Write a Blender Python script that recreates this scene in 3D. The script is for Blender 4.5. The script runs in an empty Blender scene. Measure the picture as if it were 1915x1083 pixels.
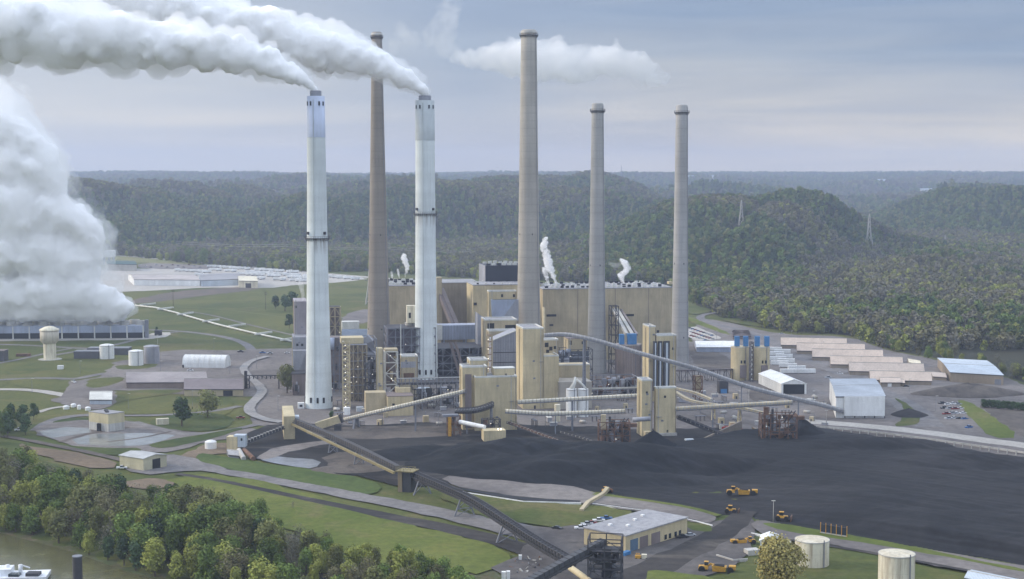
import bpy, bmesh, math, random
import numpy as np
from mathutils import Vector, Matrix

# ------------------------------------------------------------------ camera, world, sun, exposure
SC = bpy.context.scene
COL = SC.collection
FPX, W0, H0, HZ = 2800.0, 1915.0, 1083.0, 322.0
CAMZ = 150.0
PITCH = math.atan((H0 / 2 - HZ) / FPX)
SP, CP = math.sin(PITCH), math.cos(PITCH)
cam = bpy.data.cameras.new('camera')
camo = bpy.data.objects.new('camera', cam)
COL.objects.link(camo)
camo.location = (0, 0, CAMZ)
camo.rotation_euler = (math.pi / 2 - PITCH, 0, 0)
cam.sensor_width = 36
cam.lens = FPX / W0 * 36
cam.clip_start = 1
cam.clip_end = 60000
SC.camera = camo
SC.view_settings.view_transform = 'Standard'
SC.view_settings.look = 'None'
SC.view_settings.exposure = 0.10
SC.cycles.use_denoising = True
SC.cycles.volume_bounces = 14
SC.cycles.max_bounces = 18
SC.cycles.diffuse_bounces = 5
SC.cycles.volume_step_rate = 4

SUN_EL, SUN_AZ = math.radians(24), math.radians(-78)      # azimuth from +Y (view direction), negative = to the left
world = bpy.data.worlds.new('World')
SC.world = world
world.use_nodes = True
nt = world.node_tree
nt.nodes.clear()
N = nt.nodes.new
L = nt.links.new
wo = N('ShaderNodeOutputWorld')
bg = N('ShaderNodeBackground')
bg.inputs['Strength'].default_value = 0.1
sky = N('ShaderNodeTexSky')
sky.sky_type = 'NISHITA'
sky.sun_disc = False
sky.sun_elevation = SUN_EL
sky.sun_rotation = SUN_AZ
sky.air_density = 1.0
sky.dust_density = 2.0
tc = N('ShaderNodeTexCoord')
sx = N('ShaderNodeSeparateXYZ')
L(tc.outputs['Generated'], sx.inputs[0])


def mth(op, a, b=None, c=None, clamp=False):
    n = N('ShaderNodeMath')
    n.operation = op
    n.use_clamp = clamp
    for i, v in enumerate((a, b, c)):
        if v is None:
            continue
        if isinstance(v, (int, float)):
            n.inputs[i].default_value = v
        else:
            L(v, n.inputs[i])
    return n.outputs[0]


def wnoise(scale, detail, rough, sxyz, dist=0.0, off=(0, 0, 0)):
    mp = N('ShaderNodeMapping')
    mp.inputs['Scale'].default_value = sxyz
    mp.inputs['Location'].default_value = off
    L(tc.outputs['Generated'], mp.inputs['Vector'])
    n = N('ShaderNodeTexNoise')
    n.inputs['Scale'].default_value = scale
    n.inputs['Detail'].default_value = detail
    n.inputs['Roughness'].default_value = rough
    n.inputs['Distortion'].default_value = dist
    L(mp.outputs[0], n.inputs['Vector'])
    return n.outputs['Fac']


def wramp(fac, stops):
    r = N('ShaderNodeValToRGB')
    cr = r.color_ramp
    while len(cr.elements) > 1:
        cr.elements.remove(cr.elements[-1])
    cr.elements[0].position = stops[0][0]
    cr.elements[0].color = (*stops[0][1], 1)
    for p, c in stops[1:]:
        e = cr.elements.new(p)
        e.color = (*c, 1)
    L(fac, r.inputs[0])
    return r.outputs['Color']


def wmix(fac, a, b, mode='MIX'):
    m = N('ShaderNodeMix')
    m.data_type = 'RGBA'
    m.blend_type = mode
    if isinstance(fac, (int, float)):
        m.inputs[0].default_value = fac
    else:
        L(fac, m.inputs[0])
    for k, v in ((6, a), (7, b)):
        if isinstance(v, tuple):
            m.inputs[k].default_value = (*v, 1)
        else:
            L(v, m.inputs[k])
    return m.outputs[2]


# layered stratus: horizontally stretched streaks, cream slots near the horizon, brighter towards the sun (left)
zz = sx.outputs['Z']
elev = mth('MULTIPLY', zz, 4.0, clamp=True)           # 0 horizon .. 1 at 14.5 deg
s1 = wnoise(1.9, 3, 0.45, (1.0, 1.0, 17.0), 0.35, (3.1, 0.4, 0.2))
s2 = wnoise(5.0, 4, 0.6, (1.0, 1.0, 10.0), 0.6, (0.0, 7.7, 1.5))
X_ = sx.outputs['X']
left = mth('MULTIPLY_ADD', X_, -1.9, 0.22, clamp=True)      # brighter towards the hidden sun on the left
base = wramp(elev, [(0.0, (7.2, 6.3, 5.2)), (0.05, (6.2, 5.7, 5.2)), (0.16, (3.9, 4.4, 5.3)), (0.30, (2.9, 3.8, 5.2)),
                    (0.45, (2.5, 3.45, 5.1)), (1.0, (5.0, 5.8, 7.2))])
warm = wramp(s1, [(0.34, (0, 0, 0)), (0.62, (1, 1, 1))])
lowmask = wramp(elev, [(0.0, (0.55, 0.55, 0.55)), (0.04, (0.9, 0.9, 0.9)), (0.13, (0.8, 0.8, 0.8)), (0.2, (0.3, 0.3, 0.3)), (0.5, (0.05, 0.05, 0.05))])
side = mth('MINIMUM', mth('ADD', mth('MULTIPLY', mth('ABSOLUTE', mth('SUBTRACT', X_, -0.03)), 9.0), 0.12), 1.0)
wm = wmix(1.0, wmix(1.0, warm, lowmask, 'MULTIPLY'), wmix(side, (0, 0, 0), (1, 1, 1)), 'MULTIPLY')
c1 = wmix(wm, base, (9.8, 8.6, 6.6))
dark = wramp(s2, [(0.32, (0.82, 0.86, 0.92)), (0.68, (1.08, 1.06, 1.03))])
c2 = wmix(1.0, c1, dark, 'MULTIPLY')
c3 = wmix(mth('MULTIPLY', left, 0.8), c2, (6.6, 7.1, 7.8))
up = mth('MULTIPLY_ADD', zz, 2.2, -0.35, clamp=True)
c4 = wmix(up, c3, (12.4, 13.9, 16.6))
c5 = wmix(0.10, c4, sky.outputs[0])
L(c5, bg.inputs['Color'])
L(bg.outputs[0], wo.inputs['Surface'])

sun = bpy.data.lights.new('sun', 'SUN')
sun.energy = 2.5
sun.angle = math.radians(10)
sun.color = (1.0, 0.86, 0.68)
suno = bpy.data.objects.new('sun', sun)
COL.objects.link(suno)
sd = Vector((math.sin(SUN_AZ) * math.cos(SUN_EL), math.cos(SUN_AZ) * math.cos(SUN_EL), math.sin(SUN_EL)))
suno.rotation_euler = sd.to_track_quat('Z', 'Y').to_euler()
suno.location = (0, 0, 400)

# ------------------------------------------------------------------ picture <-> world helpers (ground points read off the photograph)


def ray(px, py):
    a = (px - W0 / 2) / FPX
    b = -(py - H0 / 2) / FPX
    return Vector((a, CP + b * SP, -SP + b * CP))


def G(px, py, z=0.0):
    r = ray(px, py)
    t = (z - CAMZ) / r.z
    return Vector((r.x * t, r.y * t, z))


def AT(px, py, Y):
    r = ray(px, py)
    t = Y / r.y
    return Vector((r.x * t, Y, CAMZ + r.z * t))


def PR(p):
    yc = p[1] * CP - (p[2] - CAMZ) * SP
    vy = p[1] * SP + (p[2] - CAMZ) * CP
    return (W0 / 2 + FPX * p[0] / yc, H0 / 2 - FPX * vy / yc)


def TOP(P, py):
    k = (H0 / 2 - py) / FPX
    return CAMZ + P[1] * (k * CP - SP) / (CP + k * SP)


RNG = random.Random(7)

# ------------------------------------------------------------------ materials
MATS = {}


class NB:
    def __init__(s, name):
        s.m = bpy.data.materials.new(name)
        s.m.use_nodes = True
        s.t = s.m.node_tree
        s.b = s.t.nodes['Principled BSDF']
        s.tc = s.n('ShaderNodeTexCoord')
        s.geo = s.n('ShaderNodeNewGeometry')

    def n(s, k, **kw):
        x = s.t.nodes.new(k)
        for a, v in kw.items():
            setattr(x, a, v)
        return x

    def l(s, a, b):
        s.t.links.new(a, b)

    def noise(s, scale, detail=4, rough=0.6, sxyz=(1, 1, 1), dist=0.0, obj=False, off=(0, 0, 0)):
        mp = s.n('ShaderNodeMapping')
        mp.inputs['Scale'].default_value = sxyz
        mp.inputs['Location'].default_value = off
        s.l(s.tc.outputs['Object'] if obj else s.geo.outputs['Position'], mp.inputs['Vector'])
        x = s.n('ShaderNodeTexNoise')
        x.inputs['Scale'].default_value = scale
        x.inputs['Detail'].default_value = detail
        x.inputs['Roughness'].default_value = rough
        x.inputs['Distortion'].default_value = dist
        s.l(mp.outputs[0], x.inputs['Vector'])
        return x.outputs['Fac']

    def wave(s, scale, axis='X', sxyz=(1, 1, 1), dist=0.0):
        mp = s.n('ShaderNodeMapping')
        mp.inputs['Scale'].default_value = sxyz
        s.l(s.tc.outputs['Object'], mp.inputs['Vector'])
        x = s.n('ShaderNodeTexWave')
        x.bands_direction = axis
        x.inputs['Scale'].default_value = scale
        x.inputs['Distortion'].default_value = dist
        s.l(mp.outputs[0], x.inputs['Vector'])
        return x.outputs['Fac']

    def ramp(s, fac, stops, interp='LINEAR'):
        r = s.n('ShaderNodeValToRGB')
        cr = r.color_ramp
        cr.interpolation = interp
        while len(cr.elements) > 1:
            cr.elements.remove(cr.elements[-1])
        cr.elements[0].position = stops[0][0]
        c = stops[0][1]
        cr.elements[0].color = (*c, 1) if isinstance(c, tuple) else (c, c, c, 1)
        for p, c in stops[1:]:
            e = cr.elements.new(p)
            e.color = (*c, 1) if isinstance(c, tuple) else (c, c, c, 1)
        s.l(fac, r.inputs[0])
        return r.outputs['Color']

    def mix(s, fac, a, b, mode='MIX'):
        m = s.n('ShaderNodeMix')
        m.data_type = 'RGBA'
        m.blend_type = mode
        if isinstance(fac, (int, float)):
            m.inputs[0].default_value = fac
        else:
            s.l(fac, m.inputs[0])
        for k, v in ((6, a), (7, b)):
            if isinstance(v, tuple):
                m.inputs[k].default_value = (*v, 1)
            else:
                s.l(v, m.inputs[k])
        return m.outputs[2]

    def bump(s, h, strength, dist):
        b = s.n('ShaderNodeBump')
        b.inputs['Strength'].default_value = strength
        b.inputs['Distance'].default_value = dist
        s.l(h, b.inputs['Height'])
        s.l(b.outputs[0], s.b.inputs['Normal'])

    def out(s, color, rough=0.8, metal=0.0, spec=0.3):
        if isinstance(color, tuple):
            s.b.inputs['Base Color'].default_value = (*color, 1)
        else:
            s.l(color, s.b.inputs['Base Color'])
        s.b.inputs['Roughness'].default_value = rough
        s.b.inputs['Metallic'].default_value = metal
        s.b.inputs['Specular IOR Level'].default_value = spec
        return s.m


def sc3(c, k):
    return tuple(min(1.0, v * k) for v in c)


def mat_wall(name, c, rough=0.6, var=0.18, streak=0.25, panel=0.0, metal=0.0, dirt=(0.16, 0.13, 0.10), dirtamt=0.3):
    """painted sheet or concrete wall with vertical runs, blotches and faint panel joints"""
    if name in MATS:
        return MATS[name]
    b = NB(name)
    n1 = b.noise(0.05, 5, 0.6)
    col = b.mix(1.0, c, b.ramp(n1, [(0.3, 1 - var), (0.7, 1 + var)]), 'MULTIPLY')
    n2 = b.noise(0.9, 4, 0.65, (1, 1, 0.06))
    st = b.ramp(n2, [(0.47, 0.0), (0.68, dirtamt)])
    col = b.mix(st, col, dirt)
    # sheet courses: every course a hair different, with a thin joint
    sz = b.n('ShaderNodeSeparateXYZ')
    b.l(b.geo.outputs['Position'], sz.inputs[0])
    fl = b.n('ShaderNodeMath', operation='MULTIPLY')
    b.l(sz.outputs[2], fl.inputs[0])
    fl.inputs[1].default_value = 1 / 5.6
    fr = b.n('ShaderNodeMath', operation='FRACT')
    b.l(fl.outputs[0], fr.inputs[0])
    col = b.mix(1.0, col, b.ramp(fr.outputs[0], [(0.0, .90), (0.04, .95), (0.06, 1.0)]), 'MULTIPLY')
    col = b.mix(1.0, col, b.ramp(b.noise(0.11, 3, .7, (1.6, 1.6, .35), off=(4, 8, 1)), [(.35, .90), (.65, 1.08)]), 'MULTIPLY')
    if panel:
        n4 = b.wave(panel, 'X')
        n4b = b.wave(panel, 'Y')
        col = b.mix(1.0, col, b.ramp(n4, [(0.0, 0.86), (0.2, 1.0)]), 'MULTIPLY')
    n3 = b.noise(0.6, 3, 0.5)
    b.bump(n3, 0.3, 0.2)
    MATS[name] = b.out(col, rough, metal)
    return MATS[name]


def mat_ground(name, c1, c2, scale=0.02, c3=None, fine=0.6, rough=0.95, stretch=(1, 1, 1), bump=0.3, lo=0.38, hi=0.62):
    if name in MATS:
        return MATS[name]
    b = NB(name)
    col = b.mix(b.ramp(b.noise(scale, 6, 0.62, stretch, 0.6), [(lo, 0.0), (hi, 1.0)]), c1, c2)
    if c3:
        col = b.mix(b.ramp(b.noise(scale * 2.7, 5, 0.6, stretch, 1.0, off=(31, 7, 3)), [(0.55, 0.0), (0.7, 0.8)]), col, c3)
    col = b.mix(1.0, col, b.ramp(b.noise(fine, 5, 0.7), [(0.25, 0.72), (0.75, 1.28)]), 'MULTIPLY')
    if 'grass' in name:      # worn, weedy and mown patches
        col = b.mix(b.ramp(b.noise(.045, 6, .7, off=(77, 3, 0)), [(.54, 0), (.72, .55)]), col, tuple(v * k_ for v, k_ in zip(c2, (1.45, 1.15, 1.3))))
        col = b.mix(b.ramp(b.noise(.03, 5, .65, (1, .3, 1), 1.5, off=(7, 63, 0)), [(.56, 0), (.70, .5)]), col, tuple(v * .7 for v in c1))
    b.bump(b.noise(fine * 1.3, 4, 0.7), bump, 0.5)
    MATS[name] = b.out(col, rough, 0, 0.15)
    return MATS[name]


def mat_plain(name, c, rough=0.6, metal=0.0, var=0.15, scale=0.4):
    if name in MATS:
        return MATS[name]
    b = NB(name)
    col = b.mix(1.0, c, b.ramp(b.noise(scale, 4, 0.65), [(0.3, 1 - var), (0.7, 1 + var)]), 'MULTIPLY')
    MATS[name] = b.out(col, rough, metal)
    return MATS[name]


def mat_leaf(name, c, var=0.35, hue=(0.0, 0.0, 0.0)):
    if name in MATS:
        return MATS[name]
    b = NB(name)
    oi = b.n('ShaderNodeObjectInfo')
    a = tuple(v * (1 - var) for v in c)
    d = tuple(min(1, v * (1 + var) + h) for v, h in zip(c, hue))
    col = b.mix(oi.outputs['Random'], a, d)
    col = b.mix(1.0, col, b.ramp(b.noise(0.35, 3, 0.6), [(0.3, 0.7), (0.7, 1.3)]), 'MULTIPLY')
    m = b.out(col, 0.85, 0, 0.1)
    MATS[name] = m
    return m


TAN = (0.56, 0.475, 0.295)
M_tan = mat_wall('tan_siding', TAN, dirtamt=0.2)
M_tan2 = mat_wall('brown_tan_siding', (0.46, 0.39, 0.255), dirtamt=0.25)
M_tantrim = mat_wall('pale_parapet', (0.62, 0.62, 0.58), dirtamt=0.1)
M_cream = mat_wall('cream_paint', (0.70, 0.66, 0.52), dirtamt=0.45, dirt=(0.25, 0.15, 0.08))
M_white = mat_wall('white_paint', (0.78, 0.79, 0.78), dirtamt=0.12, var=0.06)
M_stackw = mat_wall('white_chimney_shell', (0.70, 0.75, 0.75), dirtamt=0.28, var=0.08, dirt=(0.42, 0.42, 0.38))
M_stackb = mat_wall('bluish_chimney_coating', (0.50, 0.56, 0.70), dirtamt=0.15, var=0.06, dirt=(0.4, 0.42, 0.45))
M_stackg2 = mat_wall('grey_green_chimney_coating', (0.45, 0.49, 0.50), dirtamt=0.15, var=0.06, dirt=(0.4, 0.42, 0.45))
M_conc = mat_wall('weathered_concrete', (0.40, 0.38, 0.35), dirtamt=0.3, dirt=(0.22, 0.2, 0.18))
M_concb = mat_wall('brown_concrete', (0.30, 0.245, 0.20), dirtamt=0.3, dirt=(0.2, 0.16, 0.13))
M_concp = mat_wall('pale_concrete', (0.45, 0.44, 0.41), dirtamt=0.25)
M_greymetal = mat_wall('grey_cladding', (0.33, 0.34, 0.38), dirtamt=0.2, panel=0.35)
M_bluemetal = mat_wall('blue_grey_cladding', (0.36, 0.41, 0.52), dirtamt=0.2, panel=0.5)
M_duct = mat_wall('ribbed_duct_cladding', (0.40, 0.44, 0.54), dirtamt=0.25, panel=0.9)
M_dark = mat_plain('dark_steel', (0.055, 0.055, 0.062), 0.6)
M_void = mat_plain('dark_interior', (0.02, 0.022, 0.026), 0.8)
M_steel = mat_plain('grey_steel', (0.20, 0.21, 0.24), 0.55)
M_rust = mat_plain('rusty_steel', (0.15, 0.085, 0.055), 0.8, var=0.4)
M_brown = mat_wall('brown_cladding', (0.20, 0.165, 0.16), dirtamt=0.3)
M_blue = mat_plain('blue_paint', (0.06, 0.20, 0.42), 0.5)
M_roof = mat_ground('grey_roofing', (0.28, 0.28, 0.30), (0.36, 0.36, 0.37), 0.05)
M_roofblue = mat_wall('pale_blue_roof_sheet', (0.50, 0.56, 0.62), dirtamt=0.1, var=0.08, panel=0.3)
M_roofbeige = mat_wall('beige_roof_sheet', (0.58, 0.48, 0.40), dirtamt=0.15, var=0.06, panel=0.3)
M_asph = mat_ground('asphalt', (0.088, 0.088, 0.097), (0.132, 0.128, 0.128), 0.03, fine=0.4)
M_road = mat_ground('grey_road', (0.150, 0.144, 0.147), (0.205, 0.194, 0.188), 0.05, fine=0.3)
M_gravel = mat_ground('gravel', (0.137, 0.125, 0.121), (0.208, 0.189, 0.177), 0.012, (0.092, 0.087, 0.087), fine=0.25)
M_dirt = mat_ground('dusty_ground', (0.086, 0.076, 0.070), (0.145, 0.126, 0.109), 0.018, (0.047, 0.043, 0.043), fine=0.25)
M_soil = mat_ground('brown_soil', (0.192, 0.148, 0.104), (0.128, 0.100, 0.072), 0.02, fine=0.3)
M_grass = mat_ground('grass', (0.064, 0.084, 0.023), (0.109, 0.116, 0.035), 0.0065, (0.143, 0.122, 0.056), fine=0.35, lo=0.42, hi=0.6)
M_grassd = mat_ground('dark_grass', (0.042, 0.065, 0.020), (0.069, 0.087, 0.027), 0.02, fine=0.35)
M_grassy = mat_ground('bright_grass', (0.086, 0.114, 0.023), (0.127, 0.145, 0.035), 0.012, (0.154, 0.140, 0.057), fine=0.3)


def coal_mat():
    b = NB('coal')
    dark = b.mix(b.ramp(b.noise(0.014, 6, 0.62, dist=.8), [(.38, 0), (.62, 1)]), (0.006, 0.008, 0.011), (0.014, 0.016, 0.020))
    pale = b.mix(b.ramp(b.noise(0.010, 6, 0.65, dist=1.0, off=(9, 2, 0)), [(.36, 0), (.62, 1)]), (0.012, 0.013, 0.016), (0.027, 0.027, 0.030))
    sp = b.n('ShaderNodeSeparateXYZ')
    b.l(b.geo.outputs['Position'], sp.inputs[0])
    # compacted, dusty plateau on the right-hand side of the yard
    ad = b.n('ShaderNodeMath', operation='MULTIPLY_ADD')
    b.l(sp.outputs[1], ad.inputs[0])
    ad.inputs[1].default_value = -.75
    b.l(sp.outputs[0], ad.inputs[2])
    ns = b.n('ShaderNodeMath', operation='MULTIPLY_ADD')
    b.l(b.noise(.02, 4, .6), ns.inputs[0])
    ns.inputs[1].default_value = 120
    b.l(ad.outputs[0], ns.inputs[2])
    mr = b.n('ShaderNodeMapRange')
    mr.inputs[1].default_value = -440
    mr.inputs[2].default_value = -360
    b.l(ns.outputs[0], mr.inputs[0])
    col = b.mix(mr.outputs[0], dark, pale)
    rot = b.n('ShaderNodeMapping')
    rot.inputs['Rotation'].default_value = (0, 0, math.radians(38))
    b.l(b.geo.outputs['Position'], rot.inputs['Vector'])
    sc_ = b.n('ShaderNodeMapping')
    sc_.inputs['Scale'].default_value = (.035, 1, 1)
    b.l(rot.outputs[0], sc_.inputs['Vector'])
    tn = b.n('ShaderNodeTexNoise')
    tn.inputs['Scale'].default_value = .35
    tn.inputs['Detail'].default_value = 5
    tn.inputs['Distortion'].default_value = .5
    b.l(sc_.outputs[0], tn.inputs['Vector'])
    col = b.mix(1.0, col, b.ramp(tn.outputs['Fac'], [(.35, .7), (.5, 1.0), (.68, 1.5)]), 'MULTIPLY')
    col = b.mix(1.0, col, b.ramp(b.noise(.15, 6, .75), [(.25, .7), (.75, 1.35)]), 'MULTIPLY')
    b.bump(b.noise(.4, 5, .75), .7, .6)
    return b.out(col, .92, 0, .2)


M_coal = coal_mat()
M_cground = mat_ground('coal_covered_ground', (0.018, 0.019, 0.022), (0.040, 0.038, 0.038), 0.014, (0.085, 0.075, 0.068), fine=0.2, stretch=(0.6, 1.4, 1))
M_yard = mat_ground('yard_dust', (0.084, 0.077, 0.077), (0.127, 0.117, 0.111), 0.02, (0.063, 0.060, 0.060), fine=0.25)
M_coaldust = mat_ground('coal_dusted_ground', (0.031, 0.030, 0.032), (0.066, 0.060, 0.056), 0.012, (0.114, 0.101, 0.088), fine=0.2, stretch=(0.6, 1.4, 1))
M_water = mat_ground('river_surface', (0.098, 0.095, 0.045), (0.115, 0.112, 0.054), 0.02, rough=0.22, fine=0.15, bump=0.12)
MATS['river_surface'].node_tree.nodes['Principled BSDF'].inputs['Specular IOR Level'].default_value = 0.35
M_pond = mat_ground('settling_pond_surface', (0.17, 0.185, 0.185), (0.22, 0.23, 0.225), 0.03, rough=0.14, fine=0.15, bump=0.05)
M_forest = mat_ground('woodland_floor', (0.028, 0.032, 0.017), (0.049, 0.045, 0.028), 0.004, (0.038, 0.049, 0.021), fine=0.06, bump=1.0)
M_barge = mat_plain('boat_white', (0.75, 0.77, 0.80), 0.4)
M_yellow = mat_plain('machine_yellow', (0.55, 0.30, 0.04), 0.5, var=0.25, scale=1.5)
M_tyre = mat_plain('tyre_rubber', (0.02, 0.02, 0.02), 0.9)
M_glass = mat_plain('dark_glass', (0.03, 0.04, 0.05), 0.15)
M_red = mat_plain('red_paint', (0.50, 0.05, 0.03), 0.5)
M_bark = mat_plain('bark', (0.10, 0.08, 0.065), 0.9, var=0.3, scale=1.0)

# ------------------------------------------------------------------ mesh builder


class MB:
    def __init__(s):
        s.v, s.f = [], []

    def add(s, vs, fs):
        o = len(s.v)
        s.v += [tuple(v) for v in vs]
        s.f += [tuple(i + o for i in f) for f in fs]
        return s

    def hexa(s, b, t):
        """b: 4 bottom pts CCW from above, t: 4 top pts"""
        return s.add(list(b) + list(t), [(3, 2, 1, 0), (4, 5, 6, 7), (0, 1, 5, 4), (1, 2, 6, 5), (2, 3, 7, 6), (3, 0, 4, 7)])

    def box(s, c, sx, sy, sz, yaw=0.0):
        """c = bottom centre"""
        ca, sa = math.cos(yaw), math.sin(yaw)
        q = [(-sx / 2, -sy / 2), (sx / 2, -sy / 2), (sx / 2, sy / 2), (-sx / 2, sy / 2)]
        p = [(c[0] + a * ca - b * sa, c[1] + a * sa + b * ca) for a, b in q]
        return s.hexa([(x, y, c[2]) for x, y in p], [(x, y, c[2] + sz) for x, y in p])

    def ring(s, rings, n=24, cap=True, ctr=None):
        """rings: list of (x,y,z,r)"""
        vs, fs = [], []
        for (x, y, z, r) in rings:
            for i in range(n):
                a = 2 * math.pi * i / n
                vs.append((x + r * math.cos(a), y + r * math.sin(a), z))
        for k in range(len(rings) - 1):
            for i in range(n):
                j = (i + 1) % n
                fs.append((k * n + i, k * n + j, (k + 1) * n + j, (k + 1) * n + i))
        if cap:
            fs.append(tuple(range(n - 1, -1, -1)))
            fs.append(tuple((len(rings) - 1) * n + i for i in range(n)))
        return s.add(vs, fs)

    def cyl(s, c, r, h, n=20, r2=None):
        return s.ring([(c[0], c[1], c[2], r), (c[0], c[1], c[2] + h, r if r2 is None else r2)], n)

    def tube(s, pts, r, n=6, sq=False):
        pts = [Vector(p) for p in pts]
        vs, fs = [], []
        if sq:
            n = 4
        for k, p in enumerate(pts):
            d = (pts[min(k + 1, len(pts) - 1)] - pts[max(k - 1, 0)]).normalized()
            sd_ = d.cross(Vector((0, 0, 1)))
            if sd_.length < 1e-4:
                sd_ = Vector((1, 0, 0))
            sd_.normalize()
            u = sd_.cross(d).normalized()
            rr = r[k] if isinstance(r, (list, tuple)) else r
            for i in range(n):
                a = 2 * math.pi * (i + (0.5 if sq else 0)) / n
                q = rr * (1.414 if sq else 1)
                vs.append(p + sd_ * q * math.cos(a) + u * q * math.sin(a))
        for k in range(len(pts) - 1):
            for i in range(n):
                j = (i + 1) % n
                fs.append((k * n + i, (k + 1) * n + i, (k + 1) * n + j, k * n + j))
        fs.append(tuple(range(n)))
        fs.append(tuple((len(pts) - 1) * n + i for i in range(n - 1, -1, -1)))
        return s.add(vs, fs)

    def beam(s, a, b, r=0.25):
        return s.tube([a, b], r, sq=True)

    def build(s, name, mat, parent=None, smooth=False, org=None):
        me = bpy.data.meshes.new(name)
        vs = np.array(s.v, dtype=float)
        if parent is not None:
            o = np.array(parent['_o'] if '_o' in parent.keys() else parent.location)
        elif org is not None:
            o = np.array(org)
        else:
            lo, hi = vs.min(0), vs.max(0)
            o = np.array([(lo[0] + hi[0]) / 2, (lo[1] + hi[1]) / 2, lo[2]])
        me.from_pydata((vs - o).tolist(), [], s.f)
        me.update()
        if smooth:
            for p in me.polygons:
                p.use_smooth = True
        if mat:
            me.materials.append(mat)
        ob = bpy.data.objects.new(name, me)
        COL.objects.link(ob)
        WORG[ob.name] = o
        if parent is not None:
            ob.parent = parent
            po = WORG.get(parent.name, np.zeros(3))
            ob.location = tuple(o - po)
        else:
            ob.location = tuple(o)
        return ob


WORG = {}


def tag(o, label=None, cat=None, group=None, kind=None):
    if label:
        o['label'] = label
    if cat:
        o['category'] = cat
    if group:
        o['group'] = group
    if kind:
        o['kind'] = kind
    return o


def thing(name, loc, label, cat, group=None):
    o = bpy.data.objects.new(name, None)
    COL.objects.link(o)
    o.location = loc
    o.empty_display_size = 2
    WORG[o.name] = np.array(loc, dtype=float)
    return tag(o, label, cat, group)


def part(mb, name, mat, parent, smooth=False, label=None):
    """child mesh in world coordinates, its origin on the parent's origin"""
    me = bpy.data.meshes.new(name)
    o = WORG[parent.name]
    me.from_pydata((np.array(mb.v, dtype=float) - o).tolist(), [], mb.f)
    me.update()
    if smooth:
        me.polygons.foreach_set('use_smooth', [True] * len(me.polygons))
    me.materials.append(mat)
    ob = bpy.data.objects.new(name, me)
    COL.objects.link(ob)
    ob.parent = parent
    CHILD.setdefault(parent.name, []).append(ob)
    WORG[ob.name] = o
    if label:
        ob['label'] = label
    return ob


def whole(mb, name, mat, label, cat, group=None, kind=None, smooth=False):
    return tag(mb.build(name, mat, smooth=smooth), label, cat, group, kind)


def copy_tree(o, loc, yaw=None, scale=None, label=None, parent=None):
    c = o.copy()
    COL.objects.link(c)
    if parent is None:
        c.location = loc
        if yaw is not None:
            c.rotation_euler = (0, 0, yaw)
        if scale is not None:
            c.scale = scale if not isinstance(scale, (int, float)) else (scale,) * 3
        if label:
            c['label'] = label
    else:
        c.parent = parent
        CHILD.setdefault(parent.name, []).append(c)
    for ch in list(KIDS(o)):
        copy_tree(ch, None, parent=c)
    return c


def KIDS(o):
    return CHILD.get(o.name, [])


CHILD = {}
# ------------------------------------------------------------------ value noise for terrain
_rs = np.random.RandomState(11)
_NT = _rs.rand(256, 256)


def vnoise(x, y):
    xi = np.floor(x).astype(int)
    yi = np.floor(y).astype(int)
    fx = x - xi
    fy = y - yi
    fx = fx * fx * (3 - 2 * fx)
    fy = fy * fy * (3 - 2 * fy)
    a = _NT[xi % 256, yi % 256]
    b = _NT[(xi + 1) % 256, yi % 256]
    c = _NT[xi % 256, (yi + 1) % 256]
    d = _NT[(xi + 1) % 256, (yi + 1) % 256]
    return (a * (1 - fx) + b * fx) * (1 - fy) + (c * (1 - fx) + d * fx) * fy


def fbm(x, y, o=4):
    s, a, t = 0.0, 1.0, 0.0
    for k in range(o):
        s = s + a * vnoise(x * 2 ** k + 17.3 * k, y * 2 ** k + 5.1 * k)
        t += a
        a *= 0.5
    return s / t


def sstep(u):
    u = np.clip(u, 0, 1)
    return u * u * (3 - 2 * u)


FOOTX = [-1500, 0, 700, 1200, 1290, 1450, 1560, 1640, 1700, 1760, 1830, 1915, 2300, 3200]
FOOTD = [2500, 2560, 2420, 2150, 2000, 1980, 2100, 2500, 3300, 3500, 3050, 2750, 2300, 2100]


def ravines(x, y):
    wx = x + .42 * y + 90 * (fbm(x / 300 + 1, y / 300, 2) - .5)
    n2 = fbm(wx / 210 + 31, y / 620 + 19, 2)
    n4 = fbm((x - .3 * y) / 620 + 11, y / 900 + 5, 2)
    return np.clip(1 - np.abs(2 * n2 - 1) * 2.6, 0, 1), np.clip(1 - np.abs(2 * n4 - 1) * 3.0, 0, 1)


ROADV = [G(1545, 545), G(1590, 507), G(1650, 493), G(1690, 484)]


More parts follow.
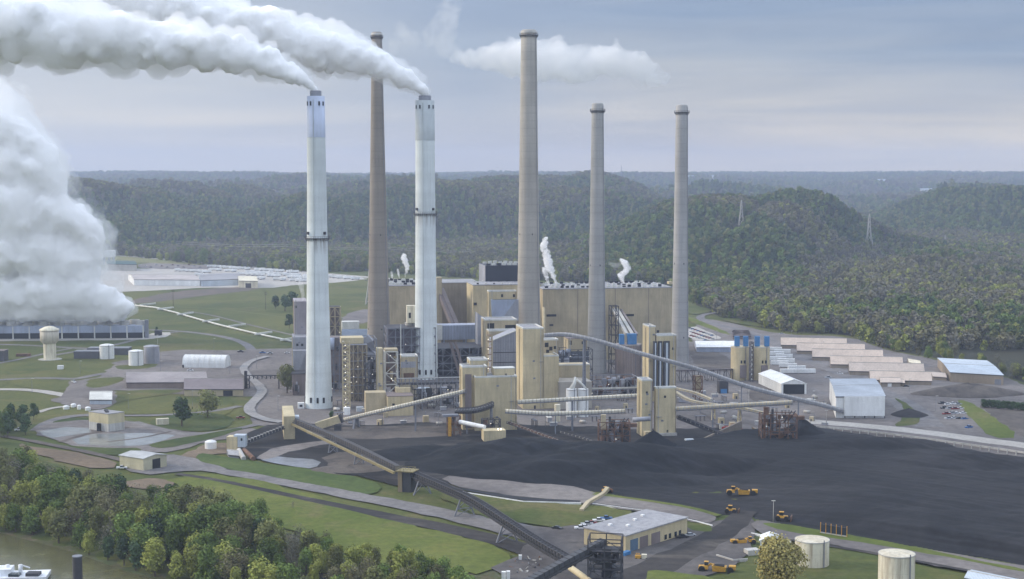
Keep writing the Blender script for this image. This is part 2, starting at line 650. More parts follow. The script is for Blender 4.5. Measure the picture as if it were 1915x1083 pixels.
def hill(x, y):
    px = W0 / 2 + FPX * x / np.maximum(y, 1)
    foot = np.interp(px, FOOTX, FOOTD)
    u = (y - foot) / 950.0
    n1 = fbm(x / 800 + 3, y / 800 + 9, 3)
    rav, rav2 = ravines(x, y)
    n3 = fbm(x / 120 + 61, y / 150 + 39, 2)
    h = (114 + 60 * (n1 - 0.5)) * sstep(u * .9 + 0.8 * (n1 - 0.5) * np.clip(u * 3, 0, 1))
    h = h - 48 * rav * np.clip(u * 2.2, 0, 1) * np.clip(2.6 - u, 0.4, 1) - 70 * rav2 * np.clip(u * 1.3, 0, 1) * np.clip(3.2 - u, .4, 1) + 22 * (n3 - .5) * np.clip(u * 2, 0, 1)
    # dissected plateau behind: side valleys cut between the crests
    n5 = fbm((x + .25 * y) / 900 + 3, y / 1100 + 7, 3)
    val = np.clip(1 - np.abs(2 * n5 - 1) * 2.4, 0, 1)
    h = h - 70 * val * sstep((y - foot - 900) / 900) * np.clip((9000 - y) / 3000, 0.25, 1)
    # side valley running away behind the right-hand spur
    vc = 1660 - np.clip((y - 3400) / 2200, 0, 1) * 110
    v = np.exp(-((px - vc) / 105.0) ** 2) * sstep((y - 2500) / 600) * np.clip((6800 - y) / 2500, 0, 1)
    h = h * (1 - 0.92 * v)
    b = sstep((px - 1330) / 200) * sstep((1760 - px) / 60) * sstep((y - 2950) / 450) * np.clip((4700 - y) / 900, 0, 1)
    h = h * (1 - .72 * b)
    # rounded spur on the right, its lower shoulder, and the hill beyond the valley
    h = np.where(u < 0, 0, h)
    X = lambda p_, d_: (p_ - W0 / 2) / FPX * d_

    def bump_(pc, dc, wx_, wy_, hh):
        return hh * np.exp(-(np.abs((x - X(pc, dc)) / wx_) ** 2.1 + np.abs((y - dc) / wy_) ** 2.1)) * (.86 + .34 * (n3 - .3))
    h = np.maximum(h, bump_(1478, 2720, 190, 420, 118) * (.94 + .16 * (n3 - .5)) - 14 * rav * bump_(1478, 2720, 190, 420, 1))
    h = np.maximum(h, bump_(1345, 2700, 190, 420, 104))
    h = np.maximum(h, bump_(1560, 2450, 130, 260, 58))
    h = np.maximum(h, bump_(1400, 2270, 150, 200, 52))
    h = np.maximum(h, bump_(1850, 3700, 230, 480, 108))
    h = np.maximum(h, bump_(2050, 3500, 300, 500, 112))
    far = np.clip((y - 6500) / 3000, 0, 1)
    h = h * (1 - far) + (122 + 34 * (n1 - 0.5)) * far
    h = h * sstep((y - 1960) / 60)
    dr = np.full(np.shape(x), 1e9)
    for i in range(3):
        a, b = ROADV[i], ROADV[i + 1]
        ex, ey = b.x - a.x, b.y - a.y
        t_ = np.clip(((x - a.x) * ex + (y - a.y) * ey) / (ex * ex + ey * ey), 0, 1)
        dr = np.minimum(dr, np.hypot(x - a.x - t_ * ex, (y - a.y - t_ * ey) * .6))
    h = h * sstep((dr - 14) / 120)
    return np.where(h < 0.6, -1.5, h)


def grid_mesh(name, xs, ys, zf, mat):
    nx, ny = len(xs[0]), len(ys)
    vs = []
    X = np.array(xs)
    Y = np.repeat(np.array(ys)[:, None], nx, 1)
    Z = zf(X, Y)
    V = np.stack([X, Y, Z], -1).reshape(-1, 3)
    idx = np.arange(nx * ny).reshape(ny, nx)
    F = np.stack([idx[:-1, :-1], idx[:-1, 1:], idx[1:, 1:], idx[1:, :-1]], -1).reshape(-1, 4)
    me = bpy.data.meshes.new(name)
    me.vertices.add(len(V))
    me.vertices.foreach_set('co', V.ravel())
    me.loops.add(F.size)
    me.loops.foreach_set('vertex_index', F.ravel())
    me.polygons.add(len(F))
    me.polygons.foreach_set('loop_start', np.arange(0, F.size, 4))
    me.polygons.foreach_set('loop_total', np.full(len(F), 4))
    me.polygons.foreach_set('use_smooth', np.ones(len(F), bool))
    me.update()
    me.validate()
    me.materials.append(mat)
    ob = bpy.data.objects.new(name, me)
    COL.objects.link(ob)
    return ob


ys = [1850 * (12500 / 1850) ** (i / 380) for i in range(381)]
ts = np.linspace(-0.75, 0.75, 520)
hills = grid_mesh('hills', [ts * y for y in ys], ys, hill, M_forest)
hills['kind'] = 'structure'

# flat valley floor out to the foot of the hills, dropped towards the river on the near left
RIV = [(-400, 975), (0, 996), (130, 1030), (230, 1066), (330, 1092), (420, 1112), (640, 1160), (900, 1220)]   # waterline


def bankline(x):
    pts = [G(a, b, -8) for a, b in RIV]
    return np.interp(x, [p.x for p in pts], [p.y for p in pts])


def floor_z(x, y):
    by = bankline(x)
    d = y - by
    z = -8 + 8 * sstep(d / 38.0)
    z = np.where(d < 0, np.maximum(-8 + d * 0.25, -12), z)
    return np.where(y > 2200, np.where(hill(x, y) > 0.5, -3.0, 0.0), z)


gy = np.concatenate([np.arange(330, 760, 6.0), np.arange(760, 2600, 40.0), [3000, 3600]])
gx = np.arange(-1600, 1601, 12.0)
ground = grid_mesh('ground', [gx for _ in gy], gy, floor_z, M_grass)
ground['kind'] = 'structure'
mb = MB()
mb.add([(-2600, -600, -8), (2600, -600, -8), (2600, 900, -8), (-2600, 900, -8)], [(0, 1, 2, 3)])
mb2 = MB()
mb2.add([(-1600, 200, -8), (600, 200, -8), (600, 660, -8), (-1600, 660, -8)], [(0, 1, 2, 3)])
river = mb2.build('river', M_water)
river['kind'] = 'structure'
# river bed and the land under and behind the camera
mb = MB()
mb.add([(-18000, -18000, -13), (18000, -18000, -13), (18000, 18000, -13), (-18000, 18000, -13)], [(0, 1, 2, 3)])
bed = mb.build('land', M_grassd)
bed['kind'] = 'structure'

LAYER = [0.02]


def smooth_poly(pts, rounds=1, closed=True):
    for _ in range(rounds):
        q = []
        n = len(pts)
        for i in range(n if closed else n - 1):
            a, b = pts[i], pts[(i + 1) % n]
            q += [(a[0] * .75 + b[0] * .25, a[1] * .75 + b[1] * .25), (a[0] * .25 + b[0] * .75, a[1] * .25 + b[1] * .75)]
        if not closed:
            q = [pts[0]] + q + [pts[-1]]
        pts = q
    return pts


def sheet(name, pts, mat, wob=1.0, rounds=1, kind='structure', z=None):
    """a ground patch: outline in photo pixels on the ground plane"""
    LAYER[0] += 0.012
    zz = LAYER[0] if z is None else z
    P = [G(a, b) for a, b in smooth_poly(pts, rounds)]
    Q = []
    n = len(P)
    for i in range(n):
        a, b = P[i], P[(i + 1) % n]
        m = max(1, int((b - a).length / 6)) if wob else 1
        for k in range(m):
            p = a.lerp(b, k / m)
            w = wob * 2
            Q.append((p.x + w * (float(vnoise(np.array(p.x / 9), np.array(p.y / 9))) - .5), p.y + w * (float(vnoise(np.array(p.y / 9 + 50), np.array(p.x / 9))) - .5), zz))
    me = bpy.data.meshes.new(name)
    bm = bmesh.new()
    f = bm.faces.new([bm.verts.new(q) for q in Q])
    if f.normal.z < 0 or True:
        bm.normal_update()
        if f.normal.z < 0:
            f.normal_flip()
    bmesh.ops.triangulate(bm, faces=bm.faces[:])
    bm.to_mesh(me)
    bm.free()
    me.materials.append(mat)
    ob = bpy.data.objects.new(name, me)
    COL.objects.link(ob)
    ob['kind'] = kind
    return ob


def strip(name, pts, width, mat, rounds=2, z=None, px=True, kind='structure'):
    """a road or band along a centre line given in photo pixels; width in metres"""
    LAYER[0] += 0.012
    zz = LAYER[0] if z is None else z
    P = [G(a, b) for a, b in smooth_poly(pts, rounds, False)] if px else [Vector(p) for p in pts]
    if isinstance(width, list):
        width = [float(np.interp(i_ / max(1, len(P) - 1), np.linspace(0, 1, len(width)), width)) for i_ in range(len(P))]
    Q_, W_ = [], []
    for i_ in range(len(P) - 1):
        m_ = max(1, int((P[i_ + 1] - P[i_]).length / 5))
        for k_ in range(m_):
            Q_.append(P[i_].lerp(P[i_ + 1], k_ / m_))
            if isinstance(width, list):
                W_.append(width[i_] + (width[i_ + 1] - width[i_]) * k_ / m_)
    P = Q_ + [P[-1]]
    if isinstance(width, list):
        width = W_ + [width[-1]]
    vs, fs = [], []
    for k, p in enumerate(P):
        d = (P[min(k + 1, len(P) - 1)] - P[max(k - 1, 0)])
        d.z = 0
        d.normalize()
        n = Vector((-d.y, d.x, 0))
        w = width[min(k, len(width) - 1)] if isinstance(width, list) else width
        wl, wr = (w * (.5 + .16 * (float(vnoise(np.array(p.x / 7 + o_), np.array(p.y / 7))) - .5)) for o_ in (0, 40))
        vs += [(p.x + n.x * wl, p.y + n.y * wl, zz), (p.x - n.x * wr, p.y - n.y * wr, zz)]
    for k in range(len(P) - 1):
        fs.append((2 * k, 2 * k + 1, 2 * k + 3, 2 * k + 2))
    ob = MB().add(vs, fs).build(name, mat)
    ob['kind'] = kind
    return ob
def shell_mat(name, c, zg, joint):
    """slip-formed shell: pour bands up its height, streaks, and rust runs under the gallery"""
    b = NB(name + '_%d' % int(zg or 0))
    col = b.mix(1.0, c, b.ramp(b.noise(0.03, 5, 0.6, (1, 1, 0.5)), [(0.3, .84), (0.7, 1.14)]), 'MULTIPLY')
    col = b.mix(b.ramp(b.noise(0.8, 4, 0.6, (1, 1, 0.03)), [(0.45, 0.0), (0.8, 0.45)]), col, tuple(v * .6 for v in c))
    wv = b.wave(0.055, 'Z')
    col = b.mix(1.0, col, b.ramp(wv, [(0.0, joint), (0.08, 1.0)]), 'MULTIPLY')
    wv2 = b.noise(0.12, 1, 0.4, (0.001, 0.001, 1))
    col = b.mix(1.0, col, b.ramp(wv2, [(0.35, .94), (0.65, 1.06)]), 'MULTIPLY')
    if zg:
        z = b.n('ShaderNodeSeparateXYZ')
        b.l(b.geo.outputs['Position'], z.inputs[0])
        mr = b.n('ShaderNodeMapRange')
        mr.inputs[1].default_value = zg - 11
        mr.inputs[2].default_value = zg - 0.5
        b.l(z.outputs[2], mr.inputs[0])
        gt = b.n('ShaderNodeMath', operation='LESS_THAN')
        b.l(z.outputs[2], gt.inputs[0])
        gt.inputs[1].default_value = zg
        m1 = b.n('ShaderNodeMath', operation='MULTIPLY')
        b.l(mr.outputs[0], m1.inputs[0])
        b.l(gt.outputs[0], m1.inputs[1])
        m2 = b.n('ShaderNodeMath', operation='MULTIPLY')
        b.l(m1.outputs[0], m2.inputs[0])
        b.l(b.ramp(b.noise(0.9, 2, 0.5, (1, 1, 0.01), off=(5, 5, 5)), [(0.45, 0), (0.6, .8)]), m2.inputs[1])
        col = b.mix(m2.outputs[0], col, (0.20, 0.17, 0.15))
    return b.out(col, .85, 0, .2)


# ------------------------------------------------------------------ chimneys
def slots(t, c, r, z, hh, ww, angs):
    for a in angs:
        a = math.radians(a)
        p = (c[0] + math.cos(a) * r, c[1] + math.sin(a) * r, z)
        part(MB().box(p, 0.8, ww, hh, a), 'opening', M_void, t)


def chimney(bx, by, topy, wbase, wtop, label, mat, style):
    c = G(bx, by)
    mpp = c.y / FPX
    z = TOP(c, topy)
    rb, rt = wbase * mpp / 2, wtop * mpp / 2
    t = thing('chimney', c, label, 'chimney', 'tall power station chimneys')
    prof = []
    for k in range(13):
        u = k / 12
        flare = (1 - u) ** 4 * rb * 0.10
        prof.append((c.x, c.y, z * u, rb * 0.93 + (rt - rb * 0.93) * u ** 0.9 + flare))
    rad = lambda zz_: float(np.interp(zz_, [p[2] for p in prof], [p[3] for p in prof]))
    return c, z, t, prof, rad


def gallery(t, c, rad, z, out=1.3, name='gallery', mat=None):
    mb = MB()
    r = rad(z)
    mb.ring([(c[0], c[1], z, r), (c[0], c[1], z, r + out), (c[0], c[1], z + .35, r + out), (c[0], c[1], z + .35, r)], 32, cap=False)
    for k in range(32):
        a = 2 * math.pi * k / 32
        x, y = c[0] + (r + out - .1) * math.cos(a), c[1] + (r + out - .1) * math.sin(a)
        a2 = 2 * math.pi * (k + 1) / 32
        x2, y2 = c[0] + (r + out - .1) * math.cos(a2), c[1] + (r + out - .1) * math.sin(a2)
        mb.beam((x, y, z), (x, y, z + 1.5), 0.06)
        mb.beam((x, y, z + 1.5), (x2, y2, z + 1.5), 0.06)
        mb.beam((x, y, z), (c[0] + (r + .01) * math.cos(a), c[1] + (r + .01) * math.sin(a), z - 1.6), 0.08)
    return part(mb, name, mat or M_dark, t)


def white_chimney(bx, by, topy, wb, wt, gy_, bandy, label, coat):
    c, z, t, prof, rad = chimney(bx, by, topy, wb, wt, label, M_stackw, 0)
    zb = TOP(c, bandy)
    shell = [p for p in prof if p[2] < zb - 1] + [(c.x, c.y, zb, rad(zb))]
    part(MB().ring(shell, 48, cap=False), 'shell', shell_mat('white_shell', (0.70, 0.755, 0.76), TOP(c, gy_), .96), t, True)
    r = rad(z)
    part(MB().ring([(c.x, c.y, zb, rad(zb) + .12), (c.x, c.y, z, r + .12), (c.x, c.y, z, r - 1.0), (c.x, c.y, z - 3, r - 1.0)], 48, cap=False), 'top_shell', coat, t, True, label='differently coloured upper section')
    zl = z + 3.4
    lr = r * 0.66
    part(MB().ring([(c.x, c.y, z - 3, lr), (c.x, c.y, zl, lr), (c.x, c.y, zl, lr - .5), (c.x, c.y, z - 2, lr - .5)], 32, cap=False), 'flue_liner', M_steel, t, True)
    part(MB().cyl((c.x, c.y, z - 3), r - 1.0, 1.0, 32), 'top_slab', M_concp, t)
    slots(t, c, rad(z - 4) + .0, z - 6.0, 2.6, 1.1, (-150, -118, -62, -30, 30, 62, 118, 150))
    slots(t, c, rad(5) + .0, 4, 3.4, 1.3, (-170, -118, -88, -62, -12, 40, 100))
    zg = TOP(c, gy_)
    gallery(t, c, rad, zg, 1.4)
    for a in (-140, -40, 50, 130):
        a = math.radians(a)
        rr = rad(zg) + .5
        part(MB().box((c.x + rr * math.cos(a), c.y + rr * math.sin(a), zg + 2.6), 1.3, 1.3, 1.8, a), 'aviation_beacon', M_dark, t)
    mb = MB()
    a = math.radians(-100)
    pts = [(c.x + (rad(q) + .35) * math.cos(a), c.y + (rad(q) + .35) * math.sin(a), q) for q in (3, z * .3, z * .6, z - 2)]
    mb.tube(pts, 0.22, 4)
    part(mb, 'ladder', M_stackg2, t)
    return t, c, z, zl


def concrete_chimney(bx, by, topy, wb, wt, ring_y, label, mat, wid, mat_c=(0.42, 0.395, 0.35)):
    c, z, t, prof, rad = chimney(bx, by, topy, wb, wt, label, mat, 1)
    mat = shell_mat(mat.name + '_banded', mat_c, None, .90)
    part(MB().ring(prof[:-1] + [(c.x, c.y, z - 1.2, rad(z)), (c.x, c.y, z, rad(z) * .86), (c.x, c.y, z, rad(z) * .6), (c.x, c.y, z - 6, rad(z) * .6)], 48, cap=False), 'shell', mat, t, True)
    part(MB().cyl((c.x, c.y, z - 5.5), rad(z) * .62, .5, 24), 'flue', M_void, t)
    zr = TOP(c, ring_y)
    gallery(t, c, rad, zr, wid)
    if ring_y - topy < 14:
        part(MB().ring([(c.x, c.y, zr + 1.6, rad(z) + .35), (c.x, c.y, z - .8, rad(z) + .35), (c.x, c.y, z - .8, rad(z) - .2), (c.x, c.y, zr + 1.6, rad(z) - .2)], 40, cap=False), 'rim_band', M_concp, t, True)
    for fz in (0.12, 0.4):
        slots(t, c, rad(z * fz) - .3, z * fz, 1.2, 0.7, (-150, -70, 20))
    mb = MB()
    a = math.radians(-35)
    pts = [(c.x + (rad(q) + .3) * math.cos(a), c.y + (rad(q) + .3) * math.sin(a), q) for q in (3, z * .3, z * .6, z - 2)]
    mb.tube(pts, 0.2, 4)
    part(mb, 'ladder', M_steel, t)
    return t, c, z


ST1 = white_chimney(596.5, 762, 180, 50, 32, 446, 257, 'white steaming chimney furthest left, bluish patch at its top and lower dark gallery', M_stackb)
ST2 = white_chimney(797, 708, 188, 44, 35, 400, 263, 'white chimney in the middle with steam, grey upper quarter and a high dark gallery', M_stackg2)
ST3 = concrete_chimney(709, 690, 60, 47, 19, 70, 'brown chimney standing behind the steam between the two white chimneys', M_concb, 0.9, (0.29, 0.26, 0.225))
ST5 = concrete_chimney(988.5, 690, 56, 48, 29, 67, 'tallest tan concrete chimney behind the tall tan transfer tower', M_conc, 1.2)
ST4 = concrete_chimney(1115.5, 697, 193, 37, 22, 208, 'shorter grey concrete chimney just left of the brown silo', M_concp, 1.3, (0.38, 0.375, 0.36))
ST6 = concrete_chimney(1271, 690, 196, 34, 22, 211, 'rightmost grey concrete chimney beyond the boiler house end', M_concp, 1.3, (0.40, 0.395, 0.385))

# ------------------------------------------------------------------ steam


def steam_material(name, dens, color=(1, 1, 1), aniso=0.0):
    m = bpy.data.materials.new(name)
    m.use_nodes = True
    t = m.node_tree
    t.nodes.clear()
    o = t.nodes.new('ShaderNodeOutputMaterial')
    v = t.nodes.new('ShaderNodeVolumePrincipled')
    v.inputs['Color'].default_value = (*color, 1)
    v.inputs['Density'].default_value = dens
    v.inputs['Anisotropy'].default_value = aniso
    t.links.new(v.outputs[0], o.inputs['Volume'])
    return m


def wisp_material(name, dens, scale, lo, hi):
    m = steam_material(name, dens)
    t = m.node_tree
    v = [n for n in t.nodes if n.type == 'PRINCIPLED_VOLUME'][0]
    g = t.nodes.new('ShaderNodeTexCoord')
    nz = t.nodes.new('ShaderNodeTexNoise')
    nz.inputs['Scale'].default_value = scale
    nz.inputs['Detail'].default_value = 5
    nz.inputs['Roughness'].default_value = .62
    nz.inputs['Distortion'].default_value = .6
    mr = t.nodes.new('ShaderNodeMapRange')
    mr.inputs[1].default_value, mr.inputs[2].default_value = lo, hi
    mr.inputs[3].default_value, mr.inputs[4].default_value = 0, dens
    t.links.new(g.outputs['Object'], nz.inputs['Vector'])
    t.links.new(nz.outputs['Fac'], mr.inputs[0])
    t.links.new(mr.outputs[0], v.inputs['Density'])
    return m


def steam_core(name):  # opaque white body added inside the vapour to bounce light and brighten it
    b = NB(name)
    b.b.inputs['Subsurface Weight'].default_value = 1.0
    b.b.inputs['Subsurface Radius'].default_value = (1.0, 1.0, 1.0)
    b.b.inputs['Subsurface Scale'].default_value = 7.0
    return b.out((0.99, 0.99, 0.995), 1.0, 0, 0.0)


_b = bmesh.new()
bmesh.ops.create_icosphere(_b, subdivisions=2, radius=1)
_b.verts.ensure_lookup_table()
ICO_V = np.array([tuple(v.co) for v in _b.verts])
ICO_F = np.array([[v.index for v in f.verts] for f in _b.faces])
_b.free()


def plume(path, Y, label, voxel, mat, dens_rnd=1.0, seed=1, yspread=0.9, puff=8, disp=(0.20, 0.12), lump=0.5, name='steam_plume', keep=True, shell=None):
    """path: (px, py, radius px); lumps of steam merged into one billowing surface at depth Y"""
    R = random.Random(seed)
    mpp = Y / FPX
    PV, PF = [], []

    def ball(c, r):
        o_ = len(PV) * 42
        PV.append(ICO_V * r + np.array(c))
        PF.append(ICO_F + o_)
    # resample
    L_ = []
    for i in range(len(path) - 1):
        a, b = path[i], path[i + 1]
        d = math.hypot(b[0] - a[0], b[1] - a[1])
        st = max(1, int(d / (0.35 * (a[2] + b[2]) / 2 + 1)))
        for k in range(st):
            u = k / st
            L_.append(tuple(a[j] * (1 - u) + b[j] * u for j in range(3)))
    L_.append(path[-1][:3])
    rmax = max(p[2] for p in path) * mpp
    for (x, y, r) in L_:
        c = AT(x, y, Y)
        rr = r * mpp
        ball(c, rr * 0.72)
        for _ in range(puff):
            th = R.uniform(0, 2 * math.pi)
            ph = math.acos(R.uniform(-1, 1))
            dv = Vector((math.sin(ph) * math.cos(th), math.sin(ph) * math.sin(th) * yspread, math.cos(ph)))
            q = R.choice((.2, .26, .32, .38, .46)) * lump / 0.5
            ball(c + dv * rr * (1 - q) * R.uniform(0.85, 1.08), rr * q)
    me = bpy.data.meshes.new(name)
    me.from_pydata(np.concatenate(PV).tolist(), [], np.concatenate(PF).tolist())
    me.update()
    me.materials.append(mat)
    ob = bpy.data.objects.new(name, me)
    COL.objects.link(ob)
    rm = ob.modifiers.new('merge', 'REMESH')
    rm.mode = 'VOXEL'
    rm.voxel_size = voxel
    rm.use_smooth_shade = True
    for i, (sz, stg) in enumerate(((rmax * 0.5, disp[0]), (rmax * 0.2, disp[1]), (rmax * .08, disp[1] * .3))):
        tx = bpy.data.textures.new('puff', 'CLOUDS')
        tx.noise_scale = sz
        tx.noise_depth = 2 if i == 0 else 3
        dm = ob.modifiers.new('billow', 'DISPLACE')
        dm.texture = tx
        dm.texture_coords = 'GLOBAL'
        dm.strength = rmax * stg
        dm.mid_level = 0.5
    return ob
# ------------------------------------------------------------------ trees
LEAF = {
    'green': mat_leaf('leaf_green', (0.119, 0.169, 0.044)),
    'yellow': mat_leaf('leaf_yellow_green', (0.244, 0.265, 0.066)),
    'olive': mat_leaf('leaf_olive', (0.167, 0.177, 0.066)),
    'brown': mat_leaf('leaf_bud_brown', (0.178, 0.168, 0.088)),
    'grey': mat_leaf('bare_twig_grey', (0.167, 0.160, 0.116)),
    'dark': mat_leaf('leaf_dark', (0.063, 0.101, 0.046)),
    'tan': mat_leaf('leaf_tan_green', (0.27, 0.235, 0.085)),
}


def crown_mesh(name, mat, seed, H=14.0, W=10.0, n=420, leaf=0.9, conic=0.0, low=0.28, lobes=9, open_=0.0):
    """leaf clumps filling several uneven lobes"""
    R = random.Random(seed)
    vs, fs = [], []
    LB = []
    for k in range(lobes):
        u = R.uniform(low + .12, .86)
        wr = (1 - conic * (u - low) / (1 - low)) * (0.85 if u < .75 else .6)
        a = R.uniform(0, 6.283)
        d = R.uniform(.15, .62) * wr * W / 2
        LB.append((d * math.cos(a), d * math.sin(a), u * H, W / 2 * R.uniform(.22, .56) * (1 - conic * .5)))
    LB.append((0, 0, H * .82, W * .24))
    LB.append((0, 0, H * .55, W * .33))
    for k in range(n):
        lx, ly, lz, lr = LB[R.randrange(len(LB))]
        while True:
            p = Vector((R.uniform(-1, 1), R.uniform(-1, 1), R.uniform(-1, 1)))
            if .25 < p.length < 1:
                break
        p = p.normalized() * (p.length ** .4) * (R.uniform(1.0, 1.4) if R.random() < .18 else 1.0)
        q = Vector((lx + p.x * lr, ly + p.y * lr, lz + p.z * lr * 1.05))
        q.z = max(q.z, H * low * R.uniform(.8, 1.3))
        nrm = (p + Vector((R.gauss(0, .55), R.gauss(0, .55), R.gauss(.25, .5)))).normalized()
        t1 = nrm.orthogonal().normalized()
        t1.rotate(Matrix.Rotation(R.uniform(0, 6.28), 3, nrm))
        t2 = nrm.cross(t1)
        s = leaf * R.uniform(.55, 1.35)
        o = len(vs)
        m = 5
        for i in range(m):
            a = 6.283 * i / m
            e = s * R.uniform(.55, 1.0)
            vs.append(tuple(q + t1 * e * math.cos(a) + t2 * e * math.sin(a) + nrm * R.uniform(-.15, .25) * s))
        fs.append(tuple(range(o, o + m)))
    me = bpy.data.meshes.new(name)
    me.from_pydata(vs, [], fs)
    me.update()
    me.materials.append(mat)
    return me


def trunk_mesh(name, seed, H=14.0, W=10.0, low=.28, limbs=7, bare=False, mat=None):
    R = random.Random(seed)
    mb = MB()
    th = H * .8
    r0 = H * .022
    pts = [(0, 0, -.5), (0, 0, H * .2), (R.uniform(-.3, .3), R.uniform(-.3, .3), H * .5), (R.uniform(-.5, .5), R.uniform(-.5, .5), th)]
    mb.tube(pts, [r0 * 1.3, r0, r0 * .65, r0 * .15], 6)
    for k in range(limbs):
        u = R.uniform(low * .8, .7)
        a = R.uniform(0, 6.283)
        l = W / 2 * R.uniform(.55, .95) * (1.15 - u * .6)
        z0 = H * u
        p0 = Vector((0, 0, z0))
        p1 = p0 + Vector((math.cos(a) * l * .5, math.sin(a) * l * .5, l * .45))
        p2 = p0 + Vector((math.cos(a) * l, math.sin(a) * l, l * 1.1))
        mb.tube([p0, p1, p2], [r0 * .45, r0 * .3, r0 * .08], 4)
        if bare:
            for _ in range(6):
                q = p0.lerp(p2, R.uniform(.3, .95))
                b = R.uniform(0, 6.283)
                e = q + Vector((math.cos(b), math.sin(b), R.uniform(.4, 1.4))) * l * R.uniform(.2, .4)
                mb.tube([q, e], [r0 * .14, r0 * .03], 3)
    me = bpy.data.meshes.new(name)
    me.from_pydata([tuple(v) for v in mb.v], [], mb.f)
    me.update()
    me.materials.append(mat or M_bark)
    return me


# low-detail kinds for the far woods (one object, instanced by geometry nodes)
far_objs = []
for i, (k, hh, ww, cn) in enumerate([('green', 15, 11, 0), ('olive', 14, 11, 0), ('brown', 14, 11, 0), ('grey', 15, 11, 0), ('yellow', 13, 10, 0), ('dark', 15, 9, .4), ('olive', 17, 11, .2), ('grey', 13, 12, 0)]):
    me = crown_mesh('far_crown', LEAF[k], 50 + i, hh, ww, 260, 1.1, cn, .10, 8)
    far_objs.append(bpy.data.objects.new('far_crown_%d' % i, me))


def wood(name, pts, kinds, scl, label):
    me = bpy.data.meshes.new(name)
    me.vertices.add(len(pts))
    me.vertices.foreach_set('co', np.asarray(pts, dtype=np.float32).ravel())
    a = me.attributes.new('kind', 'INT', 'POINT')
    a.data.foreach_set('value', np.asarray(kinds, dtype=np.int32))
    a = me.attributes.new('scl', 'FLOAT', 'POINT')
    a.data.foreach_set('value', np.asarray(scl, dtype=np.float32))
    rot = np.random.RandomState(3).rand(len(pts)) * 6.283
    a = me.attributes.new('rot', 'FLOAT', 'POINT')
    a.data.foreach_set('value', rot.astype(np.float32))
    ob = bpy.data.objects.new(name, me)
    COL.objects.link(ob)
    ng = bpy.data.node_groups.new('scatter', 'GeometryNodeTree')
    ng.interface.new_socket('Geometry', in_out='INPUT', socket_type='NodeSocketGeometry')
    ng.interface.new_socket('Geometry', in_out='OUTPUT', socket_type='NodeSocketGeometry')
    n = ng.nodes.new
    gi, go = n('NodeGroupInput'), n('NodeGroupOutput')
    jn = n('GeometryNodeJoinGeometry')
    for fo in reversed(far_objs):
        oi = n('GeometryNodeObjectInfo')
        oi.inputs['Object'].default_value = fo
        oi.inputs['As Instance'].default_value = True
        ng.links.new(oi.outputs['Geometry'], jn.inputs[0])
    ip = n('GeometryNodeInstanceOnPoints')
    ip.inputs['Pick Instance'].default_value = True

    def attr(nm, ty):
        x = n('GeometryNodeInputNamedAttribute')
        x.data_type = ty
        x.inputs['Name'].default_value = nm
        return x.outputs['Attribute']
    ng.links.new(gi.outputs[0], ip.inputs['Points'])
    ng.links.new(jn.outputs[0], ip.inputs['Instance'])
    ng.links.new(attr('kind', 'INT'), ip.inputs['Instance Index'])
    cb = n('ShaderNodeCombineXYZ')
    ng.links.new(attr('rot', 'FLOAT'), cb.inputs[2])
    ng.links.new(cb.outputs[0], ip.inputs['Rotation'])
    sc = attr('scl', 'FLOAT')
    ng.links.new(sc, ip.inputs['Scale'])
    ng.links.new(ip.outputs[0], go.inputs[0])
    md = ob.modifiers.new('scatter', 'NODES')
    md.node_group = ng
    return tag(ob, label, 'woodland', kind='stuff')


# woodland edge in photo pixels: ground above this line (farther away) is wooded
EDX = [-900, 0, 130, 215, 300, 340, 430, 560, 690, 820, 1000, 1255, 1290, 1330, 1345, 1400, 1460, 1585, 1640, 1700, 1760, 1830, 1880, 1930, 2100, 2900]
EDY = [490, 490, 486, 478, 486, 492, 499, 508, 508, 518, 525, 535, 565, 580, 594, 604, 622, 626, 648, 664, 674, 684, 706, 722, 745, 800]


def pxof(x, y, z=0.0):
    yc = y * CP - (z - CAMZ) * SP
    vy = y * SP + (z - CAMZ) * CP
    return W0 / 2 + FPX * x / yc, H0 / 2 - FPX * vy / yc


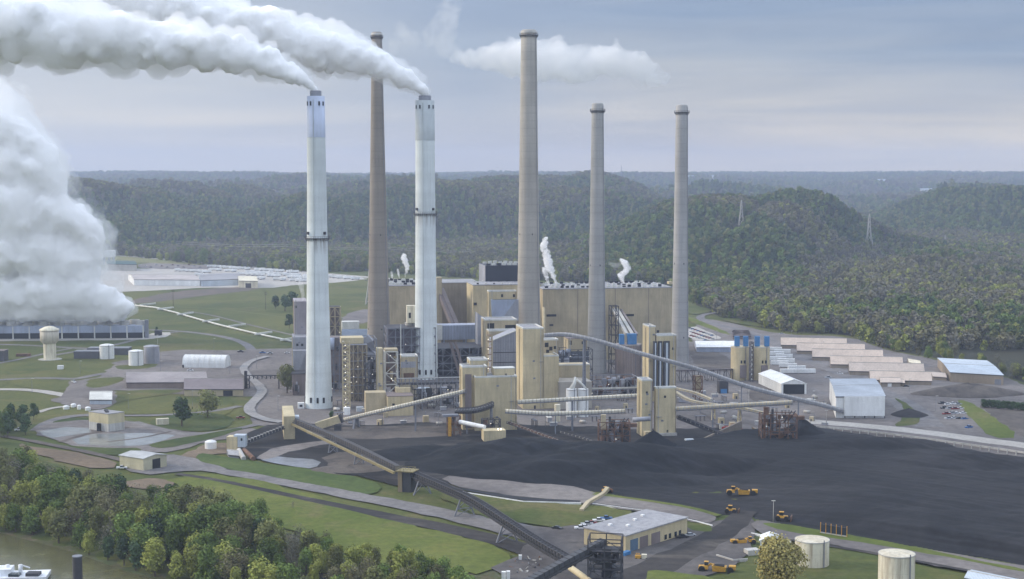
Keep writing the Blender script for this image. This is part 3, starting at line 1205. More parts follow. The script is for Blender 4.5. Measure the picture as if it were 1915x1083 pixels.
def scatter(d0, d1, n, seed, tmax=0.40):
    rs = np.random.RandomState(seed)
    d = np.sqrt(rs.uniform(d0 * d0, d1 * d1, n))
    t = rs.uniform(-tmax, tmax, n)
    x = t * d
    y = d
    z = hill(x, y)
    flatland = (z < 0)
    z = np.maximum(z, 0)
    px, py = pxof(x, y, 0)
    keep = py < np.interp(px, EDX, EDY)
    keep &= (py > 300) | True
    for i in range(3):
        a, b = ROADV[i], ROADV[i + 1]
        ab = np.array([b.x - a.x, b.y - a.y])
        u = np.clip(((x - a.x) * ab[0] + (y - a.y) * ab[1]) / (ab @ ab), 0, 1)
        dd = np.hypot(x - a.x - u * ab[0], y - a.y - u * ab[1])
        keep &= dd > 7
    # power line clearing up the spur
    clx = (1290 + (y - 2000) * .22)
    keep &= ~((np.abs(px - clx) < 9) & (y > 2050) & (y < 2700))
    x, y, z = x[keep], y[keep], z[keep]
    # patches of like trees; dark kinds in ravines paint in the slope shade
    r1, r2 = ravines(x, y)
    up_ = np.clip(z / 60, 0, 1)
    v = .45 * fbm(x / 60 + 7, y / 80 + 3, 3) + .5 * fbm(x / 260 + 7, y / 300 + 3, 2) + .03 - (.30 * r1 + .25 * r2 - .10) * up_ + .18 * (rs.rand(len(x)) - .5)
    w = rs.rand(len(x))
    flat = z < 12
    k = np.where(v < .43, np.where(w < .35, 0, np.where(w < .5, 6, 5)), np.where(v < .53, np.where(w < .5, 1, np.where(w < .75, 3, 0)), np.where(v < .60, np.where(w < .45, 3, np.where(w < .75, 2, 7)), np.where(w < .4, 2, np.where(w < .62, 7, np.where(w < .8, 4, 1))))))
    k = np.where(flat & (w > .82), 4, k)
    rr_ = np.maximum(r1, r2) * np.clip(z / 25, 0, 1)
    k = np.where((rr_ > .38) & (y < 5000), np.where(w < .5, 5, np.where(w < .85, 0, 6)), k)
    return x, y, z, k, rs


x, y, z, k, rs = scatter(1250, 4600, 120000, 5)
s = rs.uniform(.62, 1.3, len(x))
wood('hillside_woodland', np.stack([x, y, z - 1.5], 1), k, s, 'mixed spring woodland of green, brown and bare trees covering the hills behind the plant')
x, y, z, k, rs = scatter(4600, 10500, 56000, 6)
s = rs.uniform(1.2, 2.4, len(x))
wood('distant_woodland', np.stack([x, y, z - 6], 1), k, s, 'blue hazy woodland on the far plateau along the horizon')

# the pale road climbing the side valley
P_ = []
for i in range(len(ROADV) - 1):
    for k in range(8):
        q_ = ROADV[i].lerp(ROADV[i + 1], k / 8)
        P_.append((q_.x, q_.y))
vs, fs = [], []
for k, (x_, y_) in enumerate(P_):
    z_ = max(0.0, float(hill(np.array([x_]), np.array([y_]))[0])) + 3.0
    vs += [(x_ - 4, y_, z_), (x_ + 4, y_, z_)]
for k in range(len(P_) - 1):
    fs.append((2 * k, 2 * k + 1, 2 * k + 3, 2 * k + 2))
vr = MB().add(vs, fs).build('valley_road', M_road)
vr['kind'] = 'structure'
# ------------------------------------------------------------------ ground surfaces
sheet('woodland_ground', [(1290, 563), (1340, 592), (1400, 602), (1460, 620), (1585, 624), (1640, 646), (1700, 662), (1830, 682), (1880, 704), (1930, 720), (2300, 760), (2300, 430), (1290, 462)], M_forest, 0)
bgx = np.arange(-330, 60, 3.0)
bgo = np.arange(-8, 74, 2.0)
_bx = np.array([bgx for _ in bgo])
_by = bankline(_bx) + bgo[:, None]
bank = grid_mesh('river_bank', [bgx for _ in bgo], bgo, lambda X, Y: floor_z(X, Y + bankline(X)) + .08, mat_ground('bank_undergrowth', (0.065, 0.085, 0.035), (0.10, 0.085, 0.05), .05, (0.14, 0.12, 0.09), fine=.3))
_co = np.zeros(len(bank.data.vertices) * 3)
bank.data.vertices.foreach_get('co', _co)
_co = _co.reshape(-1, 3)
_co[:, 1] += bankline(_co[:, 0])
bank.data.vertices.foreach_set('co', _co.ravel())
bank.data.update()
bank['kind'] = 'structure'
# far left: mown field, car lot, freight yard
sheet('dry_field', [(100, 472), (215, 474), (330, 484), (470, 496), (600, 508), (590, 513), (450, 506), (330, 494), (190, 487)], M_soil if False else mat_ground('dry_grass', (0.20, 0.19, 0.09), (0.15, 0.17, 0.07), 0.02), 2)
strip('highway', [(60, 466), (215, 477), (330, 487), (460, 499), (600, 511), (720, 521), (900, 536)], 16, M_concp if False else mat_ground('pale_road', (0.36, 0.34, 0.31), (0.42, 0.40, 0.37), 0.02))
M_pale = MATS['pale_road']
sheet('gravel_lot', [(150, 505), (262, 502), (420, 503), (500, 500), (610, 515), (700, 520), (640, 528), (560, 532), (500, 540), (400, 537), (260, 545), (150, 548)], M_pale, 3)
sheet('car_lot', [(255, 495), (290, 491), (425, 499), (400, 504), (265, 503)], M_gravel, 2)
sheet('ploughed_ground', [(240, 562), (317, 546), (444, 536), (500, 540), (390, 552), (250, 570)], mat_ground('ploughed_soil', (0.15, 0.12, 0.10), (0.11, 0.10, 0.085), 0.03), 4)
strip('farm_track', [(350, 582), (400, 590), (460, 606), (510, 618), (553, 628)], 4, M_gravel)
strip('farm_track', [(330, 574), (400, 577), (470, 585), (553, 596)], 2.5, mat_ground('worn_grass', (0.15, 0.15, 0.07), (0.12, 0.13, 0.06), 0.05))
strip('service_road', [(276, 617), (330, 619), (374, 623), (430, 632), (462, 644), (476, 660)], 8, M_road)
strip('field_road', [(620, 612), (655, 597), (680, 583), (720, 577)], 8, M_gravel)
strip('field_road', [(600, 598), (640, 594), (700, 590)], 5, M_gravel)
sheet('service_yard', [(640, 590), (690, 575), (700, 590), (690, 605), (640, 606)], M_gravel, 2)
# left side roads
strip('access_road', [(-60, 643), (60, 646), (133, 651), (165, 652)], 8, M_road)
strip('access_road', [(100, 665), (150, 656), (222, 645), (286, 625), (333, 621)], 6, M_road)
sheet('cooling_tower_apron', [(-100, 628), (272, 628), (290, 622), (330, 622), (300, 634), (200, 637), (-100, 639)], M_pale, 2)
strip('access_road', [(-60, 690), (40, 672), (90, 660), (133, 652)], 5, M_road)
strip('access_road', [(-60, 714), (30, 709), (95, 707), (140, 710), (170, 703), (200, 698), (262, 696)], 8, M_road)
sheet('plant_yard', [(215, 676), (270, 672), (300, 655), (440, 655), (500, 653), (549, 652), (620, 640), (700, 610), (960, 600), (1300, 596), (1300, 800), (1540, 800), (1530, 812), (900, 812), (620, 800), (560, 796), (480, 800), (462, 780), (478, 742), (452, 742), (370, 742), (236, 728), (160, 738), (140, 714), (190, 704), (205, 690)], M_gravel, 3)
sheet('lawn', [(10, 712), (60, 708), (110, 712), (138, 724), (120, 732), (60, 728), (20, 720)], M_grass, 1)
sheet('lawn', [(155, 716), (175, 708), (236, 705), (225, 715), (195, 724), (168, 727)], M_grass, 1)
sheet('lawn', [(214, 684), (260, 682), (296, 680), (290, 688), (236, 692), (216, 690)], M_grass, 1)
sheet('lawn', [(214, 733), (260, 730), (350, 729), (330, 736), (230, 750), (212, 756), (210, 742)], M_grass, 1)
strip('access_road', [(-60, 730), (40, 728), (90, 734), (130, 742), (150, 745)], 9, M_pale)
sheet('service_yard', [(130, 712), (158, 712), (166, 730), (215, 728), (220, 752), (190, 768), (150, 766), (120, 756), (80, 750), (120, 742)], M_gravel, 2)
strip('access_road', [(70, 772), (95, 764), (130, 760)], 5, M_pale)
sheet('lawn', [(200, 770), (240, 758), (330, 748), (430, 742), (440, 770), (400, 782), (330, 775), (240, 776)], M_grass, 1)
strip('access_road', [(70, 806), (100, 785), (140, 778), (180, 776)], 9, M_road)
strip('access_road', [(210, 778), (280, 778), (340, 775), (400, 770), (450, 760)], 6, M_road)
sheet('lawn', [(95, 792), (120, 783), (168, 781), (168, 790), (110, 797)], M_grassd, 1)
sheet('lawn', [(275, 790), (310, 778), (380, 772), (430, 778), (440, 790), (410, 806), (340, 808), (290, 800)], M_grassd, 1)
sheet('pond_yard', [(60, 800), (120, 788), (240, 786), (290, 800), (360, 810), (440, 806), (480, 800), (460, 818), (390, 826), (340, 842), (300, 850), (150, 840), (70, 815)], M_gravel, 2)
strip('access_road', [(250, 790), (310, 806), (350, 815), (420, 808), (480, 795)], 6, M_road)
sheet('settling_pond', [(71, 808), (123, 800), (168, 802), (168, 810), (95, 821)], M_pond, .6, 0)
sheet('settling_pond', [(134, 823), (173, 813), (268, 811), (302, 813), (330, 815), (308, 825), (268, 834), (224, 836), (145, 832)], M_pond, .6, 0)
strip('pond_berm', [(112, 828), (170, 811), (240, 800)], 4, M_dirt, 1)
strip('pond_berm', [(200, 828), (268, 820), (320, 808)], 2.5, M_dirt, 1)
sheet('lawn', [(90, 830), (140, 836), (220, 840), (268, 838), (262, 850), (200, 853), (130, 842)], M_grassd, 1)
sheet('lawn', [(275, 832), (330, 822), (400, 810), (455, 800), (450, 806), (380, 826), (310, 840), (290, 838)], M_grassd, 1)
sheet('bare_ground', [(30, 828), (100, 842), (160, 850), (220, 864), (210, 880), (130, 872), (70, 852)], M_soil, 3)
sheet('bare_ground', [(330, 858), (380, 830), (440, 828), (470, 840), (460, 850), (400, 848), (360, 862)], M_soil, 3)
strip('railway', [(-60, 806), (22, 819), (90, 832), (157, 845), (224, 861), (290, 878)], 5, M_dirt)
sheet('garage_yard', [(215, 868), (260, 890), (330, 884), (380, 882), (440, 878), (420, 866), (350, 856), (320, 850), (260, 860)], M_road, 2)
sheet('dry_bank', [(215, 905), (280, 896), (330, 900), (310, 915), (240, 915)], M_soil, 3)
# embankment, main road, dark track and meadow
sheet('meadow', [(310, 895), (420, 885), (560, 920), (760, 985), (860, 1003), (940, 1030), (960, 1060), (880, 1080), (700, 1060), (560, 1000), (420, 935), (330, 915)], M_grassy, 3)
sheet('grass_embankment', [(370, 848), (400, 853), (519, 870), (698, 899), (718, 921), (683, 928), (549, 903), (400, 874), (366, 860)], mat_ground('embankment_grass', (0.052, 0.082, 0.022), (0.08, 0.11, 0.032), 0.03, fine=0.3), 2)
strip('main_road', [(310, 868), (400, 880), (519, 901), (639, 925), (758, 947), (850, 967), (930, 985), (1010, 1003)], [9, 9, 10, 11, 12, 13, 14, 16, 18, 20], M_road)
strip('cinder_track', [(330, 888), (400, 898), (549, 930), (668, 955), (760, 975), (850, 993), (940, 1015), (1040, 1048)], [4, 4, 5, 6, 9, 11, 12, 13, 14], M_coaldust)
sheet('lawn', [(812, 925), (855, 922), (979, 941), (1087, 945), (1110, 946), (1202, 959), (1120, 984), (1090, 990), (1010, 986), (930, 975), (870, 955)], M_grass, 2)
sheet('shop_yard', [(930, 985), (1010, 988), (1100, 985), (1200, 960), (1290, 985), (1350, 975), (1392, 962), (1430, 972), (1395, 1005), (1420, 1022), (1385, 1050), (1310, 1082), (1200, 1110), (1000, 1110), (920, 1075), (960, 1040), (1000, 1010)], M_yard, 4)
strip('haul_road', [(1395, 958), (1370, 985), (1310, 1022), (1240, 1056), (1150, 1100)], [10, 12, 15, 17, 18], M_coaldust)
sheet('lawn', [(1275, 972), (1300, 980), (1338, 988), (1320, 998), (1285, 992)], M_grass, 2)
sheet('lawn', [(1240, 1068), (1300, 1076), (1360, 1090), (1340, 1120), (1200, 1120), (1210, 1072)], M_grassy, 2)
sheet('meadow', [(1465, 1020), (1480, 1030), (1560, 1025), (1700, 1055), (1915, 1100), (2200, 1160), (2200, 1250), (1340, 1250), (1345, 1085), (1400, 1050)], M_grass, 2)
sheet('dark_pavement', [(480, 800), (560, 792), (620, 800), (860, 790), (1100, 800), (1200, 805), (1530, 798), (1560, 830), (870, 905), (760, 915), (700, 900), (560, 868), (480, 862), (440, 845)], M_cground, 4)
sheet('wash_pond', [(473, 858), (500, 850), (531, 858), (600, 862), (590, 880), (540, 874)], mat_ground('wash_pond_surface', (0.17, 0.18, 0.20), (0.20, 0.21, 0.23), 0.03, rough=0.2, fine=0.2, bump=.05), 1)
sheet('bare_ground', [(600, 868), (625, 850), (670, 846), (720, 858), (690, 885), (640, 886)], M_dirt, 4)
sheet('worn_ground', [(470, 858), (520, 838), (600, 826), (640, 828), (560, 842), (500, 862)], M_gravel, 2)
sheet('worn_ground', [(560, 810), (640, 800), (860, 800), (880, 815), (700, 824), (600, 822)], M_dirt, 4)
# right side
sheet('plant_yard', [(1290, 596), (1345, 600), (1460, 628), (1590, 630), (1650, 655), (1760, 676), (1880, 705), (1930, 730), (2200, 800), (2200, 900), (1915, 860), (1530, 805), (1290, 805)], M_gravel, 2)
strip('plant_road', [(1375, 583), (1330, 586), (1303, 594), (1330, 606), (1400, 622), (1450, 640), (1500, 672), (1580, 700), (1640, 730), (1700, 760), (1740, 800)], [6, 7, 8, 9, 12, 14, 14, 15, 16, 18, 18], M_road)
sheet('verge', [(1288, 592), (1320, 606), (1368, 626), (1360, 628), (1320, 614), (1286, 602)], M_grassy, 1)
sheet('verge', [(1340, 592), (1400, 600), (1460, 618), (1420, 612), (1360, 604)], M_grass, 1)
sheet('verge', [(1286, 572), (1330, 578), (1330, 584), (1300, 590), (1286, 586)], M_grass, 1)
sheet('car_park', [(1286, 606), (1345, 630), (1350, 636), (1286, 640)], M_pale, 1)
sheet('stockpile_ground', [(1286, 655), (1330, 655), (1370, 672), (1372, 700), (1300, 690)], M_dirt, 3)
strip('storage_road', [(1500, 790), (1600, 797), (1700, 807), (1820, 823), (1915, 836), (2100, 862)], 15, M_pale)
strip('haul_apron', [(1510, 800), (1600, 810), (1700, 822), (1820, 838), (1915, 851), (2100, 880)], 8, M_dirt)
sheet('verge', [(1670, 745), (1685, 750), (1712, 770), (1722, 790), (1712, 798), (1665, 800), (1690, 785), (1692, 765)], M_grass, 1)
sheet('verge', [(1788, 751), (1807, 751), (1850, 775), (1912, 822), (1855, 822), (1820, 790)], M_grassy, 1)
sheet('dry_field', [(1822, 752), (1915, 760), (2200, 800), (2200, 860), (1915, 826), (1870, 790)], M_dirt, 3)
sheet('wet_patch', [(1390, 735), (1440, 728), (1480, 735), (1470, 750), (1420, 758)], M_dirt, 3)
# banks between coal yard and grass
sheet('gravel_bank', [(830, 893), (880, 896), (1080, 914), (1132, 926), (1240, 946), (1310, 958), (1350, 972), (1310, 985), (1240, 966), (1108, 944), (979, 934), (850, 916)], M_gravel, 3)
strip('drain', [(850, 915), (900, 924), (979, 937), (1085, 941)], [2, 4, 6, 3], M_void, 1)
strip('drain', [(1100, 943), (1200, 957), (1300, 977)], 2, M_coaldust, 1)
strip('verge', [(1110, 927), (1200, 938), (1290, 952), (1345, 968)], 3.5, M_grassy, 1)
sheet('gravel_bank', [(1405, 985), (1425, 975), (1470, 985), (1600, 1008), (1760, 1035), (1915, 1062), (2200, 1110), (2200, 1150), (1915, 1090), (1700, 1052), (1560, 1022), (1470, 1010), (1420, 1003)], M_gravel, 2)
sheet('verge', [(1425, 982), (1450, 982), (1560, 1000), (1700, 1024), (1830, 1052), (1915, 1068), (1915, 1076), (1780, 1046), (1600, 1016), (1480, 1000), (1440, 992)], M_grassy, 2)
strip('drain', [(1480, 1014), (1560, 1026), (1640, 1040), (1760, 1062), (1900, 1088)], 3, M_coaldust, 1)

# ------------------------------------------------------------------ coal yard with its raised, track-marked plateau
CO = [G(a, b) for a, b in [(700, 858), (690, 842), (740, 828), (830, 822), (900, 820), (1100, 822), (1290, 822), (1400, 808), (1535, 806), (1700, 830), (1915, 862), (2300, 930), (2500, 1180), (2200, 1106), (1915, 1058), (1700, 1022), (1560, 998), (1420, 972), (1395, 962), (1340, 966), (1240, 945), (1130, 923), (1000, 906), (870, 896), (780, 884)]]
cpx = np.array([p.x for p in CO])
cpy = np.array([p.y for p in CO])


def poly_sd(x, y):
    """distance to the outline, positive inside"""
    n = len(cpx)
    d = np.full(x.shape, 1e9)
    ins = np.zeros(x.shape, bool)
    for i in range(n):
        j = (i + 1) % n
        ax, ay, bx_, by_ = cpx[i], cpy[i], cpx[j], cpy[j]
        ex, ey = bx_ - ax, by_ - ay
        u = np.clip(((x - ax) * ex + (y - ay) * ey) / (ex * ex + ey * ey), 0, 1)
        d = np.minimum(d, np.hypot(x - ax - u * ex, y - ay - u * ey))
        c = ((ay > y) != (by_ > y)) & (x < (bx_ - ax) * (y - ay) / (by_ - ay + 1e-9) + ax)
        ins ^= c
    return np.where(ins, d, -d)


def coal_z(x, y):
    s = poly_sd(x, y) + 5 * (fbm(x / 22, y / 22, 3) - .5)
    plat = G(1380, 960).x
    w = sstep((x - (95 + (y - 700) * -.2)) / 60)
    h = 0.25 + w * 5.0 * sstep((s - 3) / 15.0) + 1.3 * (fbm(x / 45 + 9, y / 45, 3) - .4) * sstep(s / 20)
    h = h + (.9 * (fbm(x / 7, y / 7, 3) - .5) + .5 * (fbm(x / 3.2, y / 3.2, 2) - .5)) * sstep(s / 12)
    # windrows left by the machines
    h = h + .35 * np.sin((y + .35 * x) / 5.0 + 3 * fbm(x / 60, y / 60, 2)) * sstep(s / 15) * w
    for (a, b, rx, ry, hh) in ((800, 852, 34, 20, 6), (900, 872, 42, 26, 9), (985, 862, 52, 24, 10), (1090, 880, 60, 26, 9.5), (1215, 876, 62, 26, 10), (1310, 882, 28, 16, 4), (1010, 893, 60, 14, 5), (1165, 900, 60, 13, 5), (1650, 850, 45, 14, 5), (1820, 885, 50, 16, 5)):
        c = G(a, b)
        r = np.sqrt(((x - c.x) / rx) ** 2 + ((y - c.y) / ry) ** 2)
        r = r + .16 * (fbm(x / 16 + 3, y / 16, 3) - .5)
        h = h + hh * np.clip(1 - r, 0, 1) ** .85 * (1 - .15 * np.clip(1 - r, 0, 1))
    ca, cb = G(1285, 905), G(1375, 845)       # haul road cut between the mounds
    return np.where(s < 0, -.6, np.minimum(h, .05 + np.maximum(s, 0) * .62))


gx = np.arange(-75, 420, 1.6)
gy = np.arange(545, 880, 1.6)
coal = grid_mesh('coal_yard', [gx for _ in gy], gy, coal_z, M_coal)
tag(coal, 'wide black coal yard of low mounds and a raised track-marked plateau', 'coal', kind='structure')


def heap(px, py, r, h, mat, name, label, seed=1, rx=None, cat='coal pile', sharp=1.0):
    c = G(px, py)
    n, m = 40, 14
    R = random.Random(seed)
    vs, fs = [], []
    rx = rx or r
    for j in range(m + 1):
        u = j / m
        for i in range(n):
            a = 6.283 * i / n
            w = 1 + .13 * (float(vnoise(np.array(math.cos(a) * 1.6 + seed), np.array(math.sin(a) * 1.6 + u))) - .5) * 2
            rr = (1 - u) * w
            z = h * (u ** sharp) * (1 + .05 * R.uniform(-1, 1)) - .3
            vs.append((c.x + rx * rr * math.cos(a), c.y + r * rr * math.sin(a), z))
    for j in range(m):
        for i in range(n):
            k = (i + 1) % n
            fs.append((j * n + i, j * n + k, (j + 1) * n + k, (j + 1) * n + i))
    fs.append(tuple(range(n - 1, -1, -1)))
    fs.append(tuple(m * n + i for i in range(n)))
    o = MB().add(vs, fs).build(name, mat, smooth=True)
    return tag(o, label, cat)


heap(1222, 836, 15, 9.5, M_coal, 'coal_pile', 'small pointed cone of coal in front of the right twin transfer towers', 2)
heap(1500, 826, 21, 13.5, M_coal, 'coal_pile', 'tall pointed cone of coal at the end of the right boom conveyor', 3)
heap(975, 838, 20, 6, M_coal, 'coal_pile', 'low dark coal heap at the foot of the main transfer house', 4, 32)
heap(1810, 739, 18, 8.5, M_dirt, 'gravel_pile', 'long brown and grey gravel mound before the pale blue roofed warehouse', 5, 38, 'gravel pile', .62)
heap(1700, 778, 14, 5, M_coaldust, 'gravel_pile', 'dark gravel heap right beside the white fronted building', 6, 12, 'gravel pile', .7)
heap(655, 880, 13, 3, M_dirt, 'soil_pile', 'low brown soil mound under the long conveyor beside the wash pond', 7, 22, 'soil pile', .7)

# ------------------------------------------------------------------ builders for buildings
ALPHA = math.radians(10)


class Blk:
    """rectangular building laid out from its front-left ground point, its front width and its height in the photograph"""

    def __init__(s, x0, x1, yb, yt, xl=None, depth=None, yaw=ALPHA, z0=0.0, ytop_z=None):
        s.yaw = yaw
        s.u = Vector((math.cos(yaw), math.sin(yaw), 0))
        s.v = Vector((-math.sin(yaw), math.cos(yaw), 0))
        s.p = G(x0, yb)
        a1 = (x1 - W0 / 2) / FPX
        yc0 = s.p.y * CP + CAMZ * SP
        # solve the width so that the right edge projects on x1
        s.w = (a1 * yc0 - s.p.x) / (s.u.x - a1 * s.u.y * CP)
        if depth is None:
            al = (xl - W0 / 2) / FPX
            depth = (al * yc0 - s.p.x) / (s.v.x - al * s.v.y * CP)
        s.d = depth
        s.h = TOP(s.p, yt)
        s.z0 = z0
        s.p.z = z0

    def at(s, a, b, z):
        """a across the front (m), b back (m), z"""
        q = s.p + s.u * a + s.v * b
        return Vector((q.x, q.y, z))

    def box(s, mb, a0, a1, b0, b1, z0, z1):
        return mb.hexa([s.at(a0, b0, z0), s.at(a1, b0, z0), s.at(a1, b1, z0), s.at(a0, b1, z0)],
                       [s.at(a0, b0, z1), s.at(a1, b0, z1), s.at(a1, b1, z1), s.at(a0, b1, z1)])

    def fx(s, px):
        """metres across the front at photo column px"""
        a1 = (px - W0 / 2) / FPX
        yc0 = s.p.y * CP + CAMZ * SP
        return (a1 * yc0 - s.p.x) / (s.u.x - a1 * s.u.y * CP)

    def fz(s, py, a=0.0):
        return TOP(s.at(a, 0, 0), py)


def building(name, B, mat, label, cat, group=None, parapet=True, windows=(), root=None, roofmat=None, seams=0):
    t = root or thing(name, B.at(B.w / 2, B.d / 2, B.z0), label, cat, group)
    part(B.box(MB(), 0, B.w, 0, B.d, B.z0, B.h), 'wall', mat, t)
    if parapet:
        m = MB()
        e = min(1.1, B.w * .12)
        ph = .9
        B.box(m, -.05, B.w + .05, -.05, e * .6, B.h + .004, B.h + ph)
        B.box(m, -.05, B.w + .05, B.d - e * .6, B.d + .05, B.h + .004, B.h + ph)
        B.box(m, -.05, e * .6, e * .6 + .003, B.d - e * .6 - .003, B.h + .004, B.h + ph)
        B.box(m, B.w - e * .6, B.w + .05, e * .6 + .003, B.d - e * .6 - .003, B.h + .004, B.h + ph)
        part(m, 'parapet', M_tantrim, t)
        part(B.box(MB(), e * .6 + .01, B.w - e * .6 - .01, e * .6 + .01, B.d - e * .6 - .01, B.h + .003, B.h + .2), 'roof', roofmat or M_roof, t)
    elif roofmat:
        part(B.box(MB(), -.2, B.w + .2, -.2, B.d + .2, B.h + .003, B.h + .35), 'roof', roofmat, t)
    if B.h - B.z0 > 14 and B.w > 3.5:
        R = random.Random(int(B.w * 100 + B.h * 10))
        a = B.w * R.choice((.12, .86))
        part(B.box(MB(), a - .2, a + .2, -.3, -.02, B.z0 + 1, B.h + 1.1), 'ladder', M_concp, t)
        a2 = B.w * R.uniform(.35, .6)
        part(B.box(MB(), a2 - .6, a2 + .6, -.1, .1, B.z0 + .1, B.z0 + 2.4), 'door', M_dark, t)
        for k in range(R.randint(1, 3)):
            aa, zz_ = B.w * R.uniform(.2, .75), B.z0 + (B.h - B.z0) * R.uniform(.25, .92)
            part(B.box(MB(), aa - .7, aa + .7, -.14, .1, zz_ - .5, zz_ + .5), 'louvre', M_steel, t)
        part(MB().tube([B.at(B.w * .97, -.25, B.z0 + 1), B.at(B.w * .97, -.25, B.h - .3)], .14, 6), 'downpipe', M_brown, t)
        part(B.box(MB(), -.45, -.02, B.d * .45, B.d * .55, B.z0 + 1, B.h - 1), 'cable_tray', M_tan2, t)
        z_ = B.z0 + (B.h - B.z0) * R.uniform(.4, .6)
        part(B.box(MB(), a - 1.2, a + 1.6, -1.3, -.46, z_, z_ + .15), 'landing', M_steel, t)
    for w in windows:
        px, py, ww, hh = w[:4]
        a = B.fx(px)
        z = B.fz(py, a)
        mt = w[4] if len(w) > 4 else M_void
        nm = w[5] if len(w) > 5 else 'vent'
        part(B.box(MB(), a - ww / 2, a + ww / 2, -.12, .1, z - hh / 2, z + hh / 2), nm, mt, t)
    return t


def frame_grid(mb, B, nx, nz, ny=1, r=.22, brace=True, z0=None, z1=None):
    z0 = B.z0 if z0 is None else z0
    z1 = B.h if z1 is None else z1
    for i in range(nx + 1):
        for j in (0, ny):
            a, b = B.w * i / nx, B.d * j / ny
            mb.beam(B.at(a, b, z0), B.at(a, b, z1), r)
    for k in range(1, nz + 1):
        z = z0 + (z1 - z0) * k / nz
        for b in (0, B.d):
            mb.beam(B.at(0, b, z), B.at(B.w, b, z), r * .8)
        for a in (0, B.w):
            mb.beam(B.at(a, 0, z), B.at(a, B.d, z), r * .8)
        if brace:
            zl = z0 + (z1 - z0) * (k - 1) / nz
            for i in range(nx):
                a0, a1 = B.w * i / nx, B.w * (i + 1) / nx
                if (i + k) % 2:
                    a0, a1 = a1, a0
                mb.beam(B.at(a0, 0, zl), B.at(a1, 0, z), r * .55)
            mb.beam(B.at(0, 0, zl), B.at(0, B.d, z), r * .55)
            mb.beam(B.at(B.w, 0, zl), B.at(B.w, B.d, z), r * .55)
    return mb


def floors(t, B, n, mat=None, inset=0.0, th=.25, z0=None, z1=None):
    z0 = B.z0 if z0 is None else z0
    z1 = B.h if z1 is None else z1
    for k in range(1, n + 1):
        z = z0 + (z1 - z0) * k / n
        part(B.box(MB(), inset, B.w - inset, inset, B.d - inset, z + .01, z + th), 'floor_deck', mat or M_steel, t)


def clutter(t, B, seed, n, mats, z0=None, z1=None, smax=4.0, lamps=0, names=('duct', 'vessel', 'pipe')):
    """ducts, vessels and pipe runs packed inside a steel frame"""
    R = random.Random(seed)
    z0 = B.z0 if z0 is None else z0
    z1 = B.h if z1 is None else z1
    for k in range(n):
        a, b = R.uniform(.08, .92) * B.w, R.uniform(.1, .9) * B.d
        z = R.uniform(z0, z1 - 2)
        kind = R.randrange(3)
        mt = mats[R.randrange(len(mats))]
        if kind == 0:
            sx, sy, sz = R.uniform(.3, 1) * smax, R.uniform(.3, .8) * smax, R.uniform(.4, 1.6) * smax
            part(B.box(MB(), max(.2, a - sx / 2), min(B.w - .2, a + sx / 2), max(.2, b - sy / 2), min(B.d - .2, b + sy / 2), z, min(z1 - .3, z + sz)), 'duct', mt, t)
        elif kind == 1:
            c = B.at(a, b, z)
            part(MB().cyl(c, R.uniform(.15, .4) * smax, min(R.uniform(.8, 2.0) * smax, z1 - z - .3), 12), 'vessel', mt, t, True)
        else:
            a2 = min(max(a + R.uniform(-1, 1) * B.w * .6, .3), B.w - .3)
            z2 = min(max(z + R.uniform(-4, 8), z0 + .5), z1 - .5)
            part(MB().tube([B.at(a, b, z), B.at(a2, b, z), B.at(a2, b, z2)], R.uniform(.15, .5), 6), 'pipe', mt, t, True)
    for k in range((lamps + 1) // 2):
        a, b = R.uniform(0, 1) * B.w, -.25
        z = R.uniform(z0 + 2, z1)
        part(B.box(MB(), a - .15, a + .15, b - .15, b + .1, z, z + .26), 'lamp', M_lamp, t)


def mat_lamp():
    b = NB('lit_lamp')
    b.b.inputs['Emission Color'].default_value = (1, .93, .8, 1)
    b.b.inputs['Emission Strength'].default_value = 2.6
    return b.out((.8, .8, .75))


M_lamp = mat_lamp()


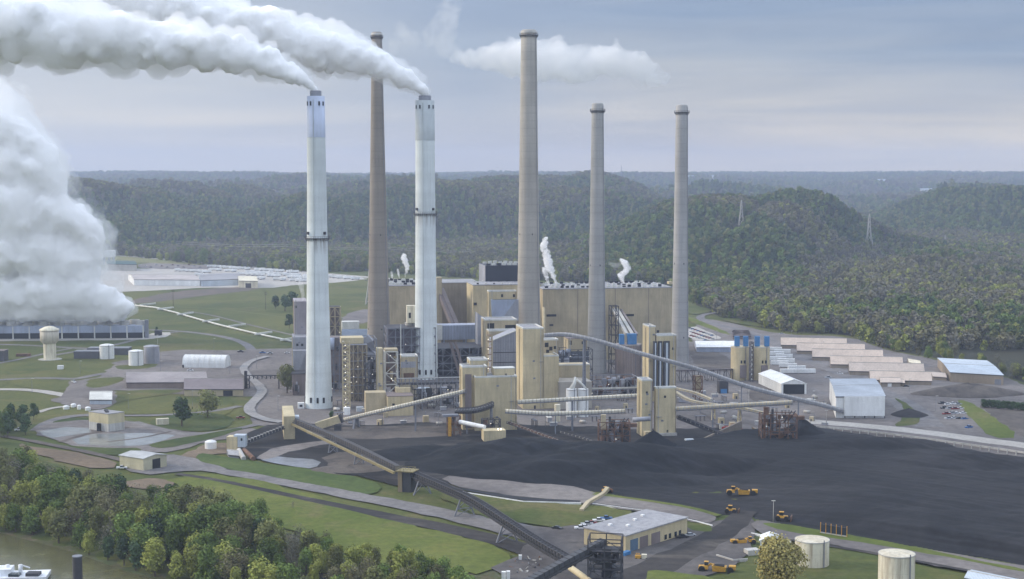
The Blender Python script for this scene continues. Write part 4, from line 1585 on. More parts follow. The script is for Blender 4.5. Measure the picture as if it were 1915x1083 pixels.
def gable(name, A, Bp, C, wall, ridge, wm, rm, label, cat, group=None, over=.4, door=None, ridge_along=True, hip=False):
    """gabled building from ground points A (front-left), B (front-right), C (back-left); the ridge runs along A-B if ridge_along"""
    A, Bp, C = (G(*q) if len(q) == 2 else Vector(q) for q in (A, Bp, C))
    D = Bp + (C - A)
    t = thing(name, (A + D) / 2, label, cat, group)
    up = Vector((0, 0, 1))
    z1, z2 = up * wall, up * ridge
    m = MB()
    m.hexa([A, Bp, D, C], [A + z1, Bp + z1, D + z1, C + z1])
    if ridge_along:
        r0, r1 = (A + C) / 2 + z2, (Bp + D) / 2 + z2
        if not hip:
            m.add([A + z1, C + z1, r0], [(0, 1, 2)])
            m.add([Bp + z1, D + z1, r1], [(0, 2, 1)])
        e0, e1, e2, e3 = A, Bp, D, C
    else:
        r0, r1 = (A + Bp) / 2 + z2, (C + D) / 2 + z2
        if not hip:
            m.add([A + z1, Bp + z1, r0], [(0, 1, 2)])
            m.add([C + z1, D + z1, r1], [(0, 2, 1)])
        e0, e1, e2, e3 = Bp, D, C, A
    part(m, 'wall', wm, t)
    ax = (r1 - r0).normalized()
    ac = (e3 - e0).normalized()
    sl = (r0 - ((e0 + e3) / 2 + z1)).length / ((e3 - e0).length / 2)
    i0, i1 = (r0 + ax * (ac.length * (e3 - e0).length * .35), r1 - ax * ((e3 - e0).length * .35)) if hip else (r0 - ax * over, r1 + ax * over)
    th = up * .3
    m = MB()
    lo = up * (sl * over)
    a0, a1 = e0 + z1 - ac * over - ax * over - lo, e1 + z1 - ac * over + ax * over - lo
    b0, b1 = e3 + z1 + ac * over - ax * over - lo, e2 + z1 + ac * over + ax * over - lo
    off = up * .06
    for (p, q, r, s_) in ((a0, a1, i1, i0), (i0, i1, b1, b0)):
        m.hexa([p + off, q + off, r + off, s_ + off], [p + th, q + th, r + th, s_ + th])
    if hip:
        m.add([a0 + th, i0 + th, b0 + th], [(0, 1, 2)])
        m.add([a1 + th, b1 + th, i1 + th], [(0, 1, 2)])
    part(m, 'roof', rm, t)
    if ridge_along:
        part(MB().hexa([a0 - lo * .2 - up * .35, a1 - lo * .2 - up * .35, a1 + ac * .25 - up * .35, a0 + ac * .25 - up * .35], [a0 + off * .5, a1 + off * .5, a1 + ac * .25 + off * .5, a0 + ac * .25 + off * .5]), 'fascia', M_dark, t)
        part(MB().beam(i0 + up * .36, i1 + up * .36, .16), 'ridge_cap', M_concp, t)
    if door:
        a, b, h, side, dm = door
        P, Q = ((A, Bp) if side == 'front' else (C, A) if side == 'left' else (Bp, D))
        d = (Q - P)
        n = Vector((d.y, -d.x, 0)).normalized() * .1
        p0, p1 = P + d * a, P + d * b
        part(MB().hexa([p0 + n, p1 + n, p1 - n, p0 - n], [v + up * h for v in (p0 + n, p1 + n, p1 - n, p0 - n)]), 'door', dm, t)
    return t


def col_z(px, yb, ye):
    P = G(px, yb)
    return Vector((P.x, P.y, TOP(P, ye)))


def conveyor(name, pts, r, mat, label, tube=True, rail=True, group=None, ribs=0, cat='conveyor', truss=False, beltmat=None, railmat=None, sub=6, legs=(), legmat=None, spread=2.2, sides=8):
    """pts: (px, ground y, elevated y); a gallery running between them with ribs, a walkway rail and trestle legs"""
    P = [col_z(*p) if len(p) == 3 else Vector(p[:3]) for p in pts]
    # densify smoothly
    Q = []
    for i in range(len(P) - 1):
        for k in range(sub):
            Q.append(P[i].lerp(P[i + 1], k / sub))
    Q.append(P[-1])
    if len(P) > 2:
        for _ in range(6):
            Q = [Q[0]] + [(Q[i - 1] + Q[i] * 2 + Q[i + 1]) / 4 for i in range(1, len(Q) - 1)] + [Q[-1]]
    t = thing(name, (Q[0].x, Q[0].y, 0), label, cat, group)
    if tube:
        part(MB().tube(Q, r, sides), 'gallery', mat, t, True)
    else:
        part(MB().tube(Q, r, sq=True), 'gallery', mat, t)
    L_ = sum((Q[i + 1] - Q[i]).length for i in range(len(Q) - 1))
    n = max(2, int(L_ / (ribs or 4.0)))

    def along(u):
        d = u * L_
        for i in range(len(Q) - 1):
            l = (Q[i + 1] - Q[i]).length
            if d <= l or i == len(Q) - 2:
                return Q[i].lerp(Q[i + 1], min(1, d / l)), (Q[i + 1] - Q[i]).normalized()
            d -= l
    if ribs:
        m = MB()
        for k in range(n + 1):
            p, d = along(k / n)
            m.tube([p - d * .22, p + d * .22], r * 1.09, sides if tube else 4, sq=not tube)
        part(m, 'rib_band', beltmat or M_concp, t)
    up = Vector((0, 0, 1))
    if rail:
        m = MB()
        for sgn in (-1, 1):
            last = None
            for k in range(n + 1):
                p, d = along(k / n)
                s_ = d.cross(up).normalized() * sgn * (r + .9)
                base = p + s_ - up * r * .4
                top = base + up * 1.2
                m.beam(base, top, .07)
                if last:
                    m.beam(last[1], top, .07)
                    m.beam(last[0], base, .22)
                last = (base, top)
        part(m, 'walkway', railmat or M_steel, t)
    if truss:
        m = MB()
        last = None
        for k in range(n + 1):
            p, d = along(k / n)
            s_ = d.cross(up).normalized()
            c4 = [p + s_ * (r + .3) * a + up * (r + .4) * b for a, b in ((-1, -1), (1, -1), (1, 1), (-1, 1))]
            for i in range(4):
                m.beam(c4[i], c4[(i + 1) % 4], .1)
                if last:
                    m.beam(last[i], c4[i], .16)
                    m.beam(last[i], c4[(i + 1) % 4], .08)
            last = c4
        part(m, 'truss', railmat or M_steel, t)
    for lg in legs:
        u, wd = lg[0], lg[1]
        p, d = along(u)
        s_ = Vector((d.y, -d.x, 0)).normalized()
        m = MB()
        a, b = p + s_ * wd * .5 - up * r, p - s_ * wd * .5 - up * r
        fa, fb = Vector((p.x, p.y, 0)) + s_ * wd * spread * .5, Vector((p.x, p.y, 0)) - s_ * wd * spread * .5
        rr = lg[2] if len(lg) > 2 else .28
        m.beam(fa, a, rr)
        m.beam(fb, b, rr)
        nb = max(1, int(p.z / 4))
        for k in range(nb):
            u0, u1 = k / nb, (k + 1) / nb
            m.beam(fa.lerp(a, u0), fb.lerp(b, u1), rr * .5)
            m.beam(fb.lerp(b, u0), fa.lerp(a, u1), rr * .5)
            m.beam(fa.lerp(a, u1), fb.lerp(b, u1), rr * .6)
        part(m, 'trestle', legmat or M_steel, t)
    return t


def tank(px0, px1, yb, yt, mat, label, dome=.12, name='storage_tank', cat='tank', legs=False, group=None, rim=True, ladder=True, z0=0.0, roofmat=None):
    c = G((px0 + px1) / 2, yb)
    r = (px1 - px0) / 2 * c.y / FPX
    c.y += r
    z = TOP(Vector((c.x, c.y - r, 0)), yt)
    t = thing(name, (c.x, c.y, z0), label, cat, group)
    part(MB().ring([(c.x, c.y, z0, r), (c.x, c.y, z, r)], 40, cap=False), 'shell', mat, t, True)
    part(MB().ring([(c.x, c.y, z + .002, r + .06), (c.x, c.y, z + r * dome * .55, r * .75), (c.x, c.y, z + r * dome * .9, r * .4), (c.x, c.y, z + r * dome, .05)], 40, cap=False), 'roof', roofmat or mat, t, True)
    if rim:
        part(MB().ring([(c.x, c.y, z - .35, r + .12), (c.x, c.y, z + .05, r + .12), (c.x, c.y, z + .05, r - .1), (c.x, c.y, z - .35, r - .1)], 40, cap=False), 'rim', M_concp, t)
    if ladder:
        a = math.radians(-60)
        x, y = c.x + (r + .3) * math.cos(a), c.y + (r + .3) * math.sin(a)
        part(MB().beam((x, y, z0), (x, y, z + .9), .18), 'ladder', M_steel, t)
    return t, c, r, z
# ------------------------------------------------------------------ boiler house
bh = thing('boiler_house', G(950, 668), 'long tan boiler house with dark penthouse, spanning the plant behind all the chimneys', 'power house')


def wing(B, mat, roof=True):
    part(B.box(MB(), 0, B.w, 0, B.d, 0, B.h), 'wall', mat, bh)
    part(B.box(MB(), -.3, B.w + .3, -.3, B.d + .3, B.h + .003, B.h + .6), 'roof', M_roof, bh)


Bc = Blk(885, 1012, 672, 534, xl=873)
Bl = Blk(724, 827, 668, 535.5, depth=62)
Br0 = Blk(818, 895, 655, 530, depth=40)
Br = Blk(1015, 1256, 676, 541.5, depth=56)
wing(Bl, M_tan2)
wing(Br0, mat_wall('sooty_tan_siding', (0.30, 0.255, 0.19), dirtamt=0.4))  # recessed wing: darker tan base with stronger dirt runs
wing(Bc, M_tan)
wing(Br, M_tan2)
Bp_ = Blk(817, 827, 669, 519, depth=8)
part(Bp_.box(MB(), 0, Bp_.w, 0, Bp_.d, 0, Bp_.h), 'stair_tower', M_tan2, bh)
# dark penthouse on the roof
pz = Bc.h
q = Blk(908, 1000, 662, 497, depth=34)
pent = part(q.box(MB(), 0, q.w, 0, q.d, pz - 4, q.h), 'penthouse', mat_plain('black_cladding', (0.022, 0.026, 0.04), .5, var=.1), bh)
part(q.box(MB(), -.15, 0 - .01, 0, q.d, pz - 4, q.h), 'penthouse_end', M_greymetal, bh)
R_ = random.Random(4)


def roof_vents(B, n, rows, z, s=1.6, x0=.02, x1=.98, dark=.5):
    for j in range(rows):
        for i in range(n):
            a = B.w * (x0 + (x1 - x0) * (i + .5 + .25 * (j % 2)) / n)
            b = B.d * (.12 + .76 * j / max(1, rows - 1)) if rows > 1 else B.d * .3
            m = M_void if R_.random() < dark else M_tantrim
            hh = R_.uniform(.7, 1.3) * s
            part(B.box(MB(), a - s * .8, a + s * .8, b - s * .6, b + s * .6, z + .61, z + .61 + hh), 'roof_vent', m, bh)


roof_vents(q, 9, 2, q.h - .6, 1.9, dark=.25)
roof_vents(Bl, 13, 3, Bl.h, 1.7)
roof_vents(Br, 24, 3, Br.h, 1.5)
roof_vents(Bc, 8, 2, Bc.h, 1.0)
b2 = Blk(1250, 1257, 660, 527, depth=6)
part(b2.box(MB(), 0, b2.w, 0, b2.d, Br.h, b2.h), 'lift_house', M_tan, bh)
for (x, y, w, h) in ((1031, 590, 8, 1.8), (1176, 589.5, 8, 1.8), (1031, 608, 3, 1.5), (1230, 620, 2, 2)):
    a = Br.fx(x)
    z = Br.fz(y, a)
    part(Br.box(MB(), a - w / 2, a + w / 2, -.12, .1, z - h / 2, z + h / 2), 'louvre', M_void, bh)
for x in (1080, 1150, 1212):
    a = Br.fx(x)
    part(Br.box(MB(), a - .18, a + .18, -.1, .1, 4, Br.h - .2), 'downpipe', M_brown, bh)
a = Bc.fx(889)
part(Bc.box(MB(), a - 1.2, a + 1.2, -.6, .1, Bc.fz(571), Bc.fz(566)), 'vent_hood', M_void, bh)
# inclined coal galleries reaching the roof line on the left
for i, (xa, ya, xb, yb_) in enumerate(((819, 541, 846, 606), (825, 541, 853, 607))):
    p0 = AT(xa, ya, 1212)
    p1 = AT(xb, yb_, 1190)
    part(MB().tube([p0, p1], 1.7, sq=True), 'coal_gallery', M_brown, bh)
part(MB().tube([AT(1017, 640, 1160), AT(1017, 570, 1185)], 1.2, 8), 'vent_pipe', M_tan, bh)

# grey hopper block and platforms in front of the centre
t = building('filter_house', Blk(914, 966, 690, 546, xl=911), M_tan, 'tan topped filter house with grey hoppers in front of the boiler house centre', 'building',
             windows=[(939, 553, 1.6, 2.2), (961, 553, 1.6, 2.2)])
B = Blk(920, 968, 694, 560, depth=10)
part(B.box(MB(), 0, B.w, -4, -.5, B.fz(600), B.h), 'casing', M_greymetal, t)
m = MB()
zc, zd = B.h, B.fz(600)
m.hexa([B.at(0, -4, zd), B.at(B.w * .3, -4, zd), B.at(B.w * .3, -.6, zd), B.at(0, -.6, zd)], [B.at(-1, -6, zc), B.at(B.w * .9, -4.2, zc), B.at(B.w * .9, -.6, zc), B.at(-1, -.6, zc)])
part(m, 'hopper', M_bluemetal, t)
t = building('fan_platform', Blk(908, 967, 712, 600, xl=900), M_tan2, 'tan fan building with pale roof edge below the grey hoppers, left of tallest chimney', 'building', windows=[(955, 611, 8, 2.5), (918, 611, 5, 5)])
B = Blk(893, 915, 700, 590, depth=12)
m = MB()
m.hexa([B.at(0, 0, 0), B.at(B.w, 0, 0), B.at(B.w, B.d, 0), B.at(0, B.d, 0)], [B.at(0, 0, B.fz(585)), B.at(B.w, 0, B.fz(603)), B.at(B.w, B.d, B.fz(603)), B.at(0, B.d, B.fz(585))])
whole(m, 'breeching_house', M_greymetal, 'grey slope-roofed duct housing at the foot of the tan recess', 'building')

# ------------------------------------------------------------------ big ribbed duct behind the middle white chimney
dz = thing('flue_duct', G(866, 700), 'long ribbed blue-grey flue duct on tall columns right of the middle white chimney', 'duct')
B = Blk(817, 915, 694, 609, depth=15)
za = B.fz(636)
part(B.box(MB(), 0, B.w, 0, B.d, za, B.h), 'duct_casing', M_duct, dz)
part(B.box(MB(), -.1, B.fx(827), -1.5, -.02, za + .3, B.h + .8), 'expansion_joint', M_tantrim, dz)
for px in (831, 872, 899, 913):
    part(B.box(MB(), B.fx(px) - .5, B.fx(px) + .5, 1, 2, 0, za), 'column', M_bluemetal, dz)
    part(B.box(MB(), B.fx(px) - .5, B.fx(px) + .5, 13, 14, 0, za), 'column', M_steel, dz)
part(B.box(MB(), 0, B.w, 1.2, 1.8, za - 9, za - 8.2), 'cross_beam', M_steel, dz)
part(B.box(MB(), 0, B.w, 1.2, 1.8, za - 18, za - 17.2), 'cross_beam', M_steel, dz)
for i in range(34):
    a = B.w * (i + .7) / 34.5
    part(B.box(MB(), a - .12, a + .12, -.35, -.02, za, B.h), 'rib', M_steel, dz)

# dark machinery hall under the duct
mh = thing('ash_plant', G(880, 706), 'dark steel-framed machinery deck under the ribbed flue duct', 'structure')
B = Blk(812, 960, 708, 652, depth=34)
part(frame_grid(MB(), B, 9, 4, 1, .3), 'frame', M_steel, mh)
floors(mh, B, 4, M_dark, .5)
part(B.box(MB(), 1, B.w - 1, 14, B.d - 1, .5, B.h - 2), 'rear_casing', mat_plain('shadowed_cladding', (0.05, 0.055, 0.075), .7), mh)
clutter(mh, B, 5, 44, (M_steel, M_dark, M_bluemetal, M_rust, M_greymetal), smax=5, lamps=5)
for (xa, ya, xb, yb_) in ((842, 640, 860, 702), (851, 640, 869, 702)):
    part(MB().tube([AT(xa, ya, B.p.y - 2), AT(xb, yb_, B.p.y - 6)], .8, sq=True), 'coal_gallery', M_brown, mh)

# ------------------------------------------------------------------ buildings round the left white chimney
t = building('absorber_tower', Blk(552, 576, 720, 564, xl=549.5), M_brown if False else mat_wall('mauve_cladding', (0.34, 0.31, 0.33), dirtamt=.2), 'tall mauve-grey absorber tower with a small steam vent, left of the left white chimney', 'building', parapet=False, windows=[(555, 574, 1.4, 1.8)])
B = Blk(553, 576, 719, 605, depth=9)
part(frame_grid(MB(), Blk(556, 576, 716, 605, depth=3), 3, 4, 1, .14, z0=B.fz(650), z1=B.fz(605)), 'access_scaffold', M_tan, t)
t = building('hopper_house', Blk(549, 576, 727, 631, xl=547), M_greymetal, 'grey-mauve hopper house with two square windows, left of the left white chimney', 'building', parapet=False, windows=[(557, 645, 1.5, 1.7), (566, 645, 1.5, 1.7)])
B = Blk(549, 574, 733, 656, depth=6)
m = MB()
m.hexa([B.at(0, 0, B.fz(696)), B.at(B.w * .35, 0, B.fz(700)), B.at(B.w * .35, B.d, B.fz(700)), B.at(0, B.d, B.fz(696))], [B.at(0, 0, B.h), B.at(B.w, 0, B.h), B.at(B.w, B.d, B.h), B.at(0, B.d, B.h)])
part(m, 'inlet_hopper', M_greymetal, t)
t = thing('pump_house', G(560, 735), 'dark brown low pump building at the left foot of the left white chimney', 'building')
B = Blk(547, 600, 740, 700, depth=16)
part(B.box(MB(), 0, B.w, 0, B.d, 0, B.h), 'wall', M_brown, t)
part(B.box(MB(), -.4, B.w + .4, -.4, B.d + .4, B.h + .01, B.h + .5), 'roof', M_dark, t)
clutter(t, Blk(540, 560, 742, 705, depth=4), 3, 8, (M_red, M_dark, M_steel), smax=3)
# right of it: brown framed ducts
t = thing('stair_tower', G(628, 715), 'brown steel frame tower with platforms just right of the left white chimney', 'structure')
B = Blk(617, 638, 716, 575, depth=9)
part(frame_grid(MB(), B, 2, 8, 1, .32), 'frame', M_tan2, t)
floors(t, B, 8, M_dark, .2, .5)
part(B.box(MB(), 1, B.w - 1, 2, B.d - .5, .5, B.h - 1), 'casing', M_brown, t)
clutter(t, B, 8, 20, (M_dark, M_rust, M_tan), smax=2.5, lamps=4)
t = thing('duct_block', G(628, 730), 'brown and grey duct block with a blue round fan end beside the left white chimney', 'duct')
B = Blk(614, 646, 734, 632, depth=12)
part(B.box(MB(), 2, B.w, 1, B.d, 8, B.h), 'casing', mat_wall('mottled_brown_cladding', (0.24, 0.20, 0.19), dirtamt=.4), t)
part(frame_grid(MB(), B, 3, 6, 1, .25), 'frame', M_steel, t)
c0, c1 = AT(612, 643, B.p.y - 1), AT(625, 643, B.p.y - 1)
part(MB().tube([c0, c1], 4.2, 20), 'fan_casing', M_bluemetal, t, True)
clutter(t, B, 9, 20, (M_dark, M_rust, M_greymetal, M_red), smax=3, lamps=4)
t = thing('scrubber', G(670, 742), 'tall steel framed scrubber with tan top deck, between the left white and brown chimneys', 'structure')
B = Blk(653, 687, 752, 646, depth=16)
part(frame_grid(MB(), B, 4, 7, 1, .24), 'frame', M_tan2, t)
part(B.box(MB(), .6, B.w - .6, 3, B.d - .5, .5, B.h - .5), 'casing', mat_wall('dusty_brown_cladding', (0.26, 0.215, 0.18), dirtamt=.3, dirt=(.1, .09, .09)), t)
floors(t, B, 7, M_steel, -.3, .25)
Bt = Blk(639, 681, 750, 634, depth=14)
part(Bt.box(MB(), 0, Bt.w, 0, Bt.d, B.h + .4, B.h + 4.2), 'top_house', M_tan, t)
part(frame_grid(MB(), Blk(660, 684, 748, 636, depth=2), 5, 2, 1, .1, z0=B.h - 4, z1=B.h + .3), 'railing', M_steel, t)
clutter(t, B, 12, 60, (M_tan2, M_dark, M_greymetal, M_rust, M_steel), smax=3.4, lamps=14)
t = thing('stair_tower', G(648, 765), 'narrow yellowish zigzag stair tower standing in front of the steel framed scrubber', 'structure')
B = Blk(642, 655, 767, 640, depth=4)
m = frame_grid(MB(), B, 1, 15, 1, .26)
part(m, 'frame', M_tan, t)
m = MB()
for k in range(15):
    z0_, z1_ = B.h * k / 15, B.h * (k + 1) / 15
    a0, a1 = (0.4, B.w - .4) if k % 2 else (B.w - .4, .4)
    m.beam(B.at(a0, 1, z0_), B.at(a1, 1, z1_), .3)
    m.beam(B.at(a1, .3, z1_), B.at(a1, B.d - .3, z1_), .4)
part(m, 'stair_flight', M_cream, t)
for k in range(10):
    part(B.box(MB(), 1.3, 1.7, -.4, -.1, B.h * (k + .5) / 10, B.h * (k + .5) / 10 + .35), 'lamp', M_lamp, t)
# grey curved duct
Y = G(690, 745).y
t = whole(MB().tube([AT(682, 632, Y), AT(690, 640, Y), AT(694, 660, Y), AT(690, 690, Y), AT(689, 725, Y), AT(683, 745, Y)], 3.1, sq=True), 'flue_duct', M_greymetal, 'grey square duct curving down behind the steel framed scrubber', 'duct')
t = building('stair_tower', Blk(706, 717, 766, 652, depth=8), M_tan, 'slender windowless tan tower between the scrubber and the white lattice frame', 'building', parapet=False)
t = thing('lattice_frame', G(732, 757), 'white painted cross-braced steel frame beside the slender tan tower', 'structure')
B = Blk(721, 744, 760, 658, depth=9)
part(frame_grid(MB(), B, 1, 5, 1, .42), 'frame', M_tantrim, t)
part(B.box(MB(), 1, B.w - 1, 3, B.d - 1, B.h * .35, B.h - .5), 'casing', M_brown, t)
part(B.box(MB(), -.2, B.w + .2, -.2, B.d + .2, B.h + .3, B.h + 1.6), 'top_deck', M_tan2, t)
clutter(t, B, 15, 26, (M_dark, M_tan2, M_steel, M_rust), smax=3, lamps=8)
t = thing('pipe_rack', G(705, 755), 'dark pipe rack with glowing lamps between the scrubber and the slender tan tower', 'structure')
B = Blk(684, 706, 758, 668, depth=8)
part(frame_grid(MB(), B, 2, 7, 1, .2), 'frame', M_dark, t)
clutter(t, B, 16, 34, (M_dark, M_steel, M_void), smax=3, lamps=10)
t = building('pump_house', Blk(725, 773, 779, 742, xl=720), M_tan, 'tan flat-roofed pump house with round vent just above the left inclined conveyor', 'building', parapet=False, roofmat=M_brown,
             windows=[(736, 757, 1.6, 1.6, M_void)])
B = Blk(741, 768, 772, 726, depth=8)
part(B.box(MB(), 0, B.w, 0, B.d, 0, B.h), 'upper_room', M_tan, t)
t = building('annex', Blk(684, 722, 776, 735, depth=10), M_tan2, 'low olive-tan annex behind the small white tanks', 'building', parapet=False)
for i, (x0, x1, yb, yt, lab) in enumerate(((681, 691, 769, 756, 'short white upright tank, left one of the white pair near the conveyor'), (688, 699, 765, 748, 'taller pale blue upright tank, right one of the pair near the conveyor'))):
    tank(x0, x1, yb, yt, M_white if i == 0 else M_roofblue, lab, .1, rim=False, ladder=False)
building('equipment_box', Blk(667, 680, 771, 762, depth=4), M_roofblue, 'pale grey equipment container left of the small white tanks', 'container', parapet=False)
building('equipment_box', Blk(643, 655, 777, 763, depth=4), M_white, 'pinkish white cabin at the foot of the zigzag stair tower', 'cabin', parapet=False)
building('control_kiosk', Blk(557, 569, 765, 754, depth=4), M_white, 'small white kiosk left of the foot of the left white chimney', 'cabin', parapet=False, windows=[(563, 759, 1.8, 1.4)])
# buildings farther back between chimneys
gable('turbine_annex', (639, 668), (690, 668), (642, 640), 10, 17, M_brown, mat_wall('slate_blue_roof', (0.14, 0.18, 0.24), dirtamt=.1), 'slate-blue roofed hall between the left white chimney and the brown chimney', 'building')
building('switch_room', Blk(640, 672, 622, 602, depth=10), M_tantrim, 'small pale flat building on the lawn beyond the slate-blue roofed hall', 'building', parapet=False)
tank(757, 777, 705, 604, M_concp, 'tall grey concrete silo behind the middle white chimney', .0, 'silo', 'silo')
t = building('silo_head_house', Blk(762, 778, 706, 572, depth=6, z0=TOP(G(767, 705), 604) + .1), M_cream, 'small cream head house perched on the tall grey concrete silo', 'building', parapet=False, windows=[(767, 590, 1.6, 4)])
t = building('transformer_house', Blk(752, 782, 748, 668, depth=12), M_tan2, 'tan concrete frame with white roof edge, left of middle white chimney', 'building', windows=[(764, 682, 10, 4, M_greymetal), (765, 702, 7, 3, M_rust)])
t = thing('precipitator', G(745, 700), 'dark steel precipitator deck behind the brown chimney foot and grey silo', 'structure')
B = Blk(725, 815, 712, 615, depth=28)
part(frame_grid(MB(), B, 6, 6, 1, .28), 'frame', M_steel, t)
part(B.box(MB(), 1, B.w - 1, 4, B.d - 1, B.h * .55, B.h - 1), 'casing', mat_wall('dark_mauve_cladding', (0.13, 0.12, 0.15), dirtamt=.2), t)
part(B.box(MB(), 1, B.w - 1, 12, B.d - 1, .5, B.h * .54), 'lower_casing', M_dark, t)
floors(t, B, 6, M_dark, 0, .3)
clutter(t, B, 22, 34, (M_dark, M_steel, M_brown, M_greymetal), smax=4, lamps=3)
t = thing('precipitator', G(660, 700), 'dark steel and duct mass filling the gap left of the brown chimney foot', 'structure')
B = Blk(640, 705, 716, 636, depth=26)
part(frame_grid(MB(), B, 5, 5, 1, .28), 'frame', M_steel, t)
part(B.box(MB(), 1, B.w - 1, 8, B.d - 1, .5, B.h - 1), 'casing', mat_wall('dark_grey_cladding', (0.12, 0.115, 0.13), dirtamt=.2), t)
clutter(t, B, 25, 34, (M_greymetal, M_steel, M_brown, M_tan2), smax=4, lamps=6)
whole(MB().beam(G(750, 716), col_z(750, 716, 606), .35), 'lamp_mast', M_tantrim, 'slim white mast left of the tall grey concrete silo', 'mast')

# grey ribbed precipitator left of the tall tan tower
t = thing('precipitator', G(940, 712), 'grey ribbed precipitator with slanting roof left of the tall tan transfer tower', 'building')
B = Blk(922, 968, 730, 636, depth=18)
m = MB()
zt0, zt1 = B.fz(637), B.fz(618, B.w)
m.hexa([B.at(0, 0, 4), B.at(B.w, 0, 4), B.at(B.w, B.d, 4), B.at(0, B.d, 4)], [B.at(0, 0, zt0), B.at(B.w, 0, zt1), B.at(B.w, B.d, zt1), B.at(0, B.d, zt0)])
part(m, 'casing', M_greymetal, t)
for i in range(15):
    a = B.w * (i + .5) / 15
    part(B.box(MB(), a - .13, a + .13, -.3, -.02, 4, zt0 + (zt1 - zt0) * a / B.w - .4), 'stiffener', M_steel, t)
for z in (.35, .55, .75):
    part(B.box(MB(), 0, B.w, -.34, -.31, zt0 * z, zt0 * z + .5), 'girt', M_dark, t)
part(MB().hexa([B.at(0, -.5, zt0), B.at(B.w, -.5, zt1), B.at(B.w, .2, zt1 + .01), B.at(0, .2, zt0 + .01)], [B.at(0, -.5, zt0 + .7), B.at(B.w, -.5, zt1 + .7), B.at(B.w, .2, zt1 + .71), B.at(0, .2, zt0 + .71)]), 'roof_edge', M_tantrim, t)
building('filter_house', Blk(914, 966, 722, 620, depth=10), M_tan2, 'tan flat-roofed block peeping above the grey ribbed precipitator', 'building')
t = thing('stair_tower', G(916, 735), 'rusty yellow stair scaffold against the left edge of grey ribbed precipitator', 'structure')
B = Blk(911, 921, 736, 628, depth=4)
part(frame_grid(MB(), B, 1, 9, 1, .25), 'frame', M_tan2, t)
floors(t, B, 9, M_rust, 0, .3)
for k in range(6):
    part(B.box(MB(), .5, .9, -.4, -.1, B.h * (k + .6) / 6, B.h * (k + .6) / 6 + .4), 'lamp', M_lamp, t)

# pipe bridge
t = thing('pipe_bridge', G(800, 770), 'dark truss pipe bridge with pale handrail running into the left transfer building', 'bridge')
B = Blk(744, 862, 770, 709, depth=4)
part(frame_grid(MB(), B, 16, 1, 1, .16, z0=B.fz(721), z1=B.h), 'truss', M_steel, t)
part(B.box(MB(), 0, B.w, .3, B.d - .3, B.fz(720), B.fz(717)), 'pipe_bundle', M_dark, t)
part(B.box(MB(), 0, B.w, -.2, 0, B.h + .2, B.h + .5), 'handrail', M_tantrim, t)
for px in (748, 790, 825, 855):
    a = B.fx(px)
    part(B.box(MB(), a - .35, a + .35, 1, 1.7, 0, B.fz(721)), 'column', M_steel, t)
tank(780, 804, 752, 727, M_roofblue, 'squat pale blue-white tank beneath the truss pipe bridge', .08)
t = thing('cable_deck', G(830, 765), 'low dark steel deck crowded with pipes behind the left inclined conveyor', 'structure')
B = Blk(775, 860, 766, 728, depth=20)
part(frame_grid(MB(), B, 7, 2, 1, .22), 'frame', M_dark, t)
clutter(t, B, 31, 34, (M_dark, M_steel, M_void, M_greymetal), smax=4, lamps=3)

# ------------------------------------------------------------------ tan transfer buildings in front
building('transfer_house', Blk(879, 912, 800, 675, depth=12), M_tan, 'smaller tan block rising behind the slab at the left transfer house', 'building')
t = building('transfer_house', Blk(865, 911, 806, 688, xl=859.5), M_tan, 'narrow tan slab with dark open centre, left of the broad transfer house', 'building')
B = Blk(870, 882, 807, 700, depth=3)
part(B.box(MB(), 0, B.w, -.3, -.02, 2, B.h), 'shaft', M_brown, t)
t = building('transfer_house', Blk(888.6, 966.8, 808, 707, xl=881.8), M_tan, 'broad tan windowless transfer house where three pale conveyors meet', 'building')
B = Blk(924, 963, 803, 690, depth=7)
part(B.box(MB(), 0, B.w, 0, B.d, B.fz(720), B.h), 'roof_room', M_tan, t)
part(B.box(MB(), -.1, B.w + .1, -.1, B.d + .1, B.h + .003, B.h + .5), 'roof_edge', M_tantrim, t)
part(B.box(MB(), B.fx(945), B.fx(947.5), -.4, -.02, B.fz(704), B.fz(699)), 'door', M_dark, t)
t = building('hopper_house', Blk(905, 946, 828, 806, depth=9), M_tan, 'low tan hopper house with lamps at the base of the broad transfer house', 'building', parapet=False)
B = Blk(905, 946, 828, 806, depth=9)
for a in (8, 9.6):
    part(B.box(MB(), a, a + .5, 1, 1.5, B.h + .1, B.h + .9), 'lamp', M_lamp, t)
building('hopper_house', Blk(934, 966, 806, 778, depth=8), M_tan2, 'small tan lean-to room under the lower right conveyor mouth', 'building', parapet=False, roofmat=M_dark)
t = thing('coal_chute', G(925, 820), 'dark steel chute frame in front of the broad transfer house', 'structure')
B = Blk(903, 936, 822, 785, depth=5)
part(frame_grid(MB(), B, 3, 3, 1, .25), 'frame', M_dark, t)
clutter(t, B, 41, 14, (M_dark, M_rust, M_void, M_steel), smax=3, lamps=2)

